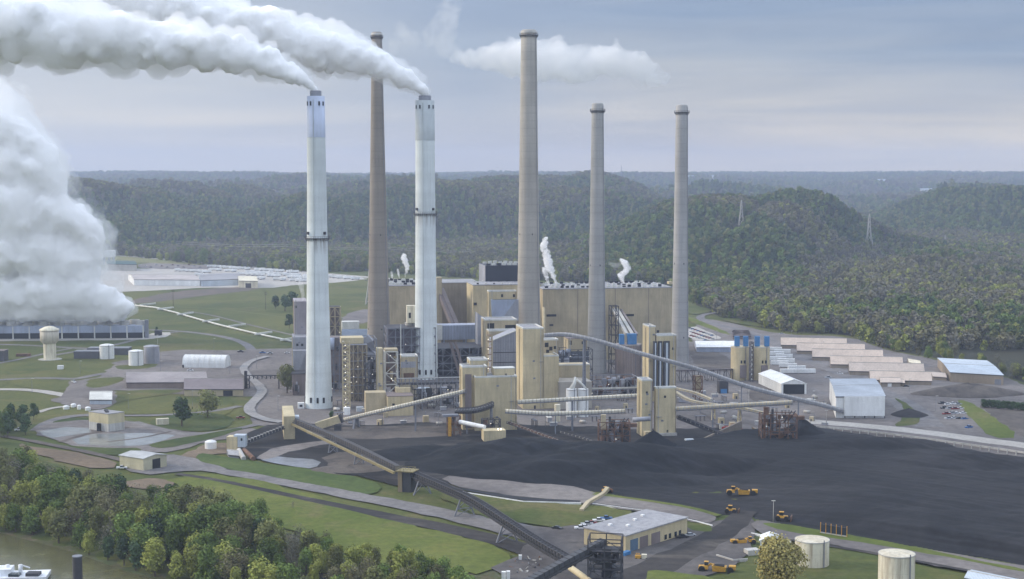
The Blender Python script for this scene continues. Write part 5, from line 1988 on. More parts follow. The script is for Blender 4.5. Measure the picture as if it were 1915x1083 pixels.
# tallest tan tower with stepped roof
t = building('transfer_tower', Blk(978, 1016.5, 766, 616, xl=965), M_tan, 'tallest tan transfer tower with stepped right side, in front of the tallest chimney', 'building')
Ba = Blk(978, 1045, 766.0, 668, depth=17)
part(Ba.box(MB(), Ba.fx(1016.5) + .1, Ba.w, .02, Ba.d, 0, Ba.h), 'lower_step', M_tan, t)
part(Ba.box(MB(), Ba.fx(1016.5) + .1, Ba.w + .05, -.05, .6, Ba.h + .004, Ba.h + .9), 'step_parapet', M_tantrim, t)
part(Ba.box(MB(), Ba.w - .6, Ba.w + .05, .61, Ba.d, Ba.h + .004, Ba.h + .9), 'step_parapet', M_tantrim, t)
B = Blk(1045, 1107, 766, 715, depth=20)
part(B.box(MB(), .1, B.w, .3, B.d, 0, B.h), 'annex', M_tantrim if False else mat_wall('dusty_pale_siding', (0.42, 0.385, 0.33), dirtamt=.25), t)
B = Blk(1045, 1102.5, 756, 684, depth=15)
part(B.box(MB(), .12, B.w, 0, B.d, 6, B.h), 'upper_annex', M_tan2, t)
part(B.box(MB(), .12, B.w + .05, -.08, .5, B.h + .004, B.h + .8), 'annex_parapet', M_tantrim, t)
part(B.box(MB(), B.w - .5, B.w + .05, .51, B.d, B.h + .004, B.h + .8), 'annex_parapet', M_tantrim, t)
part(B.box(MB(), B.fx(1085.5), B.fx(1088.5), -.15, .1, B.fz(715), B.fz(709)), 'door', M_void, t)
building('scrubber_room', Blk(1017, 1044, 742, 637, depth=10), M_tan2, 'tan room with three dark openings behind the stepped transfer tower', 'building', windows=[(1022, 645, 2.6, 3), (1030, 652, 2.2, 2.6), (1024, 657, 2, 2), (1038, 650, 2, 2)])
building('control_room', Blk(1062, 1097, 728, 634, xl=1054), M_tan2, 'raised brownish control room under the start of the arched conveyor', 'building', parapet=False, roofmat=M_brown, windows=[(1067, 641, 1.4, 3), (1090, 641, 2, 2)])
t = thing('ash_handling', G(1075, 728), 'mass of dark pipes and grey vessels behind the stepped tower annex', 'structure')
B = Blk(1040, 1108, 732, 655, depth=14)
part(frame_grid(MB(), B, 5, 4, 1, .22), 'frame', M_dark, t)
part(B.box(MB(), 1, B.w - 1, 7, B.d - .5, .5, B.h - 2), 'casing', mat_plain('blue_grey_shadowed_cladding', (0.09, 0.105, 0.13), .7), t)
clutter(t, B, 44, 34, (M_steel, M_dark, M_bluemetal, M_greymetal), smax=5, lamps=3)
# twin white silos
t0, c, r, z = tank(1058.6, 1079, 782, 729, M_white, 'left white lime silo of the joined pair right of the stepped tower', .05, 'silo', 'silo', group=None)
part(MB().tube([(c.x, c.y, z), (c.x + 2, c.y, z + 4), (c.x + 2.4, c.y, z + 7.5)], [1.6, 1.0, .5], 8), 'top_duct', M_tantrim, t0, True)
t1, c, r, z = tank(1080.5, 1101, 781, 729, M_white, 'right white lime silo of the joined pair right of the stepped tower', .05, 'silo', 'silo')
part(MB().tube([(c.x - 4, c.y, z + 6), (c.x - 1, c.y, z + 3.4), (c.x + 2, c.y, z)], .6, 8), 'top_duct', M_tantrim, t1, True)
tank(1037, 1048, 790, 757, M_cream, 'slim cream vessel standing between the two pale horizontal conveyors', .1, 'vessel', 'tank', rim=False, ladder=False)

# right pair of tan towers behind (with dark chutes)
building('transfer_tower', Blk(1212.5, 1225, 752, 612, xl=1201), M_tan, 'slender tan tower, tallest of the right-hand tan group', 'building')
t = building('transfer_tower', Blk(1227, 1264, 752, 629, xl=1219), M_tan, 'tan tower with three dark vertical pipe chutes on its front', 'building', windows=[(1258, 652, 1.4, 1.6)])
B = Blk(1219, 1264, 753, 629, depth=4)
for x0, x1 in ((1220, 1226.5), (1229, 1236), (1239, 1250)):
    a0, a1 = B.fx(x0), B.fx(x1)
    part(B.box(MB(), a0, a1, -2.2, -.3, 8, B.fz(638)), 'pipe_chute', M_dark, t)
    part(B.box(MB(), a0 + (a1 - a0) * .35, a0 + (a1 - a0) * .7, -2.35, -2.21, 8, B.fz(641)), 'chute_pipe', M_roofblue, t)
# near right pair
building('transfer_tower', Blk(1200, 1219.5, 818, 713, xl=1190.5), M_tan, 'slim near tan transfer tower, left half of the front right pair', 'building', windows=[(1209, 734, 1.1, 1.1)])
t = building('transfer_tower', Blk(1226, 1264, 817, 727, xl=1222.6), M_tan, 'broad near tan transfer tower, right half of the front right pair', 'building', windows=[(1243, 742, 1.2, 1.3), (1248, 806, 1, 1)])
B = Blk(1225, 1265, 818, 811, depth=11)
part(B.box(MB(), -.3, B.w + .3, -.4, B.d, 0, B.h), 'plinth', M_concp, t)
building('pump_hut', Blk(1207, 1219, 822, 808, depth=4), M_tan2, 'tiny tan hut at the foot of the slim near transfer tower', 'cabin', parapet=False)

# brown silo with blue collectors
t, c, r, z = tank(1152, 1201, 716, 646, mat_wall('brown_silo_shell', (0.36, 0.29, 0.25), dirtamt=.3, panel=.3), 'wide brown ribbed silo with blue dust collectors, between the two shorter concrete chimneys', .03, 'silo', 'silo', z0=4)
part(MB().cyl((c.x, c.y, 0), r * .82, 4, 24), 'base', M_dark, t)
for k in range(26):
    a = math.pi + math.pi * k / 25
    x, y = c.x + (r + .12) * math.cos(a), c.y + (r + .12) * math.sin(a)
    part(MB().beam((x, y, 4), (x, y, z), .16), 'stiffener', M_brown, t)
for lab, x0, x1, yt, yb_ in (('left', 1158, 1167, 626, 646), ('right', 1173, 1190, 625, 648)):
    m = MB()
    p0, p1 = AT(x0, yb_, c.y - 4), AT(x1, yt, c.y - 4)
    m.box(((p0.x + p1.x) / 2, c.y - 4, z + .3), p1.x - p0.x, 4, p1.z - z, 0.1)
    whole(m, 'dust_collector', M_blue, 'blue dust collector on the brown silo roof, the %s one' % ('narrower left' if lab == 'left' else 'wider right'), 'dust collector')
t = thing('inclined_gallery', G(1160, 690), 'twin pale inclined galleries climbing from the brown silo to the boiler house wall', 'conveyor')
for xa, xb in ((1146, 1172), (1153, 1182)):
    part(MB().tube([AT(xa, 577, Br.p.y + 18), AT(xb, 626, c.y - 1)], 1.2, sq=True), 'gallery', M_concp, t)
part(MB().tube([AT(1160, 577, Br.p.y + 19), AT(1191, 626, c.y)], .8, sq=True), 'gallery', M_brown, t)
B = Blk(1143, 1156, 700, 573, depth=8)
part(frame_grid(MB(), B, 1, 7, 1, .3), 'trestle', M_dark, t)
t = thing('pipe_rack', G(1130, 740), 'low dark pipe rack with pale beams between the stepped tower and the brown silo', 'structure')
B = Blk(1104, 1200, 748, 712, depth=26)
part(frame_grid(MB(), B, 7, 2, 1, .28), 'frame', M_steel, t)
part(B.box(MB(), -2, B.w, -.5, .2, B.h * .55, B.h * .55 + 1), 'main_beam', M_tantrim, t)
clutter(t, B, 51, 40, (M_dark, M_steel, M_void, M_greymetal, M_rust), smax=5, lamps=3)
t = thing('pipe_rack', G(1290, 700), 'dark low pipe rack crossing in front of the rightmost chimney foot', 'structure')
B = Blk(1262, 1370, 716, 693, depth=5)
part(frame_grid(MB(), B, 9, 1, 1, .2), 'frame', M_dark, t)
part(B.box(MB(), 0, B.w, 1, 4, B.h - 1, B.h + .1), 'deck', M_brown, t)
t = thing('feed_tower', G(1305, 745), 'rusty brown feeder tower under the long conveyor, right of the dark-chuted tower', 'structure')
B = Blk(1300, 1313, 752, 704, depth=5)
part(frame_grid(MB(), B, 1, 4, 1, .3), 'frame', M_rust, t)
part(B.box(MB(), .8, B.w - .8, .8, B.d - .8, B.h * .4, B.h), 'hopper', M_tan2, t)
building('equipment_box', Blk(1345, 1362, 738, 713, depth=5), M_dark, 'dark blue-fronted equipment house below the long conveyor', 'building', parapet=False, windows=[(1353.5, 732, 4.4, 3.4, M_blue, 'blue_panel')])

# twin tan ash silos
for i, (x0, x1, lab) in enumerate(((1368.6, 1402.5, 'left'), (1409, 1441.5, 'right'))):
    t, c, r, z = tank(x0, x1, 714, 650, M_tan, 'tall tan ash silo with two blue dust collectors, %s of the pair' % lab, .0, 'silo', 'silo')
    for dx in (-.28, .22):
        m = MB().box((c.x + dx * 2 * r, c.y - r - .05, z * .28), 1.3, .5, z * .0 + 2.4)
    for px in ((x0 + x1) / 2 + 1, (x0 + x1) / 2 + 7):
        p = AT(px, 680, c.y - r)
        part(MB().box((p.x, c.y - r * .96, p.z), 1.2, .6, 2.2), 'vent', M_void, t)
    p = AT((x0 + x1) / 2 + 4, 700, c.y - r)
    part(MB().box((p.x, c.y - r - .6, 3), 4.6, 2.0, 9), 'loading_bay', M_brown, t)
    for j, o in enumerate((.27, .75) if i == 0 else (.2, .75)):
        x = x0 + (x1 - x0) * o
        p0 = AT(x, 648, c.y)
        whole(MB().box((p0.x, c.y - 1, z + .4), 3.4, 3.4, 7.2), 'dust_collector', M_blue, 'blue box dust collector on the %s tan ash silo, its %s one' % (lab, 'left' if j == 0 else 'right'), 'dust collector')
t = thing('stair_tower', G(1406, 716), 'white-decked stair tower squeezed between the twin tan ash silos', 'structure')
B = Blk(1403.5, 1408.5, 716, 640, depth=3)
part(frame_grid(MB(), B, 1, 9, 1, .2), 'frame', M_dark, t)
for k in range(8):
    part(B.box(MB(), .4, 1.1, -.2, .1, B.h * (k + .6) / 8.4, B.h * (k + .6) / 8.4 + 1.2), 'landing', M_tantrim, t)  # pale landings on the dark frame

# ------------------------------------------------------------------ conveyors
PALE = mat_wall('dusty_conveyor_tube', (0.66, 0.62, 0.51), dirtamt=.3)
GRY = mat_wall('grey_conveyor_tube', (0.30, 0.30, 0.31), dirtamt=.25)
conveyor('conveyor_gallery', [(1018, 766, 627), (1057, 766, 625), (1086, 768, 630), (1124.5, 770, 639.5), (1163, 772, 651), (1221, 776, 668), (1299, 778, 688), (1400, 781, 725), (1480, 783, 744), (1540, 784, 758), (1577, 785, 769)], 1.35, GRY,
         'longest conveyor, arching from the tallest tan tower down to the white fronted building', ribs=2.6, legs=((.135, 2.4, .45), (.67, 2.5), (.855, 2.5)), beltmat=M_concp)
conveyor('conveyor_gallery', [(637, 800, 787), (707, 806, 770), (780, 808, 753), (872, 806, 731)], 1.25, PALE, 'ribbed pale conveyor rising rightward to the broad transfer house', ribs=1.6, beltmat=M_tan2, legs=((.14, 3, .6), (.62, 2.2)))
t = thing('conveyor_cover', G(612, 805), 'beige box shaped conveyor head at the lower end of the rising ribbed conveyor', 'conveyor')
part(MB().tube([col_z(592, 806, 797), col_z(636, 806, 783)], 2.1, sq=True), 'cover', M_tan, t)
part(MB().tube([col_z(636.3, 806, 783), col_z(640, 806, 781.5)], 2.5, sq=True), 'end_frame', M_dark, t)
part(MB().box(col_z(632, 807, 807), 4, 3, 4), 'support', M_dark, t)
conveyor('conveyor_gallery', [(968, 806, 752), (1195, 806, 740)], 1.3, PALE, 'upper one of two pale horizontal conveyors right of the broad transfer house', ribs=2.2, beltmat=M_tan2, legs=((.45, 2.5, .5),))
conveyor('conveyor_gallery', [(945, 812, 769), (1020, 812, 774.5), (1100, 812, 772), (1168, 812, 769)], 1.35, PALE, 'lower slightly sagging pale conveyor ending at the rusty stacker', ribs=1.9, legs=((.42, 2.4),), beltmat=M_tan2)
conveyor('conveyor_gallery', [(1264, 816, 765), (1330, 817, 761), (1400, 818, 757), (1480, 820, 752.5)], 1.35, mat_wall('yellow_dusty_tube', (0.52, 0.45, 0.31), dirtamt=.35, dirt=(.3, .14, .06)), 'pale boom conveyor from the near right towers to the right stacker', ribs=2.0, legs=((.32, 2.4),))
conveyor('conveyor_gallery', [(851, 812, 768), (884, 812, 768), (905, 811, 763), (922, 810, 756)], 1.1, GRY, 'short bent grey conveyor against the broad transfer house front', ribs=1.6, truss=True, railmat=M_dark, legs=((.3, 2.2), (.95, 2.2)))
conveyor('conveyor_belt', [(951, 812, 790), (1000, 824, 808), (1077, 840, 837)], .55, M_rust, 'low rusty belt running down from the transfer house into the coal', ribs=3, tube=False, railmat=M_dark)
conveyor('conveyor_belt', [(1050, 818, 808), (1100, 828, 822), (1128, 836, 836)], .5, M_dark, 'short dark belt sinking into the coal left of the rusty stacker', ribs=3, tube=False, railmat=M_dark)
whole(MB().tube([col_z(860, 818, 789), col_z(907, 824, 799)], 1.25, 10), 'chute_tube', M_white, 'smooth white inclined tube left of the low hopper house', 'chute', smooth=False)
conveyor('conveyor_gallery', [(1264, 770, 735), (1292, 782, 752), (1345, 788, 759), (1396, 794, 765), (1445, 800, 778)], 1.0, M_tan, 'thin yellowish conveyor sloping down behind the right boom conveyor', ribs=3, tube=False, legs=((.5, 2.0), (.72, 2.0)), legmat=M_tan)
conveyor('conveyor_gallery', [(1262, 760, 727), (1300, 766, 735), (1330, 772, 748)], .9, M_tan, 'short yellowish conveyor stub beside the dark-chuted tower', ribs=3, tube=False)
conveyor('conveyor_belt', [(1268, 812, 780), (1320, 820, 800), (1360, 826, 818)], .6, M_dark, 'dark belt slanting down right of the broad near transfer tower', ribs=3, tube=False, truss=True, railmat=M_dark)
# the long one across the foreground
YEL = mat_wall('yellow_girder_paint', (0.27, 0.225, 0.11), dirtamt=.3, dirt=(.08, .07, .06))
t = conveyor('overland_conveyor', [(552, 822, 787), (600, 838, 806), (680, 874, 843), (744, 906, 876)], 1.25, M_dark, 'upper span of the foreground conveyor, yellow girder, from tan drive house to pier', tube=False, ribs=3.0, railmat=M_dark, beltmat=mat_plain('worn_belt_cover', (.16, .145, .125), .8), legs=((.36, 2.5), (.62, 2.5)))
P0, P1 = col_z(552, 823, 791), col_z(744, 910, 884)
part(MB().tube([P0 + Vector((-1.6, -1.4, -.4)), P1 + Vector((-1.6, -1.4, .2))], .55, sq=True), 'girder', YEL, t)
t = conveyor('overland_conveyor', [(760, 912, 882), (850, 952, 920), (892, 985, 940), (967, 1026, 990), (1010, 1055, 1018), (1070, 1085, 1052)], 1.2, mat_wall('dark_grey_gallery', (0.11, 0.11, 0.12), dirtamt=.3), 'lower trussed span of the foreground conveyor descending to the lattice tower', tube=False, ribs=2.6, truss=True, railmat=M_dark, beltmat=M_dark, legs=((.1, 3.4), (.38, 3.6, .3), (.66, 3.6, .3)), spread=2.6)
t = thing('conveyor_pier', G(752, 918), 'brown pier house carrying the bend of the foreground conveyor', 'building')
B = Blk(744, 762, 920, 882, depth=7, yaw=math.radians(-20))
part(B.box(MB(), 0, B.w * .42, 0, B.d, 0, B.h), 'wall', mat_wall('brown_concrete_pier', (0.28, 0.22, 0.14), dirtamt=.4), t)
part(B.box(MB(), B.w * .43, B.w * 1.3, .5, B.d, 0, B.h - .3), 'shaft', M_dark, t)
part(B.box(MB(), -.8, B.w * 1.6, -.8, B.d, B.h + .01, B.h + .5), 'platform', YEL, t)
part(frame_grid(MB(), Blk(742, 768, 921, 872, depth=6, yaw=math.radians(-20)), 4, 1, 1, .08, brace=False, z0=B.h + .5, z1=B.h + 1.8), 'railing', YEL, t)
t = building('drive_house', Blk(531, 552, 824, 779, xl=528), M_tan, 'tan drive house with blue-white side room at the top of the foreground conveyor', 'building', parapet=False)
B = Blk(552, 560, 822, 779, depth=6)
part(B.box(MB(), .1, B.w, 0, B.d, B.fz(794), B.h), 'side_room', M_roofblue, t)
t = conveyor('conveyor_belt', [(536, 822, 797), (500, 828, 811), (455, 836, 829)], .9, M_dark, 'dark ramp belt climbing from the small tan silo to the drive house', tube=False, ribs=2.2, railmat=M_dark)
building('sample_house', Blk(424, 444, 843, 817, depth=6, yaw=math.radians(-5)), M_tan, 'small tan sampling house with grey cabin beside it above the culverts', 'building', parapet=False)
building('sample_house', Blk(437, 458, 843, 814, depth=5, yaw=math.radians(-5), z0=2), M_roofblue, 'small pale grey cabin on legs joined to the tan sampling house', 'cabin', parapet=False, windows=[(442, 822, 1, 1.4), (452, 822, 1, 1.4)])
tank(381, 403, 842, 828, M_white, 'white rounded storage tank on the bare ground above the embankment', .3, rim=False, ladder=False)
gable('shed', (428, 856), (447, 858), (424, 850), 1.6, 3.2, M_steel, M_roof, 'small grey roofed shed above the grass embankment', 'shed')
for (a, b, c_, d, lab) in ((457, 846, 474, 858, 'right'), (447, 846, 456, 858, 'left')):
    whole(MB().tube([col_z(a, 852, 842), col_z(c_, 862, 858)], 1.3, 12), 'culvert_pipe', M_rust if lab == 'right' else M_concp, 'large sloping culvert pipe near the wash pond, the %s one' % ('rusty right' if lab == 'right' else 'pale left'), 'pipe')

# stackers
for (x0, x1, yb, yt, lab, sd_) in ((1120, 1178, 840, 776, 'rusty stacker machine left of the front right tan towers', 61), (1424, 1490, 838, 762, 'rusty stacker machine under the end of the right boom conveyor', 67)):
    t = thing('stacker', G((x0 + x1) / 2, yb), lab, 'machine')
    B = Blk(x0, x1, yb, yt + 14, depth=9, yaw=0)
    part(frame_grid(MB(), B, 4, 4, 1, .24), 'frame', M_rust, t)
    clutter(t, B, sd_, 40, (M_rust, M_dark, M_void, M_steel), smax=3.2, lamps=1)
    B2 = Blk(x0 + 4, x0 + 14, yb - 2, yt, depth=3, yaw=0)
    part(B2.box(MB(), 0, B2.w * .9, 0, 2, B2.fz(yt + 28), B2.h), 'portal_head', M_tan2 if sd_ == 61 else M_rust, t)
    part(B2.box(MB(), 0, 1.0, 0, 1, 0, B2.fz(yt + 28)), 'portal_leg', M_rust, t)
    part(B2.box(MB(), B2.w + 1.2, B2.w + 2.4, 0, 1, 0, B2.h - 1), 'portal_leg', M_dark, t)
    a = col_z(x1 - 26, yb - 2, yt + 30)
    b = col_z(x1 - 10, yb - 2, yt + 6)
    part(MB().beam(a, b, .25).beam(a + Vector((2, 0, 0)), b + Vector((2, 0, 0)), .25), 'mast', M_dark, t)
    c = col_z(x1 - 6, yb - 4, yt + 22)
    part(MB().box((c.x, c.y, 0), 3.2, 3, c.z), 'pylon', M_dark, t)
    part(MB().box((c.x, c.y, c.z), 11, 4, 1.8), 'head_deck', M_rust, t)
    if sd_ == 61:
        part(MB().tube([col_z(1183, 830, 785), col_z(1216, 830, 783)], 1.3, 10), 'boom_tube', M_greymetal, t, True)
    else:
        part(MB().tube([col_z(1397, 838, 831), col_z(1466, 840, 831)], .9, sq=True), 'ballast_beam', M_rust, t)
t = thing('yard_machine', G(850, 815), 'yellow and rusty feeder machine left of the white inclined tube', 'machine')
B = Blk(838, 862, 818, 780, depth=5)
part(frame_grid(MB(), B, 2, 3, 1, .22), 'frame', M_rust, t)
part(B.box(MB(), 0, 1.8, -.6, 1, 0, B.h), 'yellow_post', M_yellow, t)
part(B.box(MB(), -3, 6, 0, 4, B.h, B.h + 1.2), 'top_deck', M_steel, t)
clutter(t, B, 71, 10, (M_dark, M_rust), smax=3)
# coal ramp walls
for lab, a, b, c_, d in (('left', 1308, 833, 1386, 806), ('right', 1407, 808, 1432, 830)):
    p, q_ = G(a, b), G(c_, d)
    n = Vector((-(q_ - p).y, (q_ - p).x, 0)).normalized() * .5
    h0, h1 = 3.0, 6.0
    m = MB().hexa([p - n, q_ - n, q_ + n, p + n], [p - n + Vector((0, 0, h0)), q_ - n + Vector((0, 0, h1)), q_ + n + Vector((0, 0, h1)), p + n + Vector((0, 0, h0))])
    whole(m, 'retaining_wall', mat_wall('stained_concrete_wall', (0.22, 0.185, 0.15), dirtamt=.4), 'stained concrete retaining wall on the %s of the coal ramp' % lab, 'wall')
building('site_cabin', Blk(1283, 1298, 827, 822, depth=3), M_roofblue, 'low pale blue cabin at the left foot of the coal ramp', 'cabin', parapet=False)
t = thing('excavator', G(1362, 806), 'red machine lying low behind the coal ramp', 'machine')
p = G(1362, 805)
part(MB().box((p.x, p.y, .9), 8, 2.6, 1.5), 'body', M_red, t)
part(MB().box((p.x - 4, p.y, .9), 2.2, 2.4, 2.6), 'cab', M_tantrim, t)
part(MB().beam((p.x + 3, p.y, 1.6), (p.x + 8, p.y, 1.0), .35), 'boom', M_red, t)
for dx in (-3, 2.5):
    part(MB().tube([(p.x + dx, p.y - 1.6, .8), (p.x + dx, p.y + 1.6, .8)], .8, 12), 'wheel', M_tyre, t, True)
# ------------------------------------------------------------------ right side: sheds, warehouses, offices
gable('loading_shed', (1563, 784), (1654.5, 783.5), (1551, 748), 13.8, 15.0, M_white, M_roofblue if False else mat_wall('blue_grey_roof', (0.34, 0.38, 0.43), dirtamt=.15), 'big white-fronted shed with blue-grey roof where the longest conveyor ends', 'shed')
t = bpy.data.objects.get('loading_shed')
B = Blk(1579, 1654, 784.5, 741, depth=1, yaw=0)
part(B.box(MB(), -.2, B.w, -.5, -.2, 2.2, B.h), 'front_panel', M_white, t)
for k in range(5):
    part(B.box(MB(), B.w * k / 4.05, B.w * k / 4.05 + .5, -.55, -.1, 0, 2.2), 'foot_column', M_dark, t)
gable('fabric_shed', (1461, 739), (1508, 739), (1418.5, 719), 7.6, 10.6, M_white, M_white, 'white open-ended fabric shed behind the longest conveyor', 'shed', ridge_along=False, door=(.08, .92, 7.4, 'front', M_void))
bricks = mat_wall('warehouse_siding', (0.30, 0.25, 0.19), dirtamt=.2)
for i, (x0, y0, x1, lab) in enumerate(((1459, 653, 1583, 'farthest of the six beige roofed warehouses'), (1489, 664, 1617, 'second beige warehouse counting from the woodland end'), (1518, 676, 1651, 'third beige warehouse from the woodland, beside the trailer park'),
                                      (1552, 690, 1688, 'fourth beige warehouse, two roofs short of the nearest'), (1587, 703, 1728, 'second nearest beige roofed warehouse'), (1626, 720, 1742, 'nearest beige roofed warehouse, in front of the row'))):
    yaw = math.radians(-9)
    A = G(x0 + 2, y0)
    u = Vector((math.cos(yaw), math.sin(yaw), 0))
    v = Vector((-math.sin(yaw), math.cos(yaw), 0))
    a1 = (x1 - W0 / 2) / FPX
    L_ = (a1 * (A.y * CP + CAMZ * SP) - A.x) / (u.x - a1 * u.y * CP)
    gable('warehouse', tuple(A), tuple(A + u * L_), tuple(A + v * 14.6), 3.8, 9.0, bricks, M_roofbeige, lab, 'warehouse', 'row of beige roofed warehouses', door=(.3, .7, 3.2, 'left', M_brown))
gable('store_building', (1647, 725), (1684, 725), (1644, 718), 3.6, 5.6, bricks, M_roofbeige, 'small beige annex with white door in front of the nearest warehouse', 'building', door=(.35, .55, 3, 'front', M_white))
gable('store_building', (1680, 724), (1691, 725), (1679, 719), 3.2, 4.6, bricks, M_roofbeige, 'tiny beige hut right beside the annex of the nearest warehouse', 'cabin')
gable('warehouse', (1777, 716), (1876, 722), (1753, 688), 7.5, 8.6, bricks, M_roofblue, 'wide warehouse with pale blue roof behind the brown gravel mound', 'warehouse', door=(.84, .96, 4.5, 'front', M_steel))
gable('store_building', (1745, 712), (1770, 714), (1739, 704), 3, 4.6, bricks, M_roofbeige, 'small low building between the nearest warehouse and the pale blue roof', 'building')
gable('store_building', (1700, 684), (1722, 688), (1697, 678), 2.6, 4, bricks, M_cream, 'little pale roofed store beyond the right ends of the warehouses', 'building')
gable('site_office', (1303, 660), (1376, 660), (1299, 648), 4.6, 7.2, M_bluemetal, M_white, 'long white roofed office beside the car park', 'building')
gable('gatehouse', (1371, 636), (1404, 636), (1369, 627), 3.4, 7.0, M_brown, mat_plain('dark_brown_roof', (0.09, 0.075, 0.075), .8), 'brown hip roofed gatehouse above the left ash silo', 'building', hip=True)

# barrier wall on posts along the coal yard
t = thing('barrier_wall', G(1720, 828), 'long pale barrier wall on posts between the coal yard and the storage road', 'wall')
pts = smooth_poly([(1527, 806), (1600, 813), (1700, 825), (1800, 839), (1915, 856), (2050, 878)], 2, False)
P = [G(a, b) for a, b in pts]
m = MB()
for i in range(len(P) - 1):
    a, b = P[i], P[i + 1]
    m.hexa([a + Vector((0, -.2, 2.3)), b + Vector((0, -.2, 2.3)), b + Vector((0, .2, 2.3)), a + Vector((0, .2, 2.3))], [a + Vector((0, -.2, 3.3)), b + Vector((0, -.2, 3.3)), b + Vector((0, .2, 3.3)), a + Vector((0, .2, 3.3))])
part(m, 'rail', M_concp, t)
Lt = sum((P[i + 1] - P[i]).length for i in range(len(P) - 1))
d, k = 0, 0
for i in range(len(P) - 1):
    l = (P[i + 1] - P[i]).length
    while k * 5.2 < d + l:
        p = P[i].lerp(P[i + 1], (k * 5.2 - d) / l)
        part(MB().box((p.x, p.y - .3, 0), .5, .5, 3.2), 'post', M_concp, t)
        k += 1
    d += l


def wall_line(pts, h, mat, label, th=.5):
    m = MB()
    P = [G(a, b) for a, b in pts]
    for i in range(len(P) - 1):
        a, b = P[i], P[i + 1]
        n = Vector((-(b - a).y, (b - a).x, 0)).normalized() * th / 2
        u = Vector((0, 0, h))
        m.hexa([a - n, b - n, b + n, a + n], [a - n + u, b - n + u, b + n + u, a + n + u])
    return whole(m, 'low_wall', mat, label, 'wall')


wall_line([(857, 922), (979, 941), (1087, 944)], 1.0, M_white, 'white low wall along the drain, left of the gangway')
wall_line([(1108, 945), (1202, 958), (1268, 971)], 1.0, M_white, 'white low wall along the drain between the gangway and the workshop')
wall_line([(1279, 973), (1300, 978), (1332, 986)], 1.0, M_white, 'short white low wall right of the workshop corner')
wall_line([(1405, 1000), (1445, 1008), (1480, 1016)], .9, M_white, 'white low wall behind the small white gabled building')

# workshop
gw = G(1170, 1037)
a48 = math.radians(48.5)
uu = Vector((math.cos(a48), math.sin(a48), 0))
vv = Vector((-math.sin(a48), math.cos(a48), 0))
t = thing('workshop', gw, 'long tan workshop with grey flat roof and roller doors behind the lattice tower', 'workshop')
Lw, Ww, Hw = 42, 21, 7.2


def wb(a0, a1, b0, b1, z0, z1):
    q = lambda a, b, z: gw + uu * a + vv * b + Vector((0, 0, z))
    return MB().hexa([q(a0, b0, z0), q(a1, b0, z0), q(a1, b1, z0), q(a0, b1, z0)], [q(a0, b0, z1), q(a1, b0, z1), q(a1, b1, z1), q(a0, b1, z1)])


part(wb(0, Lw, 0, Ww, 0, Hw), 'wall', M_tan, t)
part(wb(-.4, Lw + .4, -.4, Ww + .4, Hw + .003, Hw + .5), 'roof', M_roof, t)
for a, w, mt in ((3, 5, mat_plain('dull_blue_door', (.09, .15, .22), .6)), (9.2, 5.5, M_brown), (17, 6, M_brown)):
    part(wb(a, a + w, -.1, .1, 0, 5.2), 'roller_door', mt, t)
for a in (26, 29, 33, 36):
    part(wb(a, a + 1.6, -.1, .1, 1, 3), 'window', M_glass, t)
for a, b in ((12, 8), (22, 12), (30, 14), (8, 14)):
    part(wb(a, a + 1.6, b, b + 1.2, Hw + .5, Hw + 1.2), 'roof_vent', M_white, t)
building('generator', Blk(1168, 1180, 1043, 1034, depth=2, yaw=a48), M_blue, 'blue generator box against the workshop near corner', 'machine', parapet=False)
tt = thing('forklift', G(1197, 1047), 'orange and white forklift parked before the workshop', 'forklift')
p = G(1197, 1047)
part(MB().box((p.x - .8, p.y, .5), 2.2, 1.4, 1.3), 'body', M_yellow, tt)
part(MB().box((p.x + 1.6, p.y, .6), 2.0, 1.4, 1.6), 'tank', M_cream, tt)
part(frame_grid(MB(), Blk(1190, 1196, 1047, 1036, depth=1.2, yaw=0), 1, 1, 1, .07, brace=False), 'cage', M_yellow, tt)
for dx in (-1.6, .2, 2.4):
    part(MB().tube([(p.x + dx, p.y - .8, .45), (p.x + dx, p.y + .8, .45)], .45, 10), 'wheel', M_tyre, tt, True)

# lattice tower and belts in the near foreground
t = thing('transfer_tower', G(1128, 1112), 'open black steel lattice tower in the near foreground beside the workshop', 'structure')
B = Blk(1099, 1161, 1118, 1008, depth=9, yaw=math.radians(-8))
part(frame_grid(MB(), B, 2, 6, 1, .2), 'frame', M_dark, t)
floors(t, B, 5, M_dark, .3, .2, z1=B.h * .78)
part(B.box(MB(), B.w * .42, B.w * .68, 2, 5.5, 0, B.h * .82), 'chute', mat_plain('black_chute', (0.03, 0.032, 0.038), .6), t)
clutter(t, B, 81, 26, (M_dark, M_void, M_steel), z1=B.h * .78, smax=2.4)
conveyor('conveyor_gallery', [(1128, 1108, 1016), (1070, 1120, 1046), (1004, 1135, 1082), (940, 1160, 1120)], 1.5, mat_wall('charcoal_gallery', (0.07, 0.075, 0.085), dirtamt=.2), 'charcoal covered conveyor descending leftward from the lattice tower', tube=False, ribs=2.4, railmat=M_dark, beltmat=M_dark, legs=((.6, 3),))
whole(MB().tube([col_z(1067, 1092, 1062), col_z(1112, 1130, 1094)], 1.15, 12), 'chute_tube', M_tan, 'smooth beige tube lying behind the lattice tower foot', 'pipe')
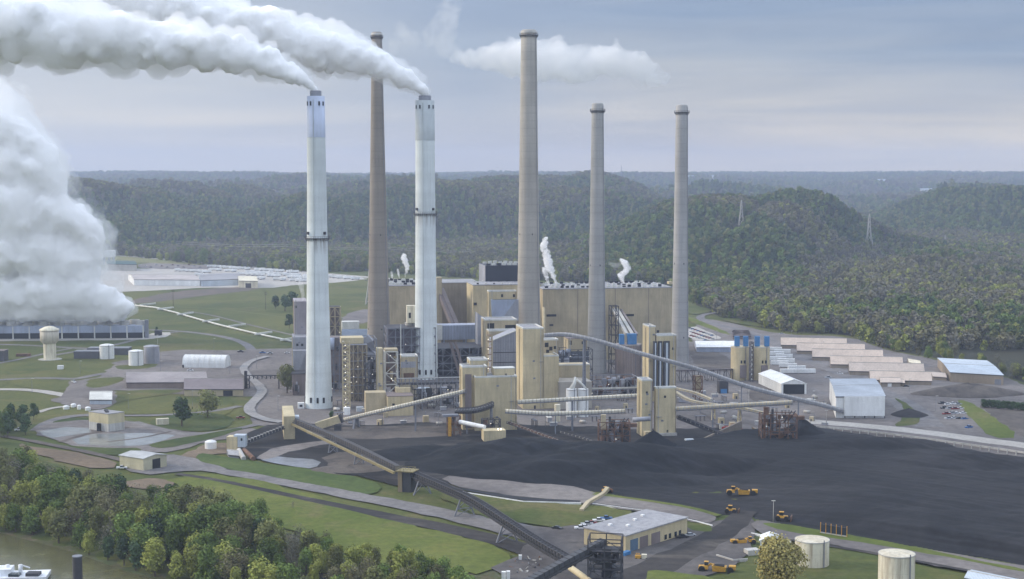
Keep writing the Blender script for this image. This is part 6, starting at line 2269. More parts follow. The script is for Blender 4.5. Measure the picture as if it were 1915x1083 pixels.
# gangway and scrap
t = thing('gangway', G(1110, 945), 'brown inclined gangway from the grass up to the coal yard edge', 'gangway')
g = [col_z(1087, 958, 956), col_z(1099, 946, 941), col_z(1127, 930, 925), col_z(1136, 923, 914)]
part(MB().tube(g, .9, sq=True), 'deck', M_tan2, t)
m = MB()
for q_ in g[:-1]:
    m.beam((q_.x, q_.y, 0), q_, .2)
part(m, 'support', M_brown, t)
R_ = random.Random(9)
t = thing('scrap_pile', G(985, 1062), 'rusty scrap metal heap beside the gravel patch near the foreground conveyor', 'scrap')
for k in range(34):
    p = G(R_.uniform(955, 1015), R_.uniform(1045, 1075))
    d = Vector((R_.uniform(-2, 2), R_.uniform(-2, 2), R_.uniform(.1, 1.2)))
    part(MB().beam(p + Vector((0, 0, .3)), p + d + Vector((0, 0, .3)), R_.uniform(.1, .4)), 'scrap_piece', (M_rust, M_dark, M_steel, M_concp)[k % 4], t)
for x0, x1, yb, yt, l in ((938, 946, 1085, 1070, 'left of two white cabinets by the scrap heap'), (947, 954, 1086, 1069, 'right of two white cabinets by the scrap heap'), (970, 976, 1050, 1039, 'white cabinet standing above the scrap heap')):
    building('cabinet', Blk(x0, x1, yb, yt, depth=1.6, yaw=0), M_white, l, 'cabinet', parapet=False)
# near tanks
for x0, x1, yb, yt, l in ((1492, 1557, 1066, 1016, 'rust-streaked cream tank right of the olive tree'), (1650, 1719, 1104, 1043, 'rust-streaked cream tank at the bottom edge, far right')):
    tank(x0, x1, yb, yt, mat_wall('streaked_tank_paint', (0.66, 0.62, 0.50), dirtamt=.7, dirt=(0.30, 0.22, 0.14)), l, .05, roofmat=mat_ground('dusty_tank_roof', (0.52, 0.46, 0.34), (0.60, 0.56, 0.46), .1))
gable('low_building', (1805, 1092), (1900, 1112), (1818, 1078), 2.2, 3.2, M_tan, M_roofblue, 'pale blue roof peeking in at the lower right corner', 'building')
gable('small_building', (1421, 1027), (1452, 1027), (1424, 1016), 3.4, 4.6, M_white, M_white, 'small white gabled building above the olive tree', 'building', ridge_along=False, door=(.4, .6, 2.2, 'front', M_steel))
building('block_bin', Blk(1399, 1422, 1040, 1030, depth=4, yaw=.3), M_concp, 'low pale concrete bin left of the olive tree', 'bin', parapet=False)
wall_line([(1340, 1042), (1372, 1052), (1398, 1050)], 1.2, M_concp, 'pale concrete block wall left of the olive tree')
t = thing('conveyor_screen', G(1558, 999), 'black screen panel with yellow end posts on the coal yard edge', 'screen')
a, b = G(1534, 1000), G(1583, 1008)
n = Vector((-(b - a).y, (b - a).x, 0)).normalized() * .25
up = Vector((0, 0, 1))
part(MB().hexa([a - n + up * 1.4, b - n + up * 1.4, b + n + up * 1.4, a + n + up * 1.4], [a - n + up * 4.6, b - n + up * 4.6, b + n + up * 4.6, a + n + up * 4.6]), 'panel', mat_plain('blue_black_panel', (.02, .03, .05), .5), t)
part(MB().hexa([a - n * 2, b - n * 2, b + n * 2, a + n * 2], [a - n * 2 + up * 1.2, b - n * 2 + up * 1.2, b + n * 2 + up * 1.2, a + n * 2 + up * 1.2]), 'base', M_concp, t)
for k in range(6):
    p = a.lerp(b, k / 5)
    part(MB().box((p.x, p.y - .5, 0), .25, .25, 5.4), 'post', M_yellow, t)


def pole(px, yb, yt, label, lamp=True, r=.16, mat=None, arm=0.0, name='light_pole', cat='light pole'):
    b = G(px, yb)
    z = TOP(b, yt)
    t = thing(name, b, label, cat)
    part(MB().tube([b, (b.x, b.y, z)], [r, r * .6], 8), 'mast', mat or M_concp, t, True)
    if lamp:
        part(MB().box((b.x, b.y, z), 1.6, .5, .25), 'lamp_head', M_tantrim, t)
    if arm:
        for q in (0, 1.6):
            part(MB().beam((b.x - arm, b.y, z - 1 - q), (b.x + arm, b.y, z - 1 - q), r * .6), 'cross_arm', M_bark, t)
    return t


pole(1446, 978, 937, 'tall pale light pole on the haul road bank beside a yellow dozer')
pole(1545, 800, 768, 'pale light pole right of the tallest coal cone')
pole(1400, 772, 724, 'slim pole right below the long arching conveyor', lamp=False)
pole(295, 655, 627, 'slim pale light pole beside the grey storage tank')
pole(1639, 815, 806, 'short pole on the barrier wall', lamp=False)

# ------------------------------------------------------------------ left side
# cooling tower bank
t = thing('cooling_tower', G(100, 640), 'long low blue-grey cooling tower bank pouring steam on the left', 'cooling tower')
A, Bq = G(-160, 636), G(268, 633)
u = (Bq - A).normalized()
v = Vector((-u.y, u.x, 0))
Lc = (Bq - A).length
zt = TOP(A, 612)
zl = 5.4
q = lambda a, b, z: A + u * a + v * b + Vector((0, 0, z))
bx = lambda a0, a1, b0, b1, z0, z1: MB().hexa([q(a0, b0, z0), q(a1, b0, z0), q(a1, b1, z0), q(a0, b1, z0)], [q(a0, b0, z1), q(a1, b0, z1), q(a1, b1, z1), q(a0, b1, z1)])
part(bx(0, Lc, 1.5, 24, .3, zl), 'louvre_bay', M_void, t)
part(bx(0, Lc, 0, 26, zl + .01, zt), 'upper_casing', M_bluemetal, t)
part(bx(-1, Lc + 1, -1.5, 27, 0, .28), 'basin', M_concp, t)
n = 14
for k in range(n + 1):
    a = Lc * k / n
    part(bx(a - .5, a + .5, -.2, .9, .3, zt), 'column', M_tantrim, t)
for k in range(n * 2):
    a = Lc * (k + .5) / (n * 2)
    c = q(a, 9 if k % 2 else 18, zt)
    part(MB().ring([(c.x, c.y, zt, 5.0), (c.x, c.y, zt + 1.6, 4.3), (c.x, c.y, zt + 4.0, 4.7), (c.x, c.y, zt + 4.0, 4.4), (c.x, c.y, zt + .3, 4.2)], 20, cap=False), 'fan_stack', M_concp, t, True)
part(bx(Lc + 1, Lc + 4, 2, 6, 0, zt + 5), 'stair_tower', M_steel, t)
# water tower
c = G(93.5, 672)
mp = c.y / FPX
z1, z2, z3 = TOP(c, 643), TOP(c, 636.5), TOP(c, 617)
t = thing('water_tower', c, 'cream water tower with wide streaked head in front of the cooling tower', 'water tower')
r0, r1 = 11.5 * mp, 17.2 * mp
part(MB().ring([(c.x, c.y, 0, r0), (c.x, c.y, z1, r0)], 32, cap=False), 'column', M_cream, t, True)
part(MB().ring([(c.x, c.y, z1, r0), (c.x, c.y, z2, r1), (c.x, c.y, z3, r1), (c.x, c.y, z3, r1 * .9)], 32, cap=False), 'tank', mat_wall('streaked_cream', (0.55, 0.51, 0.42), dirtamt=.7, dirt=(.3, .25, .2)), t, True)
part(MB().ring([(c.x, c.y, z3 - .3, r1 + .5), (c.x, c.y, z3 + .6, r1 + .4), (c.x, c.y, TOP(c, 611), r1 * .5), (c.x, c.y, TOP(c, 609.5), .1)], 32, cap=False), 'dome', M_cream, t, True)
part(MB().cyl((c.x, c.y, 0), r0 * 1.9, .2, 32), 'pad', M_concp, t)
tank(183, 210, 672, 647, M_white, 'white domed tank beside the dark low building, left of three', .18)
tank(237.5, 265, 685, 658, M_white, 'white domed tank in front, middle of three', .18)
tank(266, 295, 681, 649, M_greymetal, 'grey storage tank, right of three and largest', .16)
drk = mat_wall('dark_slate_wall', (0.10, 0.10, 0.115), dirtamt=.1)
building('low_building', Blk(138, 184, 671, 658, depth=11, yaw=.02), drk, 'dark slate low building left of the first white domed tank', 'building', parapet=False, roofmat=M_steel)
building('low_building', Blk(163, 240, 664, 652, depth=12, yaw=.02), drk, 'longer dark slate building behind the first white domed tank', 'building', parapet=False, roofmat=M_steel)
building('low_building', Blk(-40, 7, 676, 657, depth=12, yaw=.02), drk, 'dark slate building cut by the left picture edge', 'building', parapet=False, roofmat=M_brown)
building('container', Blk(30, 56, 667, 662, depth=4, yaw=.1), M_rust, 'rusty low containers on the lawn left of the water tower', 'container', parapet=False)
building('cabinet', Blk(107, 118, 691, 684, depth=3, yaw=.1), M_white, 'small white cabin alone on the lawn below the water tower', 'cabin', parapet=False)
building('pump_house', Blk(289, 301, 628, 618, depth=5, yaw=0), M_dark, 'small dark pump house right of the cooling tower end', 'building', parapet=False)
# arched white building
A, Bq = G(341, 688), G(421, 689)
u = (Bq - A).normalized()
v = Vector((-u.y, u.x, 0))
t = thing('arched_shed', (A + Bq) / 2, 'white arched fabric building on the gravel yard', 'shed')
Wd, Ht = 15, TOP(A + v * 7.5, 663)
vs, fs = [], []
nseg = 14
for e, L0 in enumerate((0, 1)):
    o = A if e == 0 else Bq
    for k in range(nseg + 1):
        a = math.pi * k / nseg
        p = o + v * (Wd / 2 - Wd / 2 * math.cos(a)) + Vector((0, 0, Ht * math.sin(a) ** .6))
        vs.append(tuple(p))
for k in range(nseg):
    fs.append((k, nseg + 1 + k, nseg + 2 + k, k + 1))
fs.append(tuple(range(nseg, -1, -1)))
fs.append(tuple(range(nseg + 1, 2 * nseg + 2)))
part(MB().add(vs, fs), 'membrane', M_white, t)
for k in range(9):
    o = A.lerp(Bq, k / 8)
    m = MB()
    pp = [o + v * (Wd / 2 - (Wd / 2 + .1) * math.cos(math.pi * j / 10)) + Vector((0, 0, (Ht + .1) * math.sin(math.pi * j / 10) ** .6)) for j in range(11)]
    m.tube(pp, .12, 4)
    part(m, 'rib', M_tantrim, t)
part(MB().box(A.lerp(Bq, .02) - v * .2, 1.4, .3, 2.4), 'door', M_dark, t)
# long brown buildings
gable('long_building', (237, 727), (388, 726), (238, 708), 4.2, 8.0, M_brown if False else mat_wall('dull_brick', (0.26, 0.21, 0.19), dirtamt=.15), mat_wall('dull_brown_roof', (0.30, 0.27, 0.27), dirtamt=.1), 'long dull brown building below the arched white shed', 'building')
gable('long_building', (345, 741), (455, 741), (346, 722), 4.6, 8.4, M_tan2, mat_wall('dark_brown_roof_sheet', (0.19, 0.16, 0.165), dirtamt=.1), 'brown roofed building with dark open bay, joined right of the long one', 'building', door=(.66, .82, 3.8, 'front', M_void))
building('gate_frame', Blk(457, 462, 727, 694, depth=2, yaw=0), M_dark, 'dark steel post tower left of the pipe gantry', 'structure', parapet=False)
t = thing('pipe_gantry', G(500, 725), 'dark pipe gantry crossing the curved road left of the chimney', 'structure')
B = Blk(458, 522, 728, 703, depth=3, yaw=.05)
part(frame_grid(MB(), B, 8, 1, 1, .2, z0=B.fz(709), z1=B.h), 'truss', M_dark, t)
part(frame_grid(MB(), Blk(458, 466, 728, 703, depth=3, yaw=.05), 1, 3, 1, .22), 'tower', M_dark, t)
part(B.box(MB(), B.w - .5, B.w, 0, 3, 0, B.fz(709)), 'leg', M_dark, t)
strip('curved_road', [(500, 668), (470, 676), (453, 690), (462, 704), (485, 722), (492, 736), (470, 756), (464, 772), (490, 786), (528, 792)], [6, 6, 6, 6, 7, 7, 7, 7, 8], mat_ground('worn_road', (0.24, 0.235, 0.235), (0.31, 0.30, 0.29), .05))
gable('greenhouse', (168, 757), (209, 757), (170, 741), 3.2, 5.4, M_roofblue, M_tantrim, 'pale glassy roofed plant room beside the gravel junction', 'building')
# tan block house by the pond, seen on its corner
ptc = G(203, 809)
t = thing('pump_station', ptc, 'square tan pump station seen corner-on at the settling ponds', 'building')
ul = G(167, 804) - ptc
ur = G(233, 805) - ptc
h = TOP(ptc, 775)


def prism(z0, z1, e=0.0):
    a, b = ul.normalized(), ur.normalized()
    p0 = ptc - a * e - b * e
    return MB().hexa([p0 + Vector((0, 0, z0)), p0 + ur + b * 2 * e + Vector((0, 0, z0)), p0 + ur + ul + (a + b) * 2 * e + Vector((0, 0, z0)), p0 + ul + a * 2 * e + Vector((0, 0, z0))],
                     [p0 + Vector((0, 0, z1)), p0 + ur + b * 2 * e + Vector((0, 0, z1)), p0 + ur + ul + (a + b) * 2 * e + Vector((0, 0, z1)), p0 + ul + a * 2 * e + Vector((0, 0, z1))])


part(prism(0, h * .47), 'lower_wall', mat_wall('grey_white_wash', (0.50, 0.50, 0.47), dirtamt=.5), t)
part(prism(h * .47 + .01, h, .05), 'upper_wall', mat_wall('light_yellow_siding', (0.56, 0.50, 0.32), dirtamt=.15), t)
part(prism(h + .01, h + .4, .2), 'roof', M_roof, t)
for k in (.3, .5, .7):
    p = ptc + (ul + ur) * k + Vector((0, 0, h + .4))
    part(MB().box(p, 1.8, 1.8, .7), 'roof_vent', M_dark, t)
p = ptc + ul * .45 + Vector((0, 0, 0))
part(MB().box(p + Vector((-.3, -.6, 0)), 2, 2, h * .45), 'open_bay', M_void, t)
# garage
gl = G(268.5, 882)
u1 = G(224, 875) - gl
u2 = G(312, 874) - gl
t = gable('garage', tuple(gl), tuple(gl + u2), tuple(gl + u1), 6.4, 7.6, M_cream if False else mat_wall('pale_olive_siding', (0.50, 0.47, 0.33), dirtamt=.15), mat_wall('pale_grey_roof_sheet', (0.42, 0.43, 0.43), dirtamt=.1), 'pale tan garage with tall dark door above the river trees', 'garage', ridge_along=False, door=(.38, .72, 5.4, 'front', M_void))
building('container', Blk(293, 316, 796, 784, depth=3, yaw=.35), M_cream, 'cream shipping container beside the dark evergreen', 'container', parapet=False)
# white trailer equipment near junction
for i, (x, y, w) in enumerate(((122, 766, 12), (136, 762, 10), (147, 766, 7), (163, 768, 10))):
    tank(x - w / 2, x + w / 2, y, y - 5 - (i == 2) * 2, M_white, ['low white tank wagon, leftmost at the gravel junction', 'pale frame tank second from left at the junction', 'round white tank at the gravel junction', 'low white tank nearest the pump station'][i], .4, rim=False, ladder=False)

# pipeline
t = thing('pipeline', G(400, 603), 'white pipeline on supports crossing the green field', 'pipeline')
pl = [G(a, b, 1.2) for a, b in ((252, 571), (290, 575), (330, 585), (375, 598), (420, 610), (480, 624), (549, 639))]
part(MB().tube(pl, .9, 6), 'pipe', M_tantrim, t, True)
for px, py in ((276, 572), (309, 580), (346, 590), (394, 603), (443, 612), (492, 627), (540, 638)):
    p = G(px, py, 0)
    part(MB().beam((p.x - 6, p.y - 9, 1.9), (p.x + 6, p.y + 12, 1.9), .75), 'expansion_loop', M_tantrim, t)
    part(MB().box((p.x, p.y, 0), 1, 1, 1.2), 'support', M_steel, t)

# industrial park
gable('factory', (251, 534), (374, 535), (240, 524), 8, 11, M_white, mat_wall('beige_factory_roof', (0.42, 0.38, 0.36), dirtamt=.1), 'long beige roofed factory in the distant freight yard', 'factory')
gable('factory', (376, 536), (452, 533), (372, 524), 8, 10, M_roofblue, M_roof, 'grey roofed hall joined to the long beige roofed factory', 'factory')
gable('factory', (447, 538), (482, 539), (445, 529), 9, 12, M_cream, M_cream, 'cream gabled shed in the distant freight yard', 'shed', door=(.35, .65, 6, 'front', M_dark))
gable('factory', (200, 506), (256, 507), (197, 499), 10, 12, M_concp, mat_plain('dark_green_roof', (0.05, 0.10, 0.10), .7), 'dark green roofed building beside the cooling tower steam', 'building')
t = thing('elevated_tank', G(200, 496), 'white box shaped tank on legs at the edge of the steam', 'tank')
p0 = G(200, 494)
zt = TOP(p0, 468)
part(MB().box((p0.x, p0.y, zt * .5), 26, 12, zt * .5), 'tank', M_white, t)
for dx in (-11, -4, 4, 11):
    part(MB().box((p0.x + dx, p0.y, 0), 1.6, 8, zt * .5), 'leg', M_bluemetal, t)
gable('farmhouse', (318, 483), (331, 483), (318, 480), 4, 8, M_white, M_white, 'tiny white house at the foot of the wooded hill', 'house')

# trailers, trucks and cars: one of each kind, then copies


def make_trailer():
    t = thing('trailer', (0, 0, 0), 'white box trailer', 'trailer')
    part(MB().box((0, 0, 1.1), 13.5, 2.6, 2.9), 'box', M_white, t)
    part(MB().box((0, 0, .6), 12, 2.0, .5), 'chassis', M_dark, t)
    for dx in (-5, -3.8, 4.2):
        part(MB().tube([(dx, -1.3, .5), (dx, 1.3, .5)], .5, 8), 'wheel', M_tyre, t)
    return t


def make_car(col, kind):
    t = thing('parked_car', (0, 0, 0), 'car', 'car')
    m = MB()
    if kind == 'car':
        prof = [(-2.2, .45), (-2.2, .95), (-1.5, 1.0), (1.2, .98), (2.2, .8), (2.25, .45)]
        cab = [(-1.6, 1.0), (-1.0, 1.48), (.5, 1.48), (1.2, .99)]
    else:
        prof = [(-2.7, .5), (-2.7, 1.15), (-1.0, 1.15), (1.2, 1.15), (2.6, 1.05), (2.7, .5)]
        cab = [(-1.0, 1.15), (-.9, 1.85), (.6, 1.85), (1.3, 1.15)]

    def ext(m, pr, w0, w1):
        n = len(pr)
        vs = [(x, -w0, z) for x, z in pr] + [(x, w1, z) for x, z in pr]
        fs = [tuple(range(n - 1, -1, -1)), tuple(range(n, 2 * n))] + [(i, (i + 1) % n, n + (i + 1) % n, n + i) for i in range(n)]
        return m.add(vs, fs)
    part(ext(MB(), prof, .92, .92), 'body', col, t)
    part(ext(MB(), cab, .8, .8), 'cabin', M_glass, t)
    part(MB().box((-.1 if kind != 'car' else -.25, 0, cab[1][1] + .003), 1.35, 1.5, .06), 'roof', col, t)
    for dx in (-1.4, 1.45):
        for dy in (-.86, .86):
            part(MB().tube([(dx, dy - .12, .36), (dx, dy + .12, .36)], .36, 10), 'wheel', M_tyre, t)
    return t


CARC = {'white': mat_plain('white_car_paint', (.75, .76, .78), .3, var=.03), 'black': mat_plain('black_car_paint', (.03, .03, .035), .3, var=.03), 'silver': mat_plain('silver_car_paint', (.42, .44, .47), .3, var=.03),
        'red': mat_plain('maroon_car_paint', (.22, .04, .04), .3, var=.03), 'blue': mat_plain('blue_car_paint', (.05, .14, .35), .3, var=.03)}
CARP = {}


def put_car(px, py, yaw, colour, kind, where, group=None):
    k = (colour, kind)
    lab = '%s %s %s' % (colour, 'car' if kind == 'car' else 'pickup truck', where)
    loc = G(px, py, .3)
    if k not in CARP:
        o = CARP[k] = make_car(CARC[colour], kind)
        o.location = loc
        o.rotation_euler = (0, 0, yaw)
    else:
        o = copy_tree(CARP[k], loc, yaw)
    o['label'] = lab
    if group:
        o['group'] = group
    return o


TR = make_trailer()
TR['label'] = 'white trailer parked in the rows of the distant freight yard'
TR['group'] = 'trailers in the distant freight yard'
first = True
R_ = random.Random(12)
for j, (xa, xb, y0, y1) in enumerate(((395, 560, 500, 511), (400, 575, 506, 518), (455, 575, 514, 522), (370, 440, 515, 527), (480, 570, 522, 527), (615, 665, 519, 523), (330, 400, 507, 511))):
    n = int((xb - xa) / 9)
    for i in range(n):
        u_ = (i + R_.uniform(-.2, .2)) / max(1, n - 1)
        if R_.random() < .12:
            continue
        loc = G(xa + (xb - xa) * u_, y0 + (y1 - y0) * u_)
        if first:
            TR.location, first = loc, False
            TR.rotation_euler = (0, 0, .3)
        else:
            copy_tree(TR, loc, R_.choice((.3, .3, -.1, 1.2)))
for i, (x, y, yaw) in enumerate([(1447 + (k % 2) * 14 + k * 1.8, 658 + k * 4.4, -.15) for k in range(8)] + [(1490, 694, .1), (1508, 700, .1), (1476, 700, .0)]):
    copy_tree(TR, G(x, y), yaw, label=None)['label'] = 'white trailer in the stacked park left of the warehouses'
for o in list(COL.objects):
    if o.get('label') == 'white trailer in the stacked park left of the warehouses':
        o['group'] = 'trailers beside the warehouses'
cs = ['white', 'black', 'silver', 'white', 'blue', 'black', 'red', 'silver']
for i in range(26):
    x, y = 1290 + (i % 9) * 5.2 + (i // 9) * 1.5, 615 + (i // 9) * 7 + (i % 9) * 1.7
    c_ = cs[R_.randrange(8)]
    put_car(x, y, .9, c_, 'car', 'in the car park right of the rightmost chimney', 'cars parked beside the rightmost chimney')
for i in range(16):
    x, y = 1762 + (i % 4) * 10 + (i // 4) * 4 + R_.uniform(-1, 1), 757 + (i // 4) * 9 + R_.uniform(-1, 1)
    put_car(x, y, .2 + R_.uniform(-.2, .2), cs[R_.randrange(8)], R_.choice(('car', 'pickup')), 'in the lot left of the bright grass wedge', 'cars parked by the bright grass wedge')
for i in range(16):
    x = 262 + i * 10.2
    put_car(x, 496 + (i % 3) * 2.2, 0, cs[R_.randrange(8)], 'car', 'in the distant lot beyond the long factory', 'cars in the distant factory lot')
for px, py, yaw, c_, k, w in ((1042, 990, -.4, 'black', 'car', 'alone on the yard left of the workshop'), (1086, 990, .1, 'white', 'pickup', 'nearest the workshop end, front left of the cluster'), (1098, 983, .1, 'silver', 'pickup', 'in the cluster at the workshop end'), (1107, 980, .1, 'red', 'car', 'in the cluster at the workshop end'),
                              (1120, 976, .1, 'white', 'pickup', 'at the back of the cluster at the workshop end'), (1134, 972, .1, 'blue', 'pickup', 'at the back of the cluster at the workshop end'), (1094, 987, .1, 'white', 'car', 'in the middle of the cluster at the workshop end'), (1276, 1007, .3, 'black', 'pickup', 'parked right of the workshop'),
                              (1291, 1003, .3, 'silver', 'car', 'parked right of the workshop'), (740, 775, .1, 'white', 'pickup', 'below the rising ribbed conveyor'), (36, 806, .2, 'white', 'pickup', 'at the grove on the left edge'), (228, 877, .2, 'white', 'pickup', 'beside the pale tan garage'),
                              (138, 716, -1.0, 'white', 'pickup', 'on the road at the gravel junction'), (450, 659, .1, 'black', 'pickup', 'in front of the curved road top'), (491, 661, .1, 'blue', 'pickup', 'left of the mauve tower'), (505, 662, .1, 'silver', 'pickup', 'left of the mauve tower'), (537, 661, .1, 'white', 'car', 'left of the mauve tower'),
                              (1812, 801, .6, 'blue', 'pickup', 'alone on the pale gravel left of the grass wedge'), (1571, 700, -.3, 'white', 'car', 'on the road before the warehouses'), (1462, 625, -.2, 'silver', 'car', 'at the woodland edge road'), (1549, 708, .1, 'silver', 'pickup', 'in the trailer park'), (1694, 724, .1, 'black', 'car', 'beside the tiny beige hut'),
                              (1116, 1020, 1.2, 'white', 'pickup', 'behind the lattice tower'), (1330, 752, .1, 'white', 'car', 'under the right boom conveyor'), (450, 783, .2, 'red', 'pickup', 'beside the curved road'), (1483, 690, .2, 'red', 'pickup', 'beside the white fabric shed'), (356, 694, 0, 'white', 'car', 'below the arched shed')):
    put_car(px, py, yaw, c_, k, w)


# yellow earthmovers
def wheel(t, x, y, r, w):
    part(MB().tube([(x, y - w / 2, r), (x, y + w / 2, r)], r, 14), 'wheel', M_tyre, t)


def make_scraper():
    t = thing('scraper', (0, 0, 0), 'scraper', 'scraper')
    part(MB().hexa([(3.2, -1.4, 1.2), (7.0, -1.3, 1.2), (7.0, 1.3, 1.2), (3.2, 1.4, 1.2)], [(3.4, -1.2, 2.6), (6.8, -1.0, 2.3), (6.8, 1.0, 2.3), (3.4, 1.2, 2.6)]), 'tractor', M_yellow, t)
    part(MB().box((3.9, 0, 2.6), 1.4, 1.5, 1.3), 'cab', M_glass, t)
    part(MB().box((3.9, 0, 3.9), 1.7, 1.8, .15), 'cab_roof', M_yellow, t)
    part(MB().tube([(3.6, 0, 2.0), (2.2, 0, 3.2), (1.0, 0, 2.6)], .4, 6), 'gooseneck', M_yellow, t)
    part(MB().hexa([(-3.4, -1.5, .6), (1.4, -1.5, .5), (1.4, 1.5, .5), (-3.4, 1.5, .6)], [(-3.8, -1.7, 2.4), (1.8, -1.7, 2.9), (1.8, 1.7, 2.9), (-3.8, 1.7, 2.4)]), 'bowl', M_yellow, t)
    part(MB().box((-.9, 0, 2.5), 4.2, 2.8, .35), 'load', M_coal, t)
    part(MB().box((-6.0, 0, 1.4), 2.6, 2.4, 1.4), 'rear_engine', M_yellow, t)
    for x in (5.6, -5.3):
        for y in (-1.7, 1.7):
            wheel(t, x, y, 1.25, .9)
    return t


def make_dozer():
    t = thing('dozer', (0, 0, 0), 'dozer', 'bulldozer')
    part(MB().hexa([(-2.6, -1.1, 1.2), (2.6, -1.0, 1.2), (2.6, 1.0, 1.2), (-2.6, 1.1, 1.2)], [(-2.4, -1, 2.4), (2.4, -.8, 2.2), (2.4, .8, 2.2), (-2.4, 1, 2.4)]), 'body', M_yellow, t)
    part(MB().box((-.4, 0, 2.3), 1.8, 1.8, 1.5), 'cab', M_glass, t)
    part(MB().box((-.4, 0, 3.8), 2.1, 2.1, .15), 'cab_roof', M_yellow, t)
    part(MB().box((4.0, 0, .1), .4, 5.0, 2.2), 'blade', M_rust, t)
    part(MB().beam((2, -1.3, 1.2), (3.9, -1.3, .9), .18).beam((2, 1.3, 1.2), (3.9, 1.3, .9), .18), 'push_arm', M_dark, t)
    for x in (-1.9, 1.9):
        for y in (-1.5, 1.5):
            wheel(t, x, y, 1.1, .9)
    return t


Sc, Dz = make_scraper(), make_dozer()
PLANT_MACHINES = []
for i, (proto, x, y, yaw, s, lab) in enumerate(((Sc, 1387, 926, math.pi - .15, 1.0, 'yellow scraper driving on the coal plateau, the farthest one'), (Sc, 1340, 1070, math.pi - .2, .98, 'yellow scraper at the bottom edge left of the olive tree'),
                                               (Dz, 1367, 959, -.3, .85, 'yellow dozer at the mouth of the haul road'), (Dz, 1463, 973, -.3, .95, 'yellow dozer right beside the tall light pole'),
                                               (Sc, 1390, 1017, .15, .72, 'yellow wheel loader parked above the olive tree'), (Dz, 1133, 921, .4, .7, 'yellow dozer at the top of the brown gangway'))):
    loc = G(x, y, .05)
    cz = float(coal_z(np.array([loc.x]), np.array([loc.y]))[0])
    if cz > 0:      # stand on the raised coal: walk the point back along the sight line onto the surface
        for _ in range(6):
            loc = G(x, y, cz)
            cz = max(0, float(coal_z(np.array([loc.x]), np.array([loc.y]))[0]))
    use_first = (proto is Sc and i == 0) or (proto is Dz and i == 2)
    o = proto if use_first else copy_tree(proto, loc, yaw, s)
    o.location, o.rotation_euler, o.scale = loc, (0, 0, yaw), (s, s, s)
    o['label'] = lab

# river craft
t = thing('towboat', G(30, 1083, -8), 'white towboat deck cut by the lower left corner', 'boat')
o = G(26, 1084, -8)
part(MB().box((o.x - 4, o.y, -7.6), 34, 11, 1.6, .12), 'hull', M_barge, t)
part(MB().box((o.x - 9, o.y + 1, -6), 16, 7, 2.4, .12), 'deckhouse', M_barge, t)
part(MB().box((o.x - 14, o.y + 1, -3.6), 7, 5, 2.4, .12), 'wheelhouse', M_barge, t)
for dx in (-11, -3, 2):
    part(MB().cyl((o.x + dx, o.y + 2, -6), .8, 3.4, 12), 'vent_stack', M_barge, t, True)
p0, p1 = AT(40, 1072, o.y), AT(41, 1057, o.y)
part(MB().beam((p0.x, o.y, -6), (p1.x, o.y, p1.z), .25).beam((p1.x, o.y, p1.z), AT(56, 1062, o.y), .2), 'crane', M_barge, t)
part(MB().box((o.x + 8, o.y - 1, -6), 5, 4, 1.2), 'winch', M_dark, t)
part(MB().box((o.x + 1, o.y - 2, -6), 4, 3, 1.0), 'hatch', M_glass, t)
c = G(146, 1110, -8)
z = TOP(c, 1041)
t = thing('mooring_cell', c, 'dark round sheet-pile mooring cell standing in the river', 'mooring cell')
rr = 9 * c.y / FPX
part(MB().ring([(c.x, c.y, -14, rr), (c.x, c.y, z, rr)], 20, cap=True), 'pile_wall', M_dark, t)
part(MB().cyl((c.x, c.y, z + .01), rr * 1.05, .35, 20), 'cap', M_steel, t)


# pylons and wires on the hills
def pylon(px, yb, yt, Y, label):
    b = AT(px, yb, Y)
    tz = AT(px, yt, Y).z
    zb = float(hill(np.array([b.x]), np.array([b.y]))[0])
    zb = min(max(zb, 0), b.z + 10)
    H = tz - zb
    t = thing('transmission_tower', (b.x, b.y, zb), label, 'pylon', 'power line pylons on the hills')
    m = MB()
    w = H * .11
    lv = [0, .25, .45, .6, .72, .84, 1.0]
    wd = [w, w * .68, w * .42, w * .3, w * .26, w * .2, w * .04]
    for k in range(6):
        z0_, z1_ = zb + H * lv[k], zb + H * lv[k + 1]
        for sx_, sy_ in ((-1, -1), (1, -1), (1, 1), (-1, 1)):
            m.beam((b.x + sx_ * wd[k], b.y + sy_ * wd[k], z0_), (b.x + sx_ * wd[k + 1], b.y + sy_ * wd[k + 1], z1_), .42)
        m.beam((b.x - wd[k], b.y - wd[k], z0_), (b.x + wd[k + 1], b.y - wd[k + 1], z1_), .28)
        m.beam((b.x + wd[k], b.y - wd[k], z0_), (b.x - wd[k + 1], b.y - wd[k + 1], z1_), .28)
    part(m, 'lattice_mast', M_concp, t)
    for lvl in (.62, .76, .9):
        part(MB().beam((b.x - H * .13, b.y, zb + H * lvl), (b.x + H * .13, b.y, zb + H * lvl), .3), 'cross_arm', M_steel, t)
    return (b.x, b.y, zb + H * .76)


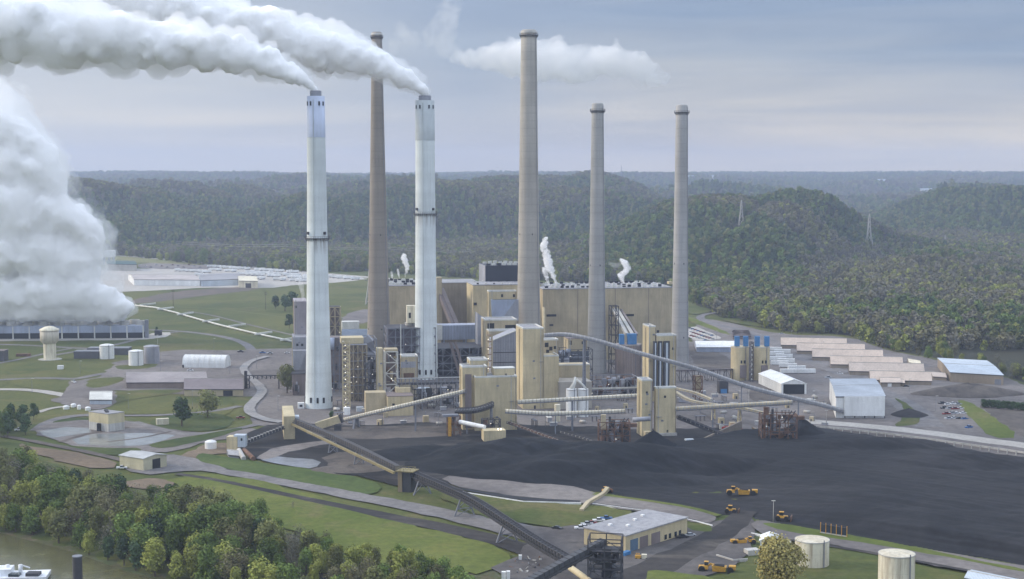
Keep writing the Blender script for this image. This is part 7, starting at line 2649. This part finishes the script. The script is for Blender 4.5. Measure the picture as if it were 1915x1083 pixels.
pylon(1386, 428, 374, 2420, 'pylon on the clearing of the rounded wooded spur')
pylon(1625, 456, 400, 2600, 'pylon in the mouth of the side valley')
pylon(1767, 470, 440, 3000, 'hazy pylon farther up the right slope')
pylon(692, 560, 497, 1700, 'pylon standing left of the brown chimney in the field')
b = AT(1162, 330, 6500)
m = MB().tube([(b.x, b.y, 90), AT(1162, 309, 6500)], 1.2, 4)
whole(m, 'radio_mast', M_steel, 'thin radio mast on the horizon between two chimneys', 'mast')
t = thing('power_line', AT(560, 465, 2200), 'faint power lines crossing in front of the wooded hill', 'power line')
for dz_ in (0, 3.5):
    m = MB()
    pts = [AT(330 + k * 50, 452 + k * 1.3 + dz_ + 3 * math.sin(k * .8) ** 2, 2150) for k in range(12)]
    m.tube(pts, .16, 4)
    part(m, 'wire', M_concp, t)
pole(324, 577, 541, 'wooden utility pole nearest the steam, in the green field', False, .3, M_bark, 2, 'utility_pole', 'utility pole')
pole(497, 579, 546, 'wooden utility pole left of the tree group in the green field', False, .3, M_bark, 2, 'utility_pole', 'utility pole')
R_ = random.Random(21)
for i, (x, y, Y) in enumerate(((1382, 374, 2750), (1732, 341, 6500), (1838, 341, 6500), (1862, 342, 6400), (1650, 338, 7200), (1340, 337, 7500), (1290, 336, 7500), (1900, 345, 6000))):
    p = AT(x, y, Y)
    z = max(float(hill(np.array([p.x]), np.array([p.y]))[0]), 0)
    s = 1.0 + (Y > 4000) * 1.1
    m = MB().box((p.x, p.y, z - 2), 22 * s, 10, 12 + (Y > 4000) * 8)
    t = thing('hill_house', (p.x, p.y, z), 'tiny white building on the far wooded plateau' if i else 'white house in the clearing atop the rounded spur', 'house', 'white buildings dotted on the far plateau' if i else None)
    part(m, 'wall', M_white, t)
    zz_ = z + 10 + (Y > 4000) * 8
    part(MB().add([(p.x - 12 * s, p.y - 6, zz_), (p.x + 12 * s, p.y - 6, zz_), (p.x + 12 * s, p.y + 6, zz_), (p.x - 12 * s, p.y + 6, zz_), (p.x - 12 * s, p.y, zz_ + 5), (p.x + 12 * s, p.y, zz_ + 5)], [(0, 1, 5, 4), (2, 3, 4, 5), (0, 4, 3), (1, 2, 5), (3, 2, 1, 0)]), 'roof', M_roofblue, t)

# small dusty equipment standing about the plant yard, and lamp posts
R_ = random.Random(77)


def make_skid(k):
    t = thing('equipment_skid', (0, 0, 0), 'small dusty equipment skid in the plant yard', 'equipment', 'equipment skids in the plant yard')
    if k == 0:
        part(MB().box((0, 0, .2), 5, 2.4, 2.4), 'housing', M_greymetal, t)
        part(MB().box((0, 0, 2.62), 5.3, 2.7, .2), 'roof', M_tantrim, t)
        part(MB().cyl((1.4, 0, 2.83), .35, 1.6, 10), 'exhaust', M_steel, t)
    elif k == 1:
        part(MB().tube([(-2.4, 0, 1.5), (2.4, 0, 1.5)], 1.1, 14), 'vessel', M_concp, t, True)
        for dx in (-1.5, 1.5):
            part(MB().box((dx, 0, 0), .4, 1.8, .8), 'saddle', M_steel, t)
    elif k == 2:
        part(MB().box((0, 0, 0), 3, 3, 3.6), 'housing', M_tan2, t)
        part(MB().box((0, -1.6, 0), 1, .1, 2.1), 'door', M_dark, t)
        part(MB().tube([(1.8, 0, 0), (1.8, 0, 5.5), (-.5, 0, 5.5)], .2, 6), 'pipe', M_steel, t)
    else:
        m = MB()
        for x_ in (-3, 0, 3):
            m.beam((x_, -1, 0), (x_, -1, 3.4), .14).beam((x_, 1, 0), (x_, 1, 3.4), .14).beam((x_, -1, 3.4), (x_, 1, 3.4), .14)
        part(m, 'frame', M_dark, t)
        for y_ in (-.6, 0, .6):
            part(MB().tube([(-4, y_, 3.6), (4, y_, 3.6)], .22, 6), 'pipe', M_steel, t)
    return t


SK = [make_skid(k) for k in range(4)]
used_ = [False] * 4
spots = []
for k in range(70):
    for _ in range(20):
        x, y = R_.uniform(625, 1560), R_.uniform(738, 806)
        if 860 < x < 970 or 1185 < x < 1270 or (965 < x < 1110 and y < 775) or (1555 < x < 1660):
            continue
        if all((x - a) ** 2 + (2 * (y - b)) ** 2 > 300 for a, b in spots):
            break
    spots.append((x, y))
    q_ = R_.randrange(4)
    o = SK[q_] if not used_[q_] else copy_tree(SK[q_], (0, 0, 0))
    used_[q_] = True
    o.location = G(x, y, .3)
    o.rotation_euler = (0, 0, R_.choice((.17, .17, 1.74, -.6)))
    sc_ = R_.uniform(.7, 1.15)
    o.scale = (sc_, sc_, sc_)
for k, (x, y) in enumerate(((640, 800), (720, 792), (820, 800), (1020, 800), (1095, 795), (1150, 800), (1310, 775), (1380, 760), (1440, 760), (1520, 760), (1700, 735), (1750, 770), (1610, 690), (1540, 660), (1340, 640), (480, 690), (430, 700), (300, 700), (520, 770), (360, 760), (240, 765), (150, 700), (60, 735), (400, 655), (1480, 640))):
    b = G(x, y)
    t = thing('lamp_post', b, 'slim grey lamp post standing in the plant grounds', 'lamp post', 'lamp posts about the plant grounds')
    part(MB().tube([b, (b.x, b.y, 10)], [.14, .08], 6), 'mast', M_steel, t)
    part(MB().box((b.x + .6, b.y, 9.9), 1.6, .4, .2), 'lamp_head', M_tantrim, t)
# ------------------------------------------------------------------ trees one can tell apart
KIND = {}


def tree_proto(kind, var):
    k = (kind, var)
    if k in KIND:
        return KIND[k]
    spec = {'green': (15, 12, 2200, .46, 0), 'yellow': (13, 10.5, 2000, .42, 0), 'olive': (15, 12, 2000, .44, 0), 'brown': (14, 12, 1300, .34, 0), 'grey': (15, 11, 420, .32, 0), 'dark': (15, 11, 1600, .58, .35), 'big': (15, 17, 9500, .38, 0)}[kind]
    s = hash(kind) % 1 + 7 * var + {'green': 1, 'yellow': 20, 'olive': 40, 'brown': 60, 'grey': 80, 'dark': 100, 'big': 140}[kind]
    cm = crown_mesh(kind + '_crown', LEAF['tan' if kind == 'big' else kind], s, spec[0], spec[1], spec[2], spec[3], spec[4], .14, 15)
    tm = trunk_mesh(kind + '_trunk', s, spec[0], spec[1], .25, 9, kind in ('brown', 'grey'), LEAF['grey'] if kind == 'grey' else M_bark)
    KIND[k] = (cm, tm)
    return KIND[k]


def tree(x, y, z, kind, var, h, label, group=None, name=None, wide=1.0):
    cm, tm = tree_proto(kind, var)
    s = h / 15.0
    t = bpy.data.objects.new(name or ('evergreen_tree' if kind == 'dark' else 'bare_tree' if kind == 'grey' else 'broadleaf_tree'), None)
    COL.objects.link(t)
    t.location = (x, y, z)
    t.rotation_euler = (0, 0, RNG.uniform(0, 6.283))
    t.scale = (s * wide, s * wide, s)
    tag(t, label, 'tree', group)
    for nm, me in (('trunk', tm), ('crown', cm)):
        o = bpy.data.objects.new(nm, me)
        COL.objects.link(o)
        o.parent = t
    return t


LBL = {'green': 'green spring tree among the riverside woods', 'yellow': 'fresh yellow-green tree among the riverside woods', 'olive': 'olive-green tree among the riverside woods', 'brown': 'brown budding tree among the riverside woods', 'grey': 'bare grey-twigged tree among the riverside woods', 'dark': 'dark green tree among the riverside woods'}
CANX = [-400, 0, 56, 84, 134, 210, 240, 252, 308, 400, 460, 490, 519, 528, 549, 609, 636, 692, 773, 817, 850, 890, 930]
CANY = [845, 838, 834, 864, 872, 878, 886, 904, 905, 910, 935, 935, 962, 1000, 978, 990, 1014, 1010, 1022, 1042, 1056, 1072, 1100]
R_ = random.Random(33)
placed = []
tries = 0
while len(placed) < 300 and tries < 15000:
    tries += 1
    px, py = (R_.uniform(-120, 560), R_.uniform(860, 1120)) if tries % 5 < 3 else (R_.uniform(480, 930), R_.uniform(1010, 1150))
    p = G(px, py)
    bl_ = float(bankline(np.array([p.x]))[0])
    if bl_ + 1 > p.y:
        continue
    zt_ = -8 + 8 * float(sstep((p.y - bl_) / 38.0))
    h = R_.uniform(10.5, 18) * (1.0 if px < 520 else .85)
    need = np.interp(px, CANX, CANY)
    topy = PR((p.x, p.y, zt_ + h))[1]
    if topy < need - 3:
        continue
    if any((p.x - q[0]) ** 2 + (p.y - q[1]) ** 2 < 5.6 ** 2 for q in placed):
        continue
    placed.append((p.x, p.y))
    w = R_.random()
    zone = float(fbm(np.array([p.x / 26.0]), np.array([p.y / 26.0]), 2)[0]) + R_.uniform(-.16, .16)
    if px > 560:
        k = 'yellow' if w < .5 else 'green' if w < .8 else 'brown' if w < .9 else 'olive'
    elif zone < .42:
        k = 'green' if w < .5 else 'yellow' if w < .9 else 'dark'
    elif zone < .55:
        k = 'olive' if w < .4 else 'green' if w < .6 else 'yellow'
    elif zone < .66:
        k = 'brown' if w < .45 else 'olive' if w < .7 else 'grey'
    else:
        k = 'grey' if w < .5 else 'green' if w < .8 else 'brown'
    tree(p.x, p.y, zt_ - .2, k, R_.randrange(5), h, LBL[k], 'trees of the riverside woods', wide=R_.uniform(.8, 1.2))
for i in range(22):
    px, py = R_.uniform(-60, 66), R_.uniform(785, 832)
    if py > 800 + (60 - px) * .35 + 12:
        continue
    p = G(px, py)
    k = R_.choice(('dark', 'green', 'dark', 'olive'))
    tree(p.x, p.y, 0, k, R_.randrange(3), R_.uniform(10, 15), 'dark tree in the grove at the left edge above the river woods', 'trees of the grove at the left edge')
# single trees
for px, yb, yt, kind, var, wide, lab in ((340, 798, 743, 'dark', 1, 1.25, 'dark wide evergreen standing alone on the lawn, left of the olive one'), (388, 782, 730, 'olive', 1, 1.3, 'rounded olive-brown tree right beside the dark evergreen'),
                                         (537, 736, 683, 'olive', 2, 1.1, 'dull olive tree left of the foot of the left white chimney'), (1453, 1108, 1012, 'big', 0, 1.0, 'big olive tree at the bottom edge left of the near tank'),
                                         (515, 577, 553, 'dark', 0, 1.2, 'dark tree at the left of the field group beyond the mauve tower'), (533, 582, 551, 'dark', 1, 1.2, 'dark tree in the middle of the field group beyond the mauve tower'), (547, 579, 545, 'dark', 2, 1.3, 'tallest dark tree of the field group beyond the mauve tower'),
                                         (541, 614, 587, 'dark', 2, 1.3, 'dark tree nearest the mauve tower, below the field group'), (620, 786, 768, 'dark', 0, 1, 'small dark tree behind the beige conveyor head'), (548, 952, 935, 'grey', 1, .6, 'tiny bare sapling in the bright meadow'),
                                         (293, 619, 611, 'dark', 1, 1.2, 'small dark tree right of the cooling tower end')):
    p = G(px, yb)
    tree(p.x, p.y, 0, kind, var, TOP(p, yt) * 1.02, lab, wide=wide)
for i in range(9):
    px, py = 1840 + i * 9, 764 + i * .8
    p = G(px, py)
    tree(p.x, p.y, 0, 'dark', i % 3, 6.2, 'dark green shrub in the clump above the dry field', 'shrubs above the dry field', name='shrub', wide=1.5)
# trees along the right woodland front
n_ = 0
while n_ < 60:
    px = R_.uniform(1400, 1930)
    e = float(np.interp(px, EDX, EDY))
    p = G(px, e + R_.uniform(-10, 2))
    k = R_.choice(('yellow', 'green', 'olive', 'brown', 'grey', 'yellow'))
    tree(p.x, p.y, 0, k, R_.randrange(3), R_.uniform(8, 14), {'yellow': 'yellow-green', 'green': 'green', 'olive': 'olive', 'brown': 'brownish', 'grey': 'bare grey'}[k] + ' tree on the front edge of the woods behind the warehouses', 'front trees of the woods behind the warehouses')
    n_ += 1
for i in range(26):
    px = 335 + i * 19 + R_.uniform(-8, 8)
    p = G(px, float(np.interp(px, EDX, EDY)) + R_.uniform(-3, 1))
    k = R_.choice(('yellow', 'green', 'olive', 'green'))
    tree(p.x, p.y, 0, k, R_.randrange(3), R_.uniform(12, 20) * (1.4 if 340 < px < 400 else 1), {'yellow': 'yellow-green', 'green': 'green', 'olive': 'olive'}[k] + ' tree at the wood edge behind the freight yard', 'trees at the wood edge behind the freight yard', wide=1.2)

# ------------------------------------------------------------------ steam and haze
S_dense = steam_material('dense_steam', 0.085)
S_mid = steam_material('soft_steam', 0.055)
S_thin = steam_material('thin_steam', 0.018)
S_jet = wisp_material('jet_steam', .9, .16, .34, .6)
M_core = steam_core('steam_core')


def steam(P_, Y, label, seed, core=.75, voxel=1.2, mat=None, **kw):
    a = plume(P_, Y, label, voxel, mat or S_dense, seed=seed, **kw)
    if core:
        b = plume([(p[0], p[1], p[2] * core) for p in P_], Y, '', voxel * 1.25, M_core, seed=seed, name='steam_core', **kw)
        b.parent = a
    return tag(a, label, 'steam')


steam([(592, 176, 7), (588, 165, 12), (572, 152, 19), (540, 134, 30), (497, 116, 42), (440, 101, 51), (370, 90, 60), (290, 84, 66), (200, 72, 80), (100, 60, 90), (0, 50, 98), (-120, 40, 104)], ST1[1].y, 'thick white steam plume drifting left from the left white chimney', 1)
steam([(797, 184, 9), (790, 169, 16), (770, 152, 25), (735, 131, 35), (690, 114, 43), (630, 96, 58), (560, 82, 67), (480, 62, 75), (400, 44, 80), (300, 20, 78), (200, 5, 84), (60, -10, 90)], ST2[1].y, 'thick white steam plume drifting left from the middle white chimney', 2)
# cooling tower steam
Yc = G(120, 636).y + 14
ct = []
R_ = random.Random(5)
steam([(-60, 585, 26), (0, 584, 26), (40, 584, 26), (80, 584, 26), (120, 584, 26), (160, 584, 26), (195, 585, 24), (228, 588, 20), (236, 575, 22), (205, 560, 34), (160, 550, 46), (100, 545, 52), (40, 545, 54), (-60, 545, 60), (-60, 480, 60), (0, 470, 68), (70, 465, 72), (120, 470, 62), (160, 505, 40), (172, 440, 34), (140, 415, 48), (80, 400, 70), (10, 390, 80), (-80, 380, 80), (-60, 320, 70), (0, 315, 74), (60, 330, 62), (105, 352, 36), (80, 290, 40), (30, 250, 50), (-40, 230, 60)],
      Yc, 'huge white steam bank rising from the cooling tower', 3, .78, 1.8, mat=steam_material('bank_steam', .06), puff=9, lump=.55, disp=(.22, .12))
steam([(60, 560, 60), (150, 555, 52), (215, 570, 34), (170, 500, 58), (190, 450, 42), (160, 410, 52), (110, 340, 56), (60, 260, 60), (20, 200, 62)],
      Yc - 6, 'torn translucent fringe along the right side of the cooling tower steam', 24, 0, 2.6, mat=wisp_material('fringe_steam', .05, .035, .40, .68), puff=5, disp=(.4, .25))
steam([(-90, 190, 66), (-20, 170, 52), (20, 200, 46), (60, 250, 42), (90, 300, 30)], Yc + 20, 'thin high veil above the cooling tower steam', 4, 0, 3.0, mat=S_mid, puff=3)
# detached drifting cloud beyond the tallest chimney
S_w1 = wisp_material('drifting_steam', .075, .026, .33, .66)
S_w2 = wisp_material('ragged_steam', .04, .03, .42, .72)
steam([(850, 108, 16), (890, 112, 24), (930, 110, 34), (975, 104, 44), (1020, 110, 52), (1065, 118, 48), (1110, 114, 42), (1150, 112, 42), (1185, 124, 38), (1220, 138, 30), (1242, 150, 18)], 1700, 'soft steam cloud drifting behind the tallest chimney', 6, 0, 3.0, mat=S_w1, puff=5, disp=(.3, .2))
steam([(735, 90, 16), (748, 55, 22), (765, 80, 22), (790, 72, 16)], 1500, 'faint wisp just right of the brown chimney top', 8, 0, 2.5, mat=S_w2, puff=5, disp=(.4, .3))
steam([(800, 75, 20), (820, 40, 24), (838, 15, 24), (850, -5, 20), (830, 92, 24), (860, 105, 22)], 1500, 'faint wisp rising between the middle white and tallest chimneys', 9, 0, 2.5, mat=S_w2, puff=5, disp=(.4, .3))
# small roof jets
Yr = Br.p.y + 25
steam([(1040, 530, 2.7), (1036, 520, 5.4), (1030, 506, 8.8), (1024, 490, 10.8), (1020, 474, 9.5), (1017, 460, 8.1), (1020, 447, 6.1)], Yr, 'tall white steam jet on the roof right of the tallest chimney', 10, 0, .5, mat=S_jet, disp=(.6, .3), puff=5)
steam([(1026, 531, 2.7), (1022, 518, 5.4), (1018, 505, 6.8)], Yr - 4, 'short steam jet at the foot of the tall roof jet', 11, 0, .5, mat=S_jet, disp=(.6, .3))
steam([(1166, 530, 2.7), (1163, 521, 6.1), (1160, 515, 6.8), (1168, 510, 8.1), (1174, 500, 8.1), (1168, 492, 8.1), (1162, 486, 4.1)], Yr, 'curled steam jet on the roof right of the shorter concrete chimney', 12, 0, .5, mat=S_jet, disp=(.6, .3), puff=5)
steam([(1160, 494, 5.4), (1150, 497, 6.8), (1140, 492, 5.4)], Yr, 'thin wisp trailing left of the curled roof jet', 13, 0, .8, mat=S_mid)
steam([(757, 520, 1.6), (760, 508, 3.8), (762, 498, 5.7), (757, 488, 8.1), (755, 480, 6.8)], Yr, 'largest steam jet on the roof left of the middle white chimney', 14, 0, .5, mat=S_jet, disp=(.6, .3), puff=5)
steam([(747, 521, 1.6), (745, 511, 3.0), (744, 504, 2.7)], Yr, 'middle small steam jet on the roof right of the brown chimney', 15, 0, .5, mat=S_jet, disp=(.6, .3))
steam([(734, 521, 1.9), (733, 514, 3.5), (732, 508, 2.7)], Yr, 'leftmost small steam jet on the roof beside the brown chimney', 16, 0, .5, mat=S_jet, disp=(.6, .3))
steam([(566, 563, 3.4), (567, 552, 5.4), (564, 540, 6.8), (562, 528, 6.8)], G(560, 720).y + 5, 'wispy steam vent on the mauve absorber tower', 17, 0, .8, mat=steam_material('vent_steam', .12), puff=4)

HZ = MB().box((0, 6000, -15), 24000, 13400, 340)
hz = HZ.build('haze', None)
hz['kind'] = 'stuff'
hz.data.materials.append(steam_material('haze_air', 9.8e-5, (0.62, 0.72, 0.96), 0.25))
